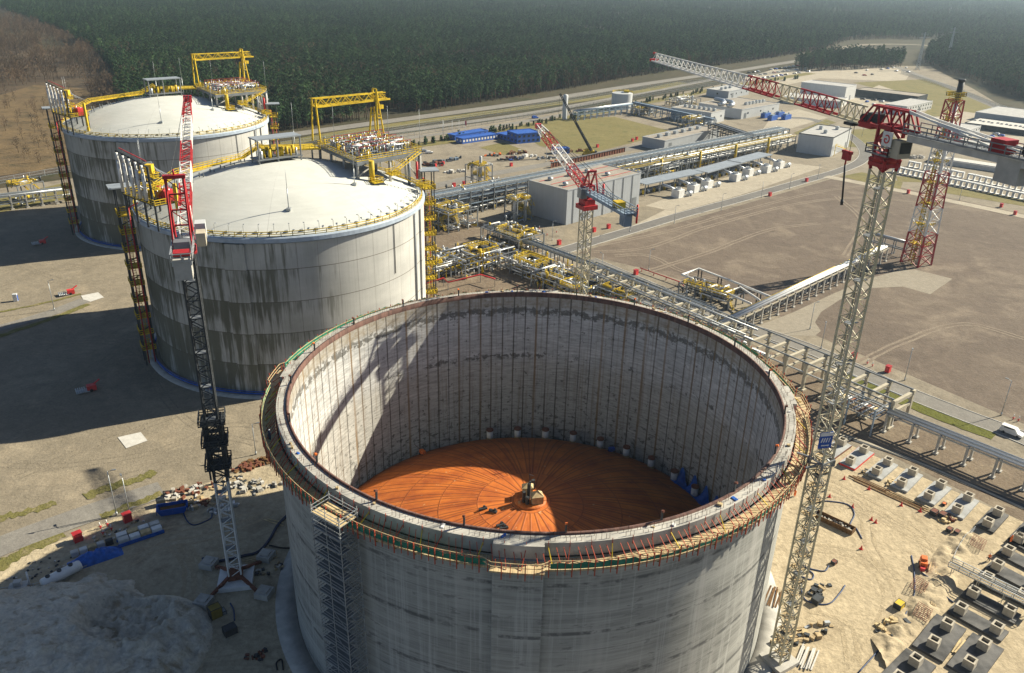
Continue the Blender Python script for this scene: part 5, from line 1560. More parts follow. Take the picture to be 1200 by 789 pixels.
# rack by the silo
rack('pipe_rack', 'blue grey pipe rack between the slim silo and the white water tank', at(674, 141), at(738, 132), 5, (4, 6.5), 'bluegrey', 7, [(-1.5, 6.5, .4, 'bluegrey'), (0, 6.5, .4, 'silver'), (1.5, 6.5, .4, 'galv')], [], 'bluegrey', .5)
rack('pipe_rack', 'blue grey pipe rack stretching from the water tank towards the dark rack', at(742, 131), at(835, 152), 5, (4, 6.5), 'bluegrey', 7, [(-1.5, 6.5, .4, 'bluegrey'), (0, 6.5, .5, 'silver'), (1.5, 6.5, .4, 'galv')], [(0, 7.5, 4, 'bluegrey')], 'bluegrey', .5)
rack('pipe_rack', 'dark dense pipe rack branch meeting the long grey rack at its far end', at(838, 148, 9), at(880, 162, 9), 10, (5, 8, 10), 'dark', 6, [(-3, 10, .4, 'dark'), (-1, 10, .4, 'grey'), (1, 10, .4, 'dark'), (3, 8, .4, 'silver')], [(-2, 10.6, 3, 'dark'), (2, 10.6, 3, 'grey')], 'dark', .4)

# ------------------------------------------------------------------ process units: columns, decks with yellow rails, pipework, vessels
def process_unit(label, p, L, W, Hh, rz, seed, decks=1, vessels=3, npipe=26, name='process_unit', yel=1.):
    g = random.Random(seed)
    o = thing(name, label, 'process plant', (p.x, p.y, .03), rz)
    nx, ny = max(2, round(L / 6) + 1), max(2, round(W / 6) + 1)
    mb = MB()
    for i in range(nx):
        for j in range(ny):
            x, y = -L / 2 + L * i / (nx - 1), -W / 2 + W * j / (ny - 1)
            mb.bar((x, y, 0), (x, y, Hh), .4)
    for i in range(nx):
        x = -L / 2 + L * i / (nx - 1)
        for z in ([Hh] if decks < 2 else [Hh * .5, Hh]): mb.bar((x, -W / 2, z), (x, W / 2, z), .3)
    for j in range(ny):
        y = -W / 2 + W * j / (ny - 1)
        mb.bar((-L / 2, y, Hh), (L / 2, y, Hh), .3)
    mb.build('steel_frame', M['grey'], o)
    for k in range(decks * 2):
        z = Hh * (.55 if k % 2 and decks > 1 else 1.0) + .15
        l, w = L * g.uniform(.25, .55), W * g.uniform(.35, .7)
        x, y = g.uniform(-L / 2, L / 2 - l), g.uniform(-W / 2, W / 2 - w)
        MB().prism([(x, y), (x + l, y), (x + l, y + w), (x, y + w)], z - .1, z).build('platform', M['grey'], o)
        MB().rail([(x, y, z), (x + l, y, z), (x + l, y + w, z), (x, y + w, z), (x, y, z)], 1.2, .07, 1.6).build('platform_railing', M['yellow'], o)
        MB().stair((x + l, y + .6, z), (x + l + 3, y + .6, max(.1, z - 4)), 1).build('stair_flight', M['yellow'], o)
    big = [MB(), MB(), MB(), MB()]
    for i in range(npipe):
        r = g.choice((.12, .18, .25, .38)); z = g.choice((.8, 1.8, 2.8, Hh * .6, Hh + .4, Hh + .9)); m = g.choice((0, 0, 0, 1, 2, 3, 3) if yel else (0, 0, 1, 1, 2))
        if g.random() < .55:
            y = g.uniform(-W / 2, W / 2); x0 = g.uniform(-L / 2, 0); x1 = x0 + g.uniform(.25, .8) * L
            x1 = min(x1, L / 2)
            pts = [(x0, y, max(.2, z - g.uniform(.5, 3))), (x0, y, z), (x1, y, z)]
            if g.random() < .5: pts.append((x1, min(W / 2, y + g.uniform(1, 4)), z))
        else:
            x = g.uniform(-L / 2, L / 2); y0 = g.uniform(-W / 2, 0); y1 = min(W / 2, y0 + g.uniform(.3, .9) * W)
            pts = [(x, y0, z), (x, y1, z), (x, y1, max(.2, z - g.uniform(.5, 3)))]
        for s0, s1 in zip(pts[:-1], pts[1:]): big[m].tube(s0, s1, r, 7)
    for i in range(int(npipe * 1.3)):
        x, y = g.uniform(-L / 2, L / 2), g.uniform(-W / 2, W / 2); z = g.choice((0, 0, Hh + .2)); h = g.uniform(.7, 2.6); r = g.choice((.15, .25, .4)); m = g.choice((0, 0, 1, 2, 2, 3, 3))
        big[m].tube((x, y, z), (x, y, z + h), r, 7)
        if g.random() < .5: big[m].tube((x - .6, y, z + h * .7), (x + .6, y, z + h * .7), r * .8, 7)
    for b, nm, m in zip(big, ('pipework', 'insulated_pipes', 'valves', 'yellow_pipes'), ('silver', 'white', 'dark', 'yellow')):
        if b.v: b.build(nm, M[m], o)
    for i in range(vessels):
        x, y = -L / 2 + L * (i + .5) / vessels, g.uniform(-W * .3, W * .3); h = g.uniform(.9, 1.25) * Hh + 1
        MB().rev([(.05, 0), (.75, 0), (.75, h), (.5, h + .4), (.05, h + .5)], 14).build('vessel', M['paleclad'], o, (x, y, .2))
    return o
A2 = A1 - pi / 2
process_unit('process unit packed with yellow decks right beside the nearer domed tank', at(520, 262), 26, 16, 8, A2, 11, 2, 2, 56)
process_unit('process unit of silver pipes under the yellow deck left of the grey hall', at(560, 243), 34, 13, 9, A1, 12, 2, 2, 64)
process_unit('low jumble of pipes and yellow valves just over the tank rim at its left', at(512, 318), 22, 16, 4.5, A1, 13, 1, 1, 60)
process_unit('pipe manifold of long white lines between the rim and the cable walkway', at(560, 312), 26, 16, 5.5, A1, 14, 1, 1, 56)
process_unit('pipe manifold with dark frames beside the cable walkway foot', at(600, 287), 22, 14, 6, A2, 15, 1, 1, 48)
process_unit('low yellow edged pipe grid above the far rim near the middle crane', at(628, 322), 26, 14, 4.5, A2, 16, 1, 0, 52)
process_unit('pipe grid in the shade at the foot of the middle crane', at(665, 342), 24, 12, 4.5, A2, 26, 1, 0, 40)
process_unit('grey stair tower unit standing against the shaded end of the grey hall', at(607, 259), 9, 8, 10, A1, 17, 3, 2, 14, yel=.5)
process_unit('yellow and dark framed equipment tower alone in front of the long rack', at(561, 221), 10, 9, 12, A1, 18, 3, 1, 14)
for i, (px, py) in enumerate(((722, 220), (768, 206), (812, 194), (852, 182))):
    process_unit(('vaporiser manifold with white columns next to the grey hall end', 'vaporiser manifold with white columns behind the longest canopy', 'vaporiser manifold with white columns between the first and second canopy', 'vaporiser manifold with white columns behind the farthest canopy')[i],
                 at(px, py), 30, 12, 6.5, A1, 30 + i, 1, 4, 40)
process_unit('transformer yard of small frames in front of the workshop', at(800, 123), 30, 14, 5, A1, 41, 0, 2, 22, yel=.3)
process_unit('switchgear frames beside the white water tank', at(752, 134), 22, 12, 5, A1, 42, 1, 2, 20)
process_unit('yellow decked valve station beside the control building', at(812, 150), 24, 10, 7, A1, 43, 1, 2, 24)
vs_ = process_unit('valve station with yellow platform and white pipe loop on the gravel over the rim', at(832, 350), 20, 9, 4, A2, 44, 1, 1, 22)
lp = thing('pipe_loop', 'white overhead pipe loop around the valve station on the gravel lot', 'pipe', at(832, 350))
base = at(832, 350)
pts = [at(905, 349, 5.4), at(866, 333, 5.4), at(819, 315, 5.4), at(799, 322, 5.4), at(812, 327, 5.4)]
MB().path([p - base for p in pts], .42, 8).build('pipe', M['white'], lp)
pts = [at(890, 352, 5.0), at(868, 337, 5.0), at(850, 343, 5.0), at(880, 356, 5.0)]
MB().path([p - base for p in pts], .4, 8).build('pipe', M['white'], lp)
for px, py in ((866, 333), (819, 315), (842, 324), (888, 342)):
    q = at(px, py, 5.0) - base
    MB().bar((q.x, q.y, -.0), (q.x, q.y, 5), .35).bar((q.x + 1.2, q.y, -.0), (q.x + 1.2, q.y, 5), .35).build('pipe_support', M['dark'], lp)
# red fire main on stands
fm = thing('fire_main', 'red fire water pipe on short stands crossing the gravel behind the tank rim', 'pipe', at(750, 322))
base = at(750, 322)
pts = [at(750, 314, 1.2), at(798, 331, 1.2), at(802, 336, 1.0)]
MB().path([p - base for p in pts], .2, 8).build('pipe', M['brightred'], fm)
for t in (.05, .35, .65, .95):
    q = pts[0] + (pts[1] - pts[0]) * t - base
    MB().bar((q.x, q.y, 0), (q.x, q.y, 1.2), .25).build('stand', M['brightred'], fm)
fm = thing('fire_main', 'bent red pipe climbing past yellow valves just over the left rim', 'pipe', at(550, 335)); base = at(550, 335)
pts = [at(500, 332, 3), at(520, 326, 3), at(525, 331, 3), at(563, 322, 3), at(580, 327, 3)]
MB().path([p - base for p in pts], .28, 8).build('pipe', M['brightred'], fm)
for t in pts[1:]: MB().bar((t.x - base.x, t.y - base.y, 0), (t.x - base.x, t.y - base.y, 3), .2).build('stand', M['grey'], fm)

# canopies and white fan units
for i, (a_, b_, lab) in enumerate((((757, 217), (823, 203), 'longest grey canopy roof over vaporisers, next to the grey hall'), ((829, 203), (868, 192), 'middle grey canopy roof over vaporisers behind white fan units'), ((867, 192), (904, 182), 'farthest grey canopy roof over vaporisers, next to the pale square block'))):
    p, q = at(*a_, 5.6), at(*b_, 5.6); p.z = q.z = 0
    d = q - p; L = d.length
    o = thing('canopy', lab, 'canopy', p, atan2(d.y, d.x))
    MB().box((L / 2, 4, 6), (L + 1, 9, .25)).box((L / 2, -.4, 5.85), (L + 1.05, .2, .5)).build('roof_sheet', M['canopy'], o)
    for k in range(max(2, int(L / 9)) + 1):
        x = L * k / max(2, int(L / 9))
        mb = MB()
        for y in (.3, 7.8): mb.bar((x, y, 0), (x, y, 5.9), .4)
        mb.build('post', M['grey'], o)
    mb = MB()
    for k in range(int(L / 4)):
        x = 2 + k * 4; mb.tube((x, 3, 0), (x, 3, 2.2), .7, 10, m=k % 2); mb.tube((x, 5, .8), (x + 2.5, 5, .8), .6, 10, m=1)
    mb.build('pump_row', [M['yellow'], M['silver']], o)
vap = None
VAPL = ('first white fan unit counted from the grey hall', 'second white fan unit counted from the grey hall', 'third white fan unit counted from the grey hall, last under the longest canopy', 'fourth white fan unit, first in front of the middle canopy', 'fifth white fan unit, second in front of the middle canopy', 'sixth white fan unit, in front of the farthest canopy', 'last white fan unit, nearest the pale square block')
for i, (px, py) in enumerate(((794, 231), (812, 225), (828, 220), (861, 212), (876, 206), (897, 202), (912, 197))):
    p = at(px, py); p.z = .06
    if vap is None:
        vap = thing('fan_unit', VAPL[0], 'vaporiser', p, A1, 'white fan units along the canopies')
        MB().box((0, 0, 2.1), (4.6, 4.6, 3.6)).box((0, 0, .2), (4.9, 4.9, .3)).build('housing', M['white'], vap)
        mb = MB().rev([(1.5, 3.85), (1.5, 4.7), (1.2, 4.7), (1.1, 4.1), (.05, 4.0)], 18, smooth=False); mb.build('fan_cowl', M['paleclad'], vap)
        MB().box((0, 0, 4.35), (2.4, .2, .1)).box((0, 0, 4.35), (.2, 2.4, .1)).build('fan_blades', M['grey'], vap)
        mb = MB(); mb.tube((4.2, -2.6, 1.5), (7.6, -2.6, 1.5), 1.1, 14); mb.box((4.8, -2.6, .4), (.4, 1.8, .8)); mb.box((7.0, -2.6, .4), (.4, 1.8, .8))
        mb.build('drum', M['silver'], vap)
        MB().path([(-.5, 2, 3.4), (-1, 5, 4.2), (-1.5, 9, 4.6)], .7, 10).build('duct', M['silver'], vap)
    else: dup(vap, p, A1, VAPL[i])

# sheet pile wall, precast frames
p, q = at(645, 197), at(733, 178)
o = thing('sheet_pile_wall', 'rust brown sheet pile wall along the road behind the grey hall', 'retaining wall', p, atan2(q.y - p.y, q.x - p.x))
L = (q - p).length; mb = MB()
for i in range(int(L / 1.2)): mb.box((i * 1.2 + .6, .25 if i % 2 else -.25, 1.6), (1.2, .2, 3.2)); mb.box((i * 1.2 + 1.2, 0, 1.6), (.2, .7, 3.2))
mb.build('sheet_piles', M['rust'], o); MB().bar((0, -.5, 3.1), (L, -.5, 3.1), .4, .4).build('capping_beam', M['grey'], o)
pf = None
for row, (a_, b_, n) in enumerate((((1050, 202), (1212, 237), 26), ((1068, 196), (1216, 228), 23))):
    for i in range(n):
        p = at(*a_) + (at(*b_) - at(*a_)) * (i / (n - 1))
        if random.random() < .06: continue
        if pf is None:
            pf = MB().box((-1.6, 0, 1.7), (.7, 2.4, 3.4)).box((1.6, 0, 1.7), (.7, 2.4, 3.4)).box((0, 0, 3.1), (2.6, 2.4, .6)).box((0, 0, .15), (2.6, 2.0, .3)).build('precast_frame', M['white'], None, p, radians(-42))
            tag(pf, 'white precast concrete frame in the rows stored beside the grass at right', 'concrete frame', 'precast concrete frames in rows')
        else: dup(pf, p, radians(-42) + random.uniform(-.05, .05))
p = at(1140, 196)
o = tag(MB().prism([(-24, -5), (24, -5), (24, 6), (-24, 6)], 0, 2.6).prism([(-22, -4), (22, -4), (22, 5), (-22, 5)], 2.6, 3.0).build('concrete_platform', M['palecon'], None, p, radians(-40)), 'broad pale concrete platform behind the rows of precast frames', 'platform')

p, q = at(-60, 254, 0), at(84, 236, 0)
rack('pipe_rack', 'concrete pipe rack running out from the far tank at the left edge', p, q, 4, (3, 6), 'concrete', 6, [(-1.3, 6, .35, 'silver'), (0, 6, .25, 'galv'), (1.2, 6, .35, 'silver'), (0, 3, .3, 'galv')], [(-.5, 6.9, 1.2, 'galv')], 'galv', .6)
process_unit('yellow decked valve platform over the pipe rack at the left edge', at(34, 236), 12, 8, 8.5, A1 + .3, 71, 1, 0, 16)
process_unit('pipe unit with silver headers between the middle crane and cable walkway', at(712, 352), 20, 10, 4.5, A2, 72, 1, 0, 30)
process_unit('valve skid row at the far end of the yellow railed rack', at(905, 168), 16, 8, 6, A1, 73, 1, 1, 18)

# ------------------------------------------------------------------ foundations at the lower right
M['plinthcon'] = mat('cream_plinth_concrete', (.42, .375, .30), .9, 0, .2, 1.2, .2)
def plinth_mb():
    mb = MB(); w, t, h = .85, .28, 1.55
    for s in (-1, 1):
        mb.box((s * (w - t / 2), 0, h / 2), (t, 2 * w, h)); mb.box((0, s * (w - t / 2), h / 2), (2 * w - 2 * t, t, h))
    mb.box((0, 0, .5), (2 * w - 2 * t, 2 * w - 2 * t, 1.0), m=1)
    return mb
def foundation(a, b, m, label, W=4.2, over=1.6, edge=None):
    """slab with two hollow plinths; a and b are the ground points under the plinths"""
    c = (a + b) / 2; d = b - a; L = d.length + over * 2
    o = thing('foundation_slab', label, 'foundation', (c.x, c.y, .05), atan2(d.y, d.x), 'foundation slabs with hollow plinths')
    MB().box((0, 0, .25), (L, W, .5)).build('slab', M[m], o)
    if edge:
        mb = MB()
        for s in (-1, 1): mb.box((0, s * (W / 2 + .04), .22), (L + .1, .06, .44)); mb.box((s * (L / 2 + .04), 0, .22), (.06, W, .44))
        mb.build('formwork_edge', M[edge], o)
    for s in (-1, 1): plinth_mb().build('plinth', [M['plinthcon'], M['dark']], o, (s * d.length / 2, 0, .5), random.uniform(-.03, .03))
    return o
PL2 = [(((972, 531), (986, 521)), 'slabgrey', 'half hidden grey slab beside the crane mast, first of the pale row', 'rust'),
       (((996, 543), (1012, 530)), 'slabgrey', 'pale slab with red formwork edge, second of the pale row', 'brightred'),
       (((1027, 555), (1040, 544)), 'slabgrey', 'pale slab with two hollow plinths, third of the pale row', None),
       (((1056, 569), (1069, 556)), 'slabgrey', 'pale slab with two hollow plinths, fourth of the pale row', None),
       (((1088, 584), (1102, 571)), 'slabgrey', 'pale slab with two hollow plinths, fifth of the pale row', None),
       (((1121, 600), (1134, 586)), 'slabgrey', 'pale slab with two hollow plinths, last of the pale row', None),
       (((1157, 616), (1169, 603)), 'darkcon', 'black coated slab standing just after the pale row', None),
       (((1194, 634), (1207, 620)), 'darkcon', 'black coated slab at the frame edge after the pale row', None),
       (((1193, 634), (1235, 656)), 'darkcon', 'black coated slab running out of the frame behind the worker on a plinth', None),
       (((1181, 649), (1224, 671)), 'darkcon', 'black coated slab with an orange worker standing by its plinth', None),
       (((1168, 666), (1210, 688)), 'darkcon', 'black coated slab between the worker and the plank gangway', None),
       (((1156, 681), (1198, 701)), 'darkcon', 'black coated slab under the plank gangway', None),
       (((1140, 698), (1182, 720)), 'darkcon', 'black coated slab first in front of the plank gangway', None),
       (((1125, 717), (1167, 740)), 'darkcon', 'black coated slab second in front of the plank gangway', None)]
M['slabgrey'] = mat('fresh_slab_concrete', (.34, .345, .34), .85, 0, .2, .5, .1)
for (a, b), m, lab, e in PL2:
    foundation(at(*a, .5), at(*b, .5), m, lab, 3.7 if m == 'slabgrey' else 3.4, 1.5, e)
for a, b, lab in (((1093, 757), (1109, 736), 'broad square black slab left of the timber strips, nearest the sand bank'), ((1135, 781), (1152, 759), 'broad square black slab right of the timber strips'), ((1072, 778), (1052, 799), 'black slab cut by the bottom edge of the picture')):
    foundation(at(*a, .5), at(*b, .5), 'darkcon', lab, 5.0, 2.3)
# plank gangway over the slabs
p, q = at(1112, 665, 1.6), at(1215, 716, 1.6)
o = thing('gangway', 'narrow plank gangway with handrails crossing over the black slabs', 'gangway', Vector((p.x, p.y, 0)))
r_ = q - p; nn = Vector((-r_.y, r_.x, 0)).normalized()
Z3 = Vector((0, 0, 2.3))
MB().add([nn * -.9 + Z3, nn * .9 + Z3, Vector((r_.x, r_.y, 0)) + nn * .9 + Z3, Vector((r_.x, r_.y, 0)) - nn * .9 + Z3], [(0, 1, 2, 3)]).build('planks', M['timber'], o)
mb = MB()
for s in (-.95, .95): mb.rail([nn * s + Z3, Vector((r_.x, r_.y, 0)) + nn * s + Z3], 1.1, .05, 1.8)
mb.build('handrail', M['galv'], o)
mb = MB()
for t in (.05, .35, .65, .95):
    for s in (-.8, .8): mb.bar(Vector((r_.x, r_.y, 0)) * t + nn * s, Vector((r_.x, r_.y, 0)) * t + nn * s + Z3, .1)
mb.build('scaffold_legs', M['galv'], o)
# timber left between slabs
def planks(label, px, n, L, rz, m='timber', name='plank_pile', cat='timber'):
    p = at(*px)
    mb = MB(); g = random.Random(px[0])
    for i in range(n): mb.bar((-L / 2 * g.uniform(.7, 1), (i - n / 2) * .35, .1 + .12 * (i % 3)), (L / 2 * g.uniform(.7, 1), (i - n / 2) * .35 + g.uniform(-.3, .3), .1 + .12 * (i % 3)), .25, .1)
    return tag(mb.build(name, M[m], None, (p.x, p.y, .06), rz), label, cat)
planks('yellowish planks lying between the two broad black slabs', (1120, 757), 7, 5, A1, 'plywood')
planks('bundle of beams on the sand by the first pale slabs', (1040, 578), 6, 18, radians(-46), 'brush', 'beam_row')
planks('plank pile by the foot of the right crane mast', (932, 746), 9, 5, .2)
planks('loose formwork timbers beside the trench at the lower right', (1085, 700), 8, 5, 1.2, 'timber')
planks('grey boards leaning near the foot of the right crane', (944, 772), 8, 6, 1.0, 'palecon')
planks('long planks laid flat by the tank wall near the right crane', (905, 700), 8, 6, 1.1, 'brush')
# trench wall and walkway strip behind the pale row
strip('path', [(930, 497), (985, 511), (1060, 536), (1130, 566), (1200, 594), (1280, 630)], 1.6, .06, M['darkpile'])
strip('path', [(940, 500), (1000, 514), (1070, 540), (1140, 570), (1200, 597)], .8, .065, M['paving'])
# trough container, hoses, barrow
p = at(977, 615)
o = thing('trough', 'long rusty open trough filled with debris on the pale sand', 'skip', (p.x, p.y, .06), radians(-44))
mb = MB()
for s in (-1, 1): mb.box((0, s * .9, .55), (8, .12, 1.1)); mb.box((s * 4, 0, .55), (.12, 1.8, 1.1))
mb.build('trough_wall', M['brush'], o); MB().box((0, 0, .1), (8, 1.8, .15)).build('trough_floor', M['dark'], o)
mb = MB()
for i in range(40): mb.box((random.uniform(-3.7, 3.7), random.uniform(-.7, .7), random.uniform(.3, .75)), (random.uniform(.2, .7), .3, .25), random.uniform(0, 3))
tag(mb.build('debris', M['rubble'], None, (p.x, p.y, .06), radians(-44)), 'broken debris heaped inside the rusty trough', 'debris', None, 'stuff')
def hose(label, pts, r=.13, m='hoseblue'):
    P = [at(*q) for q in pts]; b = P[0].copy(); P = spline([q - b for q in P], 6)
    mb = MB().path([q + Vector((0, 0, r + .03)) for q in P], r, 7)
    return tag(mb.build('hose', M[m], None, b), label, 'hose')
M['hoseblue'] = mat('blue_hose', (.03, .055, .13), .5, 0, .3, 1)
hose('dark blue hose looped from the trough to the tank side', [(1010, 632), (1003, 620), (996, 616), (1001, 603), (993, 592), (968, 588), (958, 590)])
hose('blue hose curling in an S beside the mast shadow', [(940, 664), (952, 668), (966, 670), (971, 664)])
hose('blue hose wound twice by the crane base', [(938, 676), (950, 680), (953, 674), (944, 668), (938, 672), (941, 700), (955, 708), (972, 708), (984, 696), (990, 687)])
hose('long dark hose following the edge of the excavation', [(1005, 790), (1030, 762), (1046, 742), (1060, 722), (1071, 698), (1071, 670), (1068, 652)], .12)
hose('blue hose between the orange machine and the black slabs', [(1080, 672), (1090, 680), (1098, 692), (1108, 700), (1117, 707)], .14)
hose('thick dark hose bundle snaking across shaded sand by the left crane base', [(238, 656), (243, 661), (258, 659), (285, 653), (303, 648), (316, 634), (325, 618), (337, 605)], .28, 'navy')
hose('thin black hose in the shaded sand running to the tank wall', [(316, 640), (330, 643), (345, 643)], .16, 'black')
hose('pale blue hose curling away from the blue skip', [(214, 600), (220, 612), (228, 616), (240, 612), (248, 607), (248, 598)], .13)
hose('short blue hose hanging in the shade below the white crane base', [(270, 708), (274, 716), (275, 728)], .14)
hose('hose loop lying at the bottom edge near the tank base', [(325, 786), (324, 778), (330, 774), (332, 786)], .14, 'black')
# small machines and boxes on the sand
p = at(1081, 664)
o = thing('concrete_pump', 'small orange site machine on the sand bank with hoses attached', 'machine', (p.x, p.y, .06), 1.2)
MB().box((0, 0, .9), (2.2, 1.2, 1.2)).box((.3, 0, 1.7), (1.2, 1, .5)).build('body', M['orange'], o); MB().box((-1.6, .2, .6), (.9, .8, .7)).build('engine', M['brightred'], o)
for s in (-.6, .6):
    for x in (-.7, .7): MB().tube((x, s, .28), (x, s * 1.25, .28), .28, 10).build('wheel', M['black'], o)
def crate(label, px, d, m, rz=.7, group=None, z=.06, name='crate', cat='crate'):
    p = at(*px); o = thing(name, label, cat, (p.x, p.y, z), rz, group)
    x, y, h = d
    MB().box((0, 0, h / 2), d).build('box_body', M[m], o)
    mb = MB()
    for s in (-1, 1): mb.box((s * x / 2, 0, h / 2), (.08, y + .1, h + .06)); mb.box((0, s * y / 2, h), (x + .1, .08, .1))
    mb.build('box_frame', M['dark'], o)
    return o
crate('open rust red crate by the pale slabs, left of a pair', (1094, 603), (1.5, 1.2, 1.0), 'rust')
crate('open rust red crate by the pale slabs, right of a pair', (1104, 606), (1.5, 1.2, 1.0), 'rust')
crate('small red brown box farther out on the sand, left one', (1112, 623), (1.2, .9, .8), 'rust')
crate('small red brown box farther out on the sand, right one', (1121, 626), (1.2, .9, .8), 'rust')
crate('small orange box between pale slabs', (1106, 592), (.9, .7, .5), 'orange')
crate('dark box at the corner of the fenced trench', (1129, 634), (1.0, .8, .5), 'galv')
crate('yellow generator box beside the hose at the trench edge', (1053, 712), (1.7, 1.3, 1.1), 'yellow')
crate('brown box at the end of the S shaped hose', (977, 661), (1.0, .8, .7), 'rust')
crate('dark compressor at the loop of blue hose', (957, 706), (1.9, 1.3, 1.1), 'dark')
for i, (px, py) in enumerate(((1018, 574), (1056, 593), (1078, 600), (999, 595), (1021, 610), (1026, 613), (1009, 644), (989, 562), (972, 583))):
    p = at(px, py)
    tag(MB().tube((0, 0, 0), (0, 0, .9), .28, 10, .06).box((0, 0, .03), (.6, .6, .06)).build('traffic_cone', M['brightred'], None, (p.x, p.y, .06)), 'small red marker cone standing on the pale sand right of the tank', 'cone', 'red marker cones on the sand')
# mesh mats leaning on the bank
for px, lab in (((1076, 690), 'rebar mat lying beside the upper end of the trench hose'), ((1145, 640), 'rebar mat by the head of the gangway'), ((1080, 722), 'rebar mat lower down the sand bank')):
    p = at(*px); mb = MB()
    for i in range(9): mb.bar((-2 + i * .5, -1.2, .35), (-2 + i * .5, 1.2, .75), .06)
    for i in range(6): mb.bar((-2, -1.2 + i * .48, .35 + i * .08), (2, -1.2 + i * .48, .35 + i * .08), .06)
    tag(mb.build('rebar_mat', M['rust'], None, (p.x, p.y, .4), .9), lab, 'rebar mat')
# barrier fence along the trench
def fence(label, pts, h, gap, m, name='fence', mesh=None, cat='fence', r=.05):
    P = [at(*q) for q in pts]; b = P[0].copy()
    o = thing(name, label, cat, b)
    npost = 0
    mb = MB(); me = MB(); posts = MB()
    for p, q in zip(P[:-1], P[1:]):
        n = max(1, round((q - p).length / gap))
        for i in range(n):
            e = p + (q - p) * (i / n) - b
            if npost < 95: MB().bar((0, 0, 0), (0, 0, h), r * 2).build('post', M[m], o, e)
            else: posts.bar(e, e + Vector((0, 0, h)), r * 2, caps=False)
            npost += 1
        for z in (h * .98, h * .5, .15): mb.bar(p - b + Vector((0, 0, z)), q - b + Vector((0, 0, z)), r * 1.2, caps=False)
        n2 = max(2, int((q - p).length / .45))
        if mesh:
            for i in range(n2):
                e = p + (q - p) * (i / n2) - b
                me.bar(e + Vector((0, 0, .1)), e + Vector((0, 0, h * .96)), mesh, caps=False)
    mb.build('fence_rails', M[m], o)
    if me.v: me.build('wire_mesh', M[m], o)
    if posts.v: tag(posts.build('far_posts', M[m], o), kind='stuff')
    return o
fence('temporary barrier fence along the head of the trench on the sand', [(1112, 668), (1120, 648), (1130, 632), (1142, 622)], 1.1, 2, 'galv')
fence('long wire fence with grey posts between the highway and the plant', [(-60, 226), (70, 203), (330, 172), (460, 154), (613, 129), (733, 108), (800, 99), (880, 90), (960, 80)], 3.0, 7.5, 'galv', mesh=.05, r=.09)
fence('second wire fence with grey posts along the near side of the highway verge', [(460, 163), (613, 139), (733, 117), (830, 101), (905, 92)], 3.0, 6, 'galv', mesh=.05, r=.09)
fence('wire fence running along the curved road beside the far forest', [(1056, 86), (1090, 97), (1125, 108), (1160, 122), (1200, 138), (1260, 160)], 3.0, 6, 'galv', mesh=.05, r=.09)
fence('low rope fence of thin poles on the sunny sand at the lower left', [(0, 695), (40, 690), (78, 679)], 1.1, 3, 'galv')

# ------------------------------------------------------------------ lower left: skip, trailers, tarpaulin, debris
p = at(203, 601)
o = thing('skip', 'blue open skip with brown load near the road end at left', 'skip', (p.x, p.y, .06), .35)
mb = MB()
for s in (-1, 1):
    mb.add([(-2.2, s * 1.0, .2), (2.2, s * 1.0, .2), (2.9, s * 1.2, 1.7), (-2.9, s * 1.2, 1.7)], [(0, 1, 2, 3)]); mb.add([(s * 2.2, -1, .2), (s * 2.2, 1, .2), (s * 2.9, 1.2, 1.7), (s * 2.9, -1.2, 1.7)], [(0, 1, 2, 3)])
mb.rail([(-2.9, -1.2, .7), (2.9, -1.2, .7), (2.9, 1.2, .7), (-2.9, 1.2, .7), (-2.9, -1.2, .7)], 1.0, .06, 3, mid=False, toe=False)
mb.build('skip_body', M['blue'], o); MB().box((0, 0, .9), (4.6, 2.1, .4)).build('load', M['brush'], o)
o = thing('barrow_frame', 'dark steel frame machine standing beside the blue skip', 'machine', at(189, 592) + Vector((0, 0, .05)), .6)
MB().box((0, 0, .9), (1.6, 1.4, 1.2)).bar((.6, 0, 0), (.8, 0, 3), .2).build('machine_body', M['dark'], o)
MB().bar((.8, 0, 3), (2.6, .3, 2.4), .16).build('arm', M['dark'], o)
o = thing('pallet_stack', 'white wrapped bundles on blue edged trays near the blue sheeted heap', 'material stack', at(164, 628) + Vector((0, 0, .05)), radians(36))
for k in range(2):
    for i in range(4): MB().box((-3 + i * 2, -.9 + k * 1.7, .65), (1.85, 1.3, 1.2)).box((-3 + i * 2, -.9 + k * 1.7, 1.28), (1.7, 1.15, .12)).build('bundle', M[('palecon', 'white', 'plywood', 'white')[(i + k) % 4]], o)
MB().box((0, -1.75, .4), (8.3, .2, .7)).box((0, .05, .4), (8.3, .15, .5)).build('tray', M['tarpblue'], o)
# blue sheeted heap
def cloth_heap(x, y):
    h = 1.7 * max(0, 1 - abs(x / 4.6) ** 2.6) * max(0, 1 - abs(y / 1.7) ** 2.2) ** .8
    return h * (1 + .3 * fbm(x + 7, y, .9, 4)) - .03
p = at(112, 655)
vs, fs = [], []
nx, ny = 44, 18
for j in range(ny + 1):
    for i in range(nx + 1):
        x, y = -4.7 + 9.4 * i / nx, -1.75 + 3.5 * j / ny; vs.append((x, y, cloth_heap(x, y)))
fs = [(j * (nx + 1) + i, j * (nx + 1) + i + 1, (j + 1) * (nx + 1) + i + 1, (j + 1) * (nx + 1) + i) for j in range(ny) for i in range(nx)]
tag(MB().add(vs, fs, 0, True).build('tarpaulin', M['tarpblue'], None, (p.x, p.y, .06), radians(36)), 'crumpled blue tarpaulin over a long heap at the shadow edge, lower left', 'tarpaulin')
o = thing('pallet_stack', 'pale crates and dark pallets lying behind the blue tarpaulin', 'material stack', at(110, 644) + Vector((0, 0, .05)), radians(36))
for i in range(5): MB().box((-3.2 + i * 1.5, 0, .5), (1.3, 1.1, .9)).box((-3.2 + i * 1.5, 0, 1.0), (1.1, .9, .12)).build('bundle', M[('palecon', 'white', 'plywood', 'palecon', 'dark')[i]], o)
p = at(74, 681)
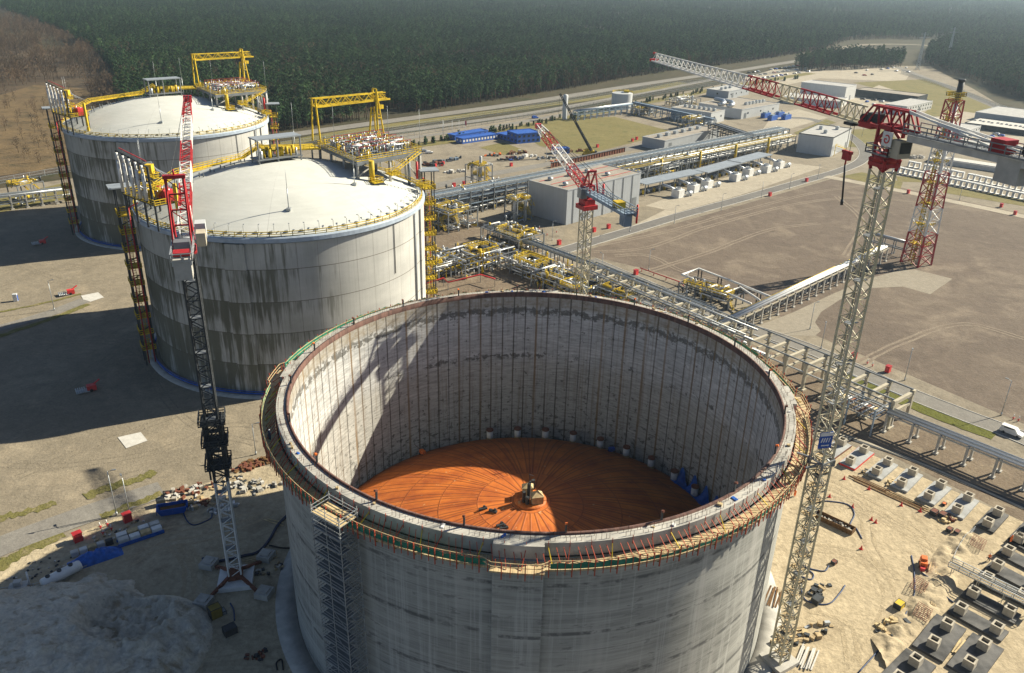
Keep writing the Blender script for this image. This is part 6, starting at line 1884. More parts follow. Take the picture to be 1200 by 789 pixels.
o = thing('tank_trailer', 'long white tank trailer with dark hatches parked at the shadow edge, lower left', 'trailer', (p.x, p.y, .05), radians(52))
MB().rev([(.05, -3.4), (.8, -3.4), (.95, -3.1), (.95, 3.1), (.8, 3.4), (.05, 3.4)], 20).build('tank', M['white'], o)
k_ = CH[o.name][-1]; k_.rotation_euler = (0, pi / 2, 0); k_.location = (0, 0, 1.5)
for x in (-2.2, -.2, 1.8): MB().tube((x, 0, 2.3), (x, 0, 2.6), .4, 12).build('hatch', M['dark'], o)
for x in (-2.4, -1.4):
    for s in (-.9, .9): MB().tube((x, s, .5), (x, s * 1.25, .5), .48, 12).build('wheel', M['black'], o)
MB().box((0, 0, .75), (6.4, 1.0, .25)).bar((3.2, 0, .75), (4.4, 0, .6), .2).build('chassis', M['grey'], o)
# debris behind the left crane
def debris(label, px, n, rad, m, seed, smax=.9, rzs=None, cat='debris pile', name='debris_pile'):
    g = random.Random(seed); p = at(*px); mb = MB()
    for i in range(n):
        a, r = g.uniform(0, 2 * pi), rad * sqrt(g.random())
        d = (g.uniform(.25, smax), g.uniform(.2, smax * .7), g.uniform(.15, smax * .6))
        mb.box((r * cos(a) * 1.5, r * sin(a) * .7, d[2] / 2), d, g.uniform(0, 3), m=g.randrange(len(m)))
    return tag(mb.build(name, [M[k] for k in m], None, (p.x, p.y, .05), .5), label, cat)
debris('brown cut brush heap by the tank at left', (302, 543), 60, 2.6, ('brush', 'rust'), 1, 1.1)
debris('second brown brush heap nearer the left crane', (288, 549), 40, 2.0, ('brush', 'rust'), 2, 1.1)
debris('pale broken slabs lying in a row near the tank at left', (308, 572), 16, 3.0, ('palecon', 'rubble', 'concrete'), 3, 1.5)
debris('grey rubble and boards just right of the left crane mast', (286, 570), 26, 2.6, ('rubble', 'dark', 'palecon'), 4, 1.3)
debris('mixed scrap pile left of the crane mast', (222, 577), 46, 3.4, ('rubble', 'dark', 'palecon', 'rust'), 5, 1.2)
debris('rusty bars and boards heaped behind the blue skip', (240, 588), 30, 3.0, ('rust', 'timber', 'palecon'), 6, 1.6)
debris('white scrap heap beside the crane mast', (262, 596), 34, 2.0, ('white', 'palecon', 'galv'), 7, 1.1)
debris('pile of white broken stones at the very left edge', (8, 735), 120, 4.2, ('palecon', 'rubble', 'concrete'), 8, .7)
debris('dark scrap at the tank foot under the scaffold', (300, 770), 20, 1.6, ('dark', 'rust'), 9, .8)
o = crate('yellow steel cage in the shade below the white crane base', (253, 722), (1.9, 1.6, 2.0), 'yellowdark'); o['category'] = 'cage'
crate('dark compressor box standing in the shade left of the tank base', (270, 742), (2.0, 1.5, 1.3), 'dark')
crate('dark trolley in the shade by the bottom edge', (259, 720), (1.6, 1.2, .7), 'grey')
debris('scattered boards and clamps by the foot of the right crane', (925, 752), 26, 2.6, ('timber', 'dark', 'plywood'), 81, 1.4)
debris('grey steel offcuts on the sand just right of the tank foot', (958, 740), 14, 2.2, ('galv', 'dark', 'timber'), 82, 1.3)
debris('timber offcuts beside the S shaped hose', (962, 692), 12, 1.8, ('timber', 'dark'), 83, 1.5)
debris('planks and sacks along the trench edge below the yellow box', (1046, 735), 26, 2.4, ('timber', 'plywood', 'dark'), 84, 1.3)
debris('formwork scraps between the last two pale slabs', (1112, 608), 16, 1.8, ('plywood', 'timber', 'rust'), 85, 1.2)
debris('formwork scraps beside the second pale slab', (1018, 554), 14, 1.4, ('plywood', 'dark', 'timber'), 86, 1.1)
debris('boards lying in the gap between the third and fourth pale slabs', (1047, 567), 12, 1.3, ('timber', 'plywood'), 87, 1.2)
debris('small stones and rags on the sunny sand left of the blue tarpaulin', (50, 668), 40, 4.5, ('palecon', 'dark', 'rubble'), 88, .45)
debris('scraps of timber and pipe on sunlit sand near the pallet stacks', (135, 622), 26, 4.0, ('timber', 'dark', 'palecon'), 89, .7)
debris('dark offcuts between the brush heaps and the crane mast', (262, 566), 22, 3.0, ('dark', 'timber', 'palecon'), 90, 1.0)
debris('loose bricks and timber on the shaded sand by the ballast blocks', (318, 668), 18, 2.0, ('concrete', 'timber', 'dark'), 91, .9)
planks('long timbers lying on the shaded sand right of the left crane', (305, 655), 5, 7, .4, 'timber')
planks('yellow beam lying on shaded sand near the tank wall', (322, 612), 2, 5, -.4, 'plywood', 'beam_row')
planks('row of rusty bars beside the blue skip', (232, 590), 5, 6, .5, 'rust', 'bar_row')
planks('short planks on the sand bank by the orange machine', (1095, 668), 6, 3, .9, 'timber')
planks('plank walkway laid along the pale slab row', (1070, 590), 3, 14, radians(-44), 'timber')
# hydrant boxes, fire monitors
for px, py, lab in ((92, 634, 'red box on the sunny sand at left, nearer the blue tarpaulin'), (150, 611, 'red box on the sunny sand at left, nearer the road end'), (1000, 421, 'red box at the gravel lot edge behind the right crane mast'), (1040, 436, 'red box at the gravel lot edge beside a lamp post'),
                    (734, 230, 'red box by the canopy end, alone'), (696, 272, 'red cabinet by the grey hall, leftmost of four'), (713, 268, 'red cabinet by the grey hall, second of four'), (730, 262, 'red cabinet by the grey hall, third of four'), (738, 260, 'red cabinet by the grey hall, last of four'),
                    (745, 322, 'red box beside the red fire main on the gravel'), (655, 287, 'red box in front of the cable walkway by the grey hall corner'), (532, 219, 'red box by the yellow equipment tower, left of two'), (544, 217, 'red box by the yellow equipment tower, right of two'),
                    (902, 230, 'red box at the edge of the far lot road'), (945, 213, 'red box farther along the lot road'), (1064, 227, 'red box by the flare tower on the far path'), (1173, 243, 'red box on the far path at right'), (1189, 252, 'larger red box at the right end of the far path'), (599, 195, 'red box in the material yard by the sheet piles'), (700, 173, 'red box on the grass field corner near the mobile crane'), (741, 166, 'red box on the grass field edge, middle one'), (746, 164, 'red box on the grass field edge, right one')):
    p = at(px, py); o = thing('hydrant_cabinet', lab, 'hydrant cabinet', (p.x, p.y, .06), A1, 'red hydrant cabinets')
    MB().box((0, 0, .9), (1.5, 1.2, 1.8)).build('cabinet_body', M['brightred'], o); MB().box((0, 0, 1.86), (1.7, 1.4, .12)).build('lid', M['red'], o)
mon = None
for px, py, lab in ((106, 458, 'red and white wheeled fire monitor standing in the shade of the tanks'), (49, 286, 'red and white fire monitor on wheels in the shade beside the far tank'), (82, 345, 'small red fire monitor by the pale concrete pad at left')):
    p = at(px, py); p.z = .05
    o = thing('fire_monitor', lab, 'fire monitor', p, .6)
    MB().box((.4, 0, .9), (2.2, 1.6, 1.4)).bar((1, .2, 1.6), (2.6, .6, 2.4), .3).build('monitor_body', M['brightred'], o)
    mb = MB()
    for i in range(5): mb.tube((-1.2 - i * .5, -1.4, .5), (-1.2 - i * .5, 1.2, .8), .16, 7)
    mb.box((-1.6, 0, .3), (3.0, 2.0, .25)); mb.build('hose_tray', M['galv'], o)
    for s in (-.9, .9): MB().tube((.2, s, .4), (.2, s * 1.2, .4), .4, 10).build('wheel', M['black'], o)
p = at(19, 353); o = thing('portable_toilet', 'white and blue portable toilet cabin in the yard at the left edge', 'toilet cabin', (p.x, p.y, .05), .3)
MB().box((0, 0, 1.15), (1.2, 1.2, 2.3)).build('cabin', M['white'], o); MB().box((0, 0, 2.38), (1.3, 1.3, .16)).build('roof', M['paleclad'], o); MB().box((.62, 0, 1.1), (.05, .9, 2.0)).build('door', M['blue'], o)
# hydrants: small red and white posts
for px, py in ((118, 620), (126, 617), (131, 622), (121, 627), (1016, 427), (1022, 430), (1187, 492), (1193, 494), (632, 269), (641, 276), (652, 273)):
    p = at(px, py)
    o = thing('hydrant', 'slim red and white hydrant post standing at the roadside', 'hydrant', (p.x, p.y, .05), 0, 'red and white hydrants')
    MB().tube((0, 0, 0), (0, 0, .7), .13, 8).tube((-.3, 0, .6), (.3, 0, .6), .1, 8).build('hydrant_body', M['brightred'], o); MB().tube((0, 0, .7), (0, 0, 1.5), .1, 8).build('cap', M['white'], o)
p = at(42, 690); o = thing('pump_skid', 'small white pump skid with pipes on sunny sand at the left edge', 'machine', (p.x - 3, p.y, .05), .3)
MB().box((0, 0, .5), (3, 2, .3)).box((0, 0, 1.1), (1.2, 1, 1)).build('skid_base', M['palecon'], o); MB().tube((1.8, 0, 0), (1.8, 0, 3.2), .16, 8).build('stand_pipe', M['white'], o)

# ------------------------------------------------------------------ lamp posts
lamp = None
for px, py, h, lab in ((137, 604, 10.5, 'tall lamp post at the road end by the left crane'), (152, 602, 8.5, 'slimmer lamp post beside the tall one at the left road end'), (64, 364, 10, 'lamp post by the pale pad in the yard left of the tanks'), (949, 386, 9, 'lamp post at the paved turn, left of two'), (962, 409, 9, 'lamp post at the paved turn, right of two'),
                       (1060, 446, 10, 'lamp post on the gravel lot edge right of the crane mast'), (1173, 487, 10, 'lamp post at the right end of the lot road'), (845, 247, 8, 'lamp post on the lot road in front of the canopies'), (892, 232, 8, 'lamp post on the lot road by the farthest fan unit'), (925, 222, 8, 'lamp post on the lot road, farther on'), (958, 210, 8, 'lamp post on the lot road near the pale square block'),
                       (790, 262, 8, 'lamp post at the corner of the lot road by the grey hall'), (738, 272, 9, 'lamp post between the red cabinets and the lot road'), (705, 322, 8, 'lamp post at the near left corner of the gravel lot'), (647, 282, 8, 'lamp post at the shaded corner of the grey hall'), (572, 300, 7, 'lamp post among the pipes over the rim'),
                       (300, 533, 8, 'lamp post beside the tank at left behind the brush heaps'), (1010, 160, 9, 'lamp post on the far grass by the pale square block'), (640, 190, 9, 'lamp post on the road by the sheet piles'), (520, 160, 10, 'lamp post on the road by the blue cabins'), (760, 317, 8, 'lamp post on the gravel by the red fire main'), (1124, 235, 8, 'lamp post on the far path right of the flare tower'), (1043, 215, 8, 'lamp post on the far path left of the flare tower')):
    p = at(px, py)
    o = thing('lamp_post', lab, 'lamp post', (p.x, p.y, .05), random.choice((.3, 2.2, -2)), 'lamp posts')
    MB().tube((0, 0, 0), (0, 0, h), .13, 7, .07).tube((0, 0, 0), (0, 0, .8), .2, 7).build('pole', M['galv'], o)
    MB().bar((0, 0, h - .1), (1.0, 0, h + .15), .08).box((1.2, 0, h + .16), (.8, .34, .14)).build('lamp_head', M['grey'], o)
for i, px in enumerate((519, 530, 538, 545)):
    p = at(px, 161); o = thing('flagpole', 'white flagpole in the short row by the blue cabins', 'flagpole', p, 0, 'flagpoles by the cabins')
    MB().tube((0, 0, 0), (0, 0, 11), .14, 7, .08).build('pole', M['white'], o)
    if i == 3: MB().box((.5, 0, 9), (1.0, .06, 3)).build('flag', M['brightred'], o)

# ------------------------------------------------------------------ vehicles
def car(label, p, rz, m, kind='car', group=None):
    o = thing('parked_car', label, 'car', (p.x, p.y, .07), rz, group)
    L, W = (4.6, 1.85) if kind == 'car' else (5.2, 2.0)
    hh = 1.5 if kind == 'car' else 1.95
    prof = [(-L / 2, .35), (-L / 2, .95), (-L / 2 + .25, 1.0)] + ([(-L * .36, hh), (L * .12, hh), (L * .27, 1.0)] if kind == 'car' else [(-L * .47, hh), (L * .14, hh), (L * .28, 1.1)]) + [(L / 2 - .1, .88), (L / 2, .6), (L / 2, .35)]
    n = len(prof); ins = [.0 if z < 1.2 else .16 for x, z in prof]
    vs = [(x, -W / 2 + i_, z) for (x, z), i_ in zip(prof, ins)] + [(x, W / 2 - i_, z) for (x, z), i_ in zip(prof, ins)]
    fs = [tuple(range(n)), tuple(range(2 * n - 1, n - 1, -1))] + [(i, n + i, n + (i + 1) % n, (i + 1) % n) for i in range(n)]
    MB().add(vs, fs).build('body', M[m], o)
    mb = MB()
    for s in (-1, 1):
        y = s * (W / 2 - .045)
        mb.add([(-L * .33, y + s * .03, 1.02), (L * .2, y + s * .03, 1.02), (L * .1, y - s * .09, hh - .1), (-L * .34, y - s * .09, hh - .1)], [(0, 1, 2, 3)])
    mb.add([(L * .262, -W * .42, 1.04), (L * .262, W * .42, 1.04), (L * .135, W * .37, hh - .06), (L * .135, -W * .37, hh - .06)], [(0, 1, 2, 3)])
    mb.build('windows', M['glass'], o)
    for x in (-L * .3, L * .31):
        for s in (-1, 1): MB().tube((x, s * (W / 2 - .18), .33), (x, s * (W / 2 + .02), .33), .33, 12).build('wheel', M['black'], o)
    for s in (-1, 1): MB().box((L / 2, s * W * .36, .68), (.06, .35, .16)).build('headlight', M['galv'], o)
    return o
car('white estate car driving on the road at the right edge', at(1185, 509), atan2((at(1200, 514) - at(1130, 487)).y, (at(1200, 514) - at(1130, 487)).x), 'white', 'suv')
car('blue van on the road beyond the blue cabins', at(627, 139), .6, 'blue', 'suv')
M['carsilver'] = mat('silver_car_paint', (.45, .46, .48), .35, .4, .05)
M['carblack'] = mat('black_car_paint', (.03, .03, .035), .3, .2, .1)
proto = {m: None for m in ('white', 'carsilver', 'carblack', 'blue', 'red')}
def parked(px, py, rz, lab, group):
    m = random.choice(('white', 'white', 'carsilver', 'carsilver', 'carblack', 'carblack', 'blue', 'red'))
    nm = {'white': 'white', 'carsilver': 'silver', 'carblack': 'black', 'blue': 'blue', 'red': 'red'}[m]
    p = at(px, py); lab = lab % nm
    if proto[m] is None: proto[m] = car(lab, p, rz, m, group=group)
    else: dup(proto[m], (p.x, p.y, .07), rz, lab, group)
for r_ in range(3):
    for i in range(15):
        if random.random() < .12: continue
        parked(874 + i * 5.2 + r_ * 2, 95 - r_ * 4.5 - i * .75, A1 + pi / 2 + random.choice((0, pi)), '%s car in the crowded car park beyond the ducted hall', 'cars in the far car park')
for px, py in ((1016, 83), (1033, 82), (1040, 81), (1047, 80), (1062, 80), (1050, 84), (1064, 85), (1022, 88), (1013, 89), (1003, 86)):
    parked(px, py, random.choice((0, .8, 2)), '%s car scattered on the sandy lot at the forest gap', 'cars at the forest gap')
for px, py in ((993, 121), (1000, 123), (1008, 124), (1016, 120), (1024, 123), (1024, 118), (1011, 117), (1033, 120)):
    parked(px, py, random.choice((A1, A1 + pi / 2)), '%s car parked between the tall white warehouse and the office block', 'cars by the warehouse')
for px, py in ((1139, 168), (1145, 165), (1150, 161), (1155, 163), (1161, 161), (1167, 158), (1173, 160), (1160, 168), (1180, 164)):
    parked(px, py, random.choice((A1, A1 + pi / 2)), '%s car parked behind the red and white cabins', 'cars behind the cabins')
for px, py in ((497, 178), (503, 180)):
    parked(px, py, .3, '%s car by the roof platform edge, at the dusty material yard', 'cars at the material yard')
# machines and heaps in the material yard
for i, (px, py, n, ms, lab) in enumerate(((504, 193, 18, ('dark', 'rust'), 'dark machinery heap at the left of the material yard'), (520, 189, 22, ('dark', 'grey'), 'black machinery row in the material yard'), (532, 187, 18, ('dark', 'bluegrey'), 'dark pipe and frame heap in the material yard'), (515, 194, 9, ('brightred', 'dark'), 'small red machine in the material yard'),
                                        (533, 202, 30, ('white', 'palecon', 'rubble'), 'white block heap next to the yellow equipment tower'), (578, 183, 18, ('dark', 'orange'), 'dark and orange machinery heap behind the equipment tower'), (592, 187, 16, ('dark', 'rust'), 'dark scrap heap by the middle of the material yard'), (606, 180, 36, ('brush', 'rust', 'palecon'), 'brown brush heap in front of the two storey blue block'),
                                        (618, 184, 12, ('white', 'palecon'), 'white bag heap by the brown brush heap'), (604, 187, 12, ('blue', 'dark'), 'blue barrels heap in the material yard'), (640, 186, 16, ('galv', 'dark'), 'silver machinery heap by the mobile crane'), (655, 189, 14, ('rust', 'orange'), 'rusty beams heap at the sheet pile end'), (676, 178, 14, ('brush', 'rust'), 'brown machinery heap under the mobile crane'),
                                        (1075, 185, 30, ('rubble', 'palecon'), 'rubble heap left of the precast frames'), (1100, 180, 40, ('rubble', 'brush'), 'brown spoil heap behind the flare tower'), (1160, 186, 40, ('rubble', 'palecon'), 'pale spoil heap behind the concrete platform'), (1078, 122, 16, ('dark', 'grey'), 'dark pipe bundle at the end of the black embankment'), (1178, 166, 20, ('dark', 'palecon'), 'dark material heap right of the cabins'))):
    debris(lab, (px, py), n, 4.2, ms, 50 + i, 2.6)

# tarpaulin by the electrical building
# ------------------------------------------------------------------ workers
def person(label, p, z, rz, top, legs, pose=0.):
    J_ = {'pelvis': (0, 0, .95), 'chest': (.03, 0, 1.32), 'neck': (.05, 0, 1.5), 'head': (.07, 0, 1.64), 'crown': (.07, 0, 1.76)}
    v = [(0, 0, .95), (0, 0, 1.15), (.02, 0, 1.38), (.03, 0, 1.5), (.05, 0, 1.6), (.05, 0, 1.74)]
    r = [.15, .14, .16, .06, .09, .08]
    e = [(0, 1), (1, 2), (2, 3), (3, 4), (4, 5)]
    for s in (-1, 1):
        k = len(v)
        v += [(0, s * .1, .88), (.05 + .1 * s * pose, s * .12, .48), (.0 + .2 * s * pose, s * .12, .08), (.16 + .2 * s * pose, s * .13, .04)]; r += [.09, .065, .045, .04]
        e += [(0, k), (k, k + 1), (k + 1, k + 2), (k + 2, k + 3)]
        k = len(v)
        v += [(.02, s * .2, 1.4), (.04, s * .28, 1.12), (.2, s * .24, .92), (.26, s * .23, .86)]; r += [.065, .05, .035, .035]
        e += [(2, k), (k, k + 1), (k + 1, k + 2), (k + 2, k + 3)]
    me = bpy.data.meshes.new('person'); me.from_pydata(v, e, [])
    me.materials.append(M[top])
    o = bpy.data.objects.new('person', me); COL.objects.link(o)
    o.location = (p.x, p.y, z); o.rotation_euler = (0, 0, rz)
    md = o.modifiers.new('skin', 'SKIN')
    for i, x in enumerate(me.skin_vertices[0].data): x.radius = (r[i], r[i]); x.use_root = (i == 0)
    o.modifiers.new('sub', 'SUBSURF').levels = 1
    tag(o, label, 'person')
    mb = MB().rev([(.05, 1.83), (.1, 1.8), (.13, 1.7), (.15, 1.69)], 12); mb.build('helmet', M['white'], o, (.05, 0, .0))
    MB().box((.15, 0, 1.64), (.03, .12, .14)).build('face', M['skin'], o)
    for s in (-1, 1): MB().bar((.03, s * .12, .5), (.0, s * .11, .86), .2).bar((.03, s * .12, .5), (.0 + .2 * s * pose, s * .12, .1), .15).build('trouser_leg', M[legs], o)
    return o
person('person in orange workwear standing on a plinth of a black slab', at(1181, 645), 2.1, 2, 'hivis', 'hivis')
person('person in orange workwear walking between the sand and the black slabs', at(1158, 658), .08, 1, 'hivis', 'navy', .6)
person('person in orange workwear on the sand in front of the right mast', at(931, 582), .08, 4, 'hivis', 'hivis', .5)
person('person in white helmet standing on the tank deck at left', T3 + Vector((43.2 * cos(radians(203)), 43.2 * sin(radians(203)), 0)), 37.3, 1, 'navy', 'navy')
person('person in orange vest on the rear deck by the green net', T3 + Vector((43.1 * cos(radians(118)), 43.1 * sin(radians(118)), 0)), 37.3, 3, 'hivis', 'navy', .4)

# ------------------------------------------------------------------ trees
def leaf_mat(name, c1, c2):
    m, t, b = nt_new(name); k = N(t)
    oi = k.n('ShaderNodeObjectInfo')
    f = k.ramp(k.noise(k.coords(), .9, 3, .6), .3, .7)
    c = k.mix(f, c1, c2)
    big = k.ramp(k.noise(oi.outputs['Location'], .009, 4, .6), .35, .65)
    c = k.mix(k.math('MULTIPLY', big, .45), c, tuple(v * q for v, q in zip(c2, (1.25, 1.0, .8))))
    f2 = k.math('MULTIPLY', k.math('MULTIPLY_ADD', oi.outputs['Random'], .9, .5), k.math('MULTIPLY_ADD', big, .5, .75))
    c = mulc(k, c, f2)
    k.put(b.inputs['Base Color'], c); b.inputs['Roughness'].default_value = .8; b.inputs['Specular IOR Level'].default_value = .15
    return m
M['needles'] = leaf_mat('pine_needles', (.018, .056, .024), (.055, .108, .038))
M['twigs'] = leaf_mat('bare_twigs', (.085, .062, .042), (.13, .098, .066))
M['bark'] = mat('pine_bark', (.13, .085, .055), .9, 0, .3, .8)
def crown_mesh(seed, h, r0, z0, nleaf, conic):
    g = random.Random(seed); mb = MB()
    lobes = []
    n = g.randint(9, 13)
    for i in range(n):
        t = (i + g.random()) / n; z = z0 + (h - z0) * t
        rr = r0 * ((1 - t) ** .7 if conic else (sin(pi * (t * .78 + .22)) ** .8)) * g.uniform(.55, 1.1)
        a = i * 2.4 + g.uniform(-.6, .6)
        lobes.append((cos(a) * rr * .6, sin(a) * rr * .6, z, max(.5, rr * .62)))
    lobes.append((0, 0, h - .5, .55))
    for i in range(nleaf):
        x, y, z, R = g.choice(lobes)
        while True:
            d = Vector((g.uniform(-1, 1), g.uniform(-1, 1), g.uniform(-.8, .8)))
            if .3 < d.length < 1: break
        p = Vector((x, y, z)) + Vector((d.x * R, d.y * R, d.z * R * .75))
        s = g.uniform(.3, .62)
        a = Vector((g.uniform(-1, 1), g.uniform(-1, 1), g.uniform(-.4, .7))).normalized(); b = a.cross(Vector((g.uniform(-1, 1), g.uniform(-1, 1), 1))).normalized()
        mb.add([p - a * s, p + b * s * .55, p + a * s, p - b * s * .55], [(0, 1, 2, 3)])
    return mb
def twig_mesh(seed, h, r0):
    g = random.Random(seed); mb = MB()
    def br(p, d, L, r, lev):
        q = p + d * L
        mb.bar(p, q, r * 2, caps=False)
        if lev == 0:
            for _ in range(3):
                e = (d + Vector((g.uniform(-1, 1), g.uniform(-1, 1), g.uniform(-.1, .9))) * .9).normalized() * L * g.uniform(.4, .9)
                mb.bar(q, q + e, r * .9, caps=False)
            return
        for _ in range(3):
            dd = (d + Vector((g.uniform(-1, 1), g.uniform(-1, 1), g.uniform(-.2, .6))) * .75).normalized()
            br(p + d * L * g.uniform(.45, 1), dd, L * g.uniform(.5, .72), r * .6, lev - 1)
    for i in range(9):
        a = i * 2.4; z = h * (.22 + .08 * i)
        br(Vector((0, 0, z)), Vector((cos(a), sin(a), .9)).normalized(), r0 * .75 * (1.15 - i * .07), .085, 2)
    return mb
def trunk_mesh(h, r): return MB().tube((0, 0, -.3), (.15, .05, h * .5), r, 7, r * .7).tube((.15, .05, h * .5), (.0, 0, h * .95), r * .7, 6, r * .2)
LAB_P = 'dark green pine standing in the front rows of the forest'
KINDS_ = []
for i, (h, r, z0, con, nl) in enumerate(((15.5, 3.1, 5.5, False, 620), (13.5, 2.7, 4.0, True, 560), (17.5, 3.3, 7.5, False, 600))):
    o = thing('pine_tree', LAB_P, 'pine tree', (0, 0, 0), 0, 'pines at the front of the forest')
    trunk_mesh(h, .24).build('trunk', M['bark'], o); crown_mesh(i + 1, h, r, z0, nl, con).build('crown', M['needles'], o)
    KINDS_.append(o)
BARE = []
for i, (h, r) in enumerate(((13, 3.0), (16, 3.4))):
    o = thing('bare_tree', 'leafless grey brown tree at the edge of the marsh or among the front pines', 'bare tree', (0, 0, 0), 0, 'leafless trees at the marsh and forest edge')
    trunk_mesh(h, .2).build('trunk', M['twigs'], o); twig_mesh(i + 20, h, r).build('crown', M['twigs'], o)
    BARE.append(o)

def inpoly(x, y, P):
    c = False; j = len(P) - 1
    for i in range(len(P)):
        if (P[i].y > y) != (P[j].y > y) and x < (P[j].x - P[i].x) * (y - P[i].y) / (P[j].y - P[i].y) + P[i].x: c = not c
        j = i
    return c
def W_(*pts): return [at(*p) for p in pts]
FOREST = [
    # main wood behind the highway, from the left marsh to the road gap
    W_((150, 163), (250, 165), (330, 155), (440, 139), (530, 126), (640, 109), (733, 92), (800, 82), (870, 74), (915, 67), (965, 59), (984, 51), (1000, 47), (1040, 46), (1085, 47), (1110, 44), (1200, 30), (1600, 20), (1700, 0), (1200, -12), (600, -22), (0, -33), (-400, -33), (-500, 5), (0, 12), (40, 28), (75, 40), (110, 62), (135, 90), (140, 130)),
    # island of trees between the highway and the sandy lot
    W_((928, 81), (960, 71), (1000, 68), (1060, 71), (1055, 79), (1000, 82), (940, 84)),
    # wood to the right of the gap
    W_((1082, 74), (1088, 60), (1110, 50), (1150, 40), (1250, 25), (1600, 20), (1700, 90), (1500, 150), (1300, 130), (1200, 117), (1150, 98), (1110, 84))]
MARSH = [W_((-400, 130), (-300, 40), (0, 22), (40, 32), (75, 46), (108, 66), (128, 90), (60, 96), (0, 104), (-150, 130)), W_((100, 104), (128, 96), (150, 130), (150, 165), (118, 140))]
for P in FOREST:
    cx = sum(p.x for p in P) / len(P)
def bbox(P): return min(p.x for p in P), max(p.x for p in P), min(p.y for p in P), max(p.y for p in P)
g = random.Random(99)
pts = []          # (x, y, kind)
def visible(x, y):
    return y > 0 and abs(x) < y * .72 + 60
for P in FOREST:
    x0, x1, y0, y1 = bbox(P); y1 = min(y1, 4200)
    yy = y0
    while yy < y1:
        sp = 4.6 if yy < 900 else (5.6 if yy < 1400 else (8 if yy < 2200 else 12))
        xx = max(x0, -yy * .75 - 60) + g.uniform(0, sp)
        xe = min(x1, yy * .75 + 60)
        while xx < xe:
            x, y = xx + g.uniform(-.45, .45) * sp, yy + g.uniform(-.45, .45) * sp
            if inpoly(x, y, P) and fbm(x, y, .006, 3) > -.42: pts.append((x, y, 0))
            xx += sp
        yy += sp
# nearest 300 pines are trees of their own
pts.sort(key=lambda q: hypot(q[0], q[1]))
near = []
rest = []
for q in pts:
    if len(near) < 292 and visible(q[0], q[1]) and at(0, 0) is not None: near.append(q)
    else: rest.append(q)
used = [0, 0, 0]
for x, y, _ in near:
    k = g.choice((0, 0, 1, 2)); s = g.uniform(.8, 1.15)
    if used[k] == 0: o = KINDS_[k]; o.location = (x, y, 0)
    else: o = dup(KINDS_[k], (x, y, 0))
    o.rotation_euler = (0, 0, g.uniform(0, 6.3)); o.scale = (s, s, s * g.uniform(.9, 1.1)); used[k] = 1
mpts = []
for P in MARSH:
    x0, x1, y0, y1 = bbox(P); y1 = min(y1, 1500)
    n = int((x1 - x0) * (y1 - y0) / 55)
    for i in range(min(n, 30000)):
        x, y = g.uniform(x0, x1), g.uniform(y0, y1)
        if visible(x, y) and inpoly(x, y, P) and fbm(x, y, .012, 3) > -.25: mpts.append((x, y, 1))
# bare trees mixed into the front of the pine wood
for x, y, _ in rest[:9000]:
    if fbm(x, y, .009, 3) > .12 and g.random() < .6: mpts.append((x + 2, y - 2, 1))
mpts.sort(key=lambda q: hypot(q[0], q[1]))
used = [0, 0]
for x, y, _ in mpts[:290]:
    k = g.randrange(2); s = g.uniform(.55, 1.1)
    if used[k] == 0: o = BARE[k]; o.location = (x, y, 0)
    else: o = dup(BARE[k], (x, y, 0))
    o.rotation_euler = (0, 0, g.uniform(0, 6.3)); o.scale = (s, s, s); used[k] = 1

def wood(name, pts, src, label):
    """the mass of trees beyond: one object, points carrying copies of the trees above"""
    me = bpy.data.meshes.new(name); me.from_pydata([(x, y, 0) for x, y, _ in pts], [], [])
    o = bpy.data.objects.new(name, me); COL.objects.link(o)
    tag(o, label, 'forest', None, 'stuff')
    ng = bpy.data.node_groups.new(name, 'GeometryNodeTree')
    ng.interface.new_socket('Geometry', in_out='INPUT', socket_type='NodeSocketGeometry')
    ng.interface.new_socket('Geometry', in_out='OUTPUT', socket_type='NodeSocketGeometry')
    nd = ng.nodes; gi = nd.new('NodeGroupInput'); go = nd.new('NodeGroupOutput')
    gti = nd.new('GeometryNodeGeometryToInstance')
    for root in reversed(src):
        j = nd.new('GeometryNodeJoinGeometry')
        for ch in CH[root.name]:
            oi = nd.new('GeometryNodeObjectInfo'); oi.inputs['Object'].default_value = ch; oi.transform_space = 'ORIGINAL'
            ng.links.new(oi.outputs['Geometry'], j.inputs[0])
        gx = nd.new('GeometryNodeGeometryToInstance'); ng.links.new(j.outputs[0], gx.inputs[0]); root['_'] = 0; del root['_']
        if 'jn' not in locals(): jn = nd.new('GeometryNodeJoinGeometry')
        ng.links.new(gx.outputs[0], jn.inputs[0])
    nd.remove(gti)
    ip = nd.new('GeometryNodeInstanceOnPoints')
    ip.inputs['Pick Instance'].default_value = True
    ri = nd.new('FunctionNodeRandomValue'); ri.data_type = 'INT'; ri.inputs[4].default_value = 0; ri.inputs[5].default_value = len(src) - 1
    rs = nd.new('FunctionNodeRandomValue'); rs.inputs[2].default_value = .75; rs.inputs[3].default_value = 1.2; rs.inputs['Seed'].default_value = 3
    rr = nd.new('FunctionNodeRandomValue'); rr.inputs[2].default_value = 0; rr.inputs[3].default_value = 6.28; rr.inputs['Seed'].default_value = 5
    cx = nd.new('ShaderNodeCombineXYZ')
    L = ng.links.new
    L(gi.outputs[0], ip.inputs['Points']); L(jn.outputs[0], ip.inputs['Instance']); L(ri.outputs[2], ip.inputs['Instance Index'])
    L(rr.outputs[1], cx.inputs[2]); L(cx.outputs[0], ip.inputs['Rotation']); L(rs.outputs[1], ip.inputs['Scale'])
    L(ip.outputs[0], go.inputs[0])
    md = o.modifiers.new('trees', 'NODES'); md.node_group = ng
    return o
wood('pine_forest', rest, KINDS_, 'endless dark green pine forest stretching to the haze')
wood('bare_woodland', mpts[290:], BARE, 'grey brown leafless woodland at the upper left and among the pines')
print('trees', len(near), len(rest), len(mpts))
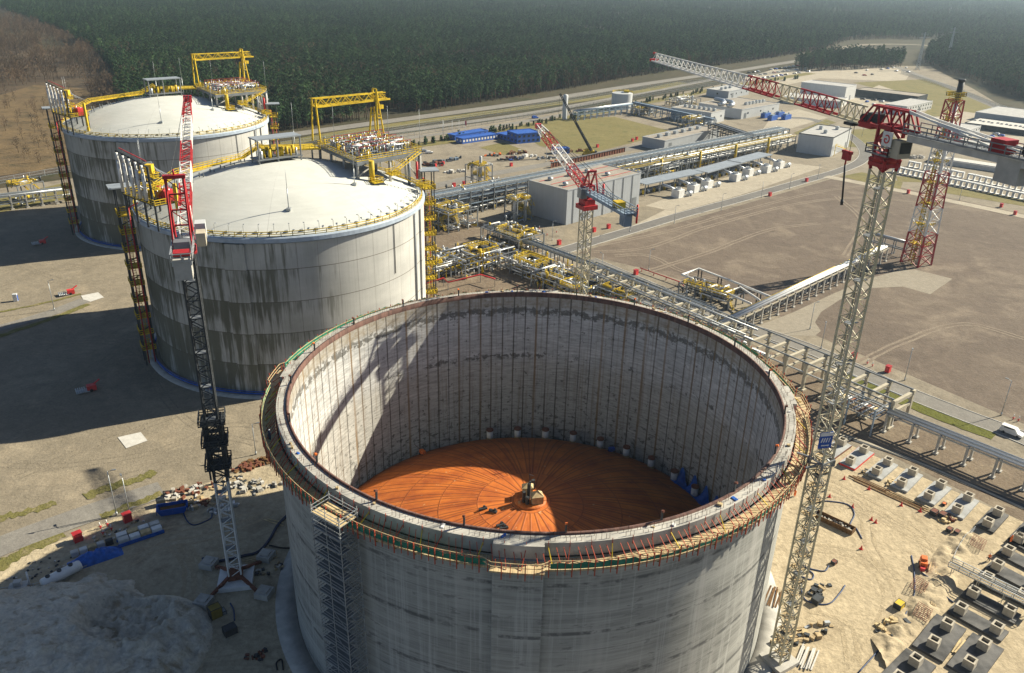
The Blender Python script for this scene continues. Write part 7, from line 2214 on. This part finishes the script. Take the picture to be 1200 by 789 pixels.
# young pines in the hedge rows along the highway fence, a few bushes in the reeds
young = None
hed = spline([at(*p) for p in ((478, 172), (560, 158), (613, 149), (700, 131), (760, 119), (850, 104), (940, 92))], 30)
for i in range(150):
    p = hed[min(len(hed) - 1, int(i / 150 * len(hed)))]
    x, y = p.x + g.uniform(-5, 5), p.y + g.uniform(-3, 3); s = g.uniform(.6, 1.3)
    if young is None:
        young = thing('young_pine', 'small bushy young pine in the hedge row along the plant fence', 'young pine', (x, y, 0), 0, 'young pines along the fence')
        MB().tube((0, 0, -.1), (0, 0, 2.4), .09, 6, .04).build('trunk', M['bark'], young); crown_mesh(77, 3.2, 1.2, .3, 110, True).build('crown', M['needles'], young)
    else: o = dup(young, (x, y, 0)); o.scale = (s, s, s)
for i in range(130):
    px, py = g.choice(((60, 130), (30, 150), (90, 140), (110, 165), (40, 180), (80, 120), (10, 120), (120, 120)))
    p = at(px + g.uniform(-25, 25), py + g.uniform(-14, 14)); s = g.uniform(.25, .6)
    o = dup(BARE[i % 2], (p.x, p.y, 0), g.uniform(0, 6), 'low leafless shrub growing in the orange brown reeds at left', 'shrubs in the reeds'); o.scale = (s * 1.2, s * 1.2, s); o['category'] = 'shrub'; o.name = 'shrub'
for i, (px, py) in enumerate(((1075, 82), (1070, 72))):
    p = at(px + 40 * i, py); o = thing('pylon', ('slim lattice pylon in the haze at the forest gap, left one', 'slim lattice pylon in the haze at the forest gap, right one')[i], 'pylon', p)
    MB().lattice((0, 0, 0), (0, 0, 42), 3.4, 14, .18, .09, .8).build('mast', M['galv'], o)
    MB().bar((-6, 0, 36), (6, 0, 36), .3).bar((-4.5, 0, 40), (4.5, 0, 40), .3).build('cross_arm', M['galv'], o)

# ------------------------------------------------------------------ the air
hz_ = MB().box((500, 2900, 74), (14000, 9000, 150)).build('haze', [])
hz_['kind'] = 'stuff'
hm = bpy.data.materials.new('haze_air'); hm.use_nodes = True
ht = hm.node_tree; ht.nodes.remove(ht.nodes['Principled BSDF'])
pv = ht.nodes.new('ShaderNodeVolumePrincipled')
pv.inputs['Color'].default_value = (.66, .84, 1, 1)
pv.inputs['Density'].default_value = .00008
pv.inputs['Anisotropy'].default_value = .35
ht.links.new(pv.outputs[0], ht.nodes['Material Output'].inputs['Volume'])
hz_.data.materials.append(hm)
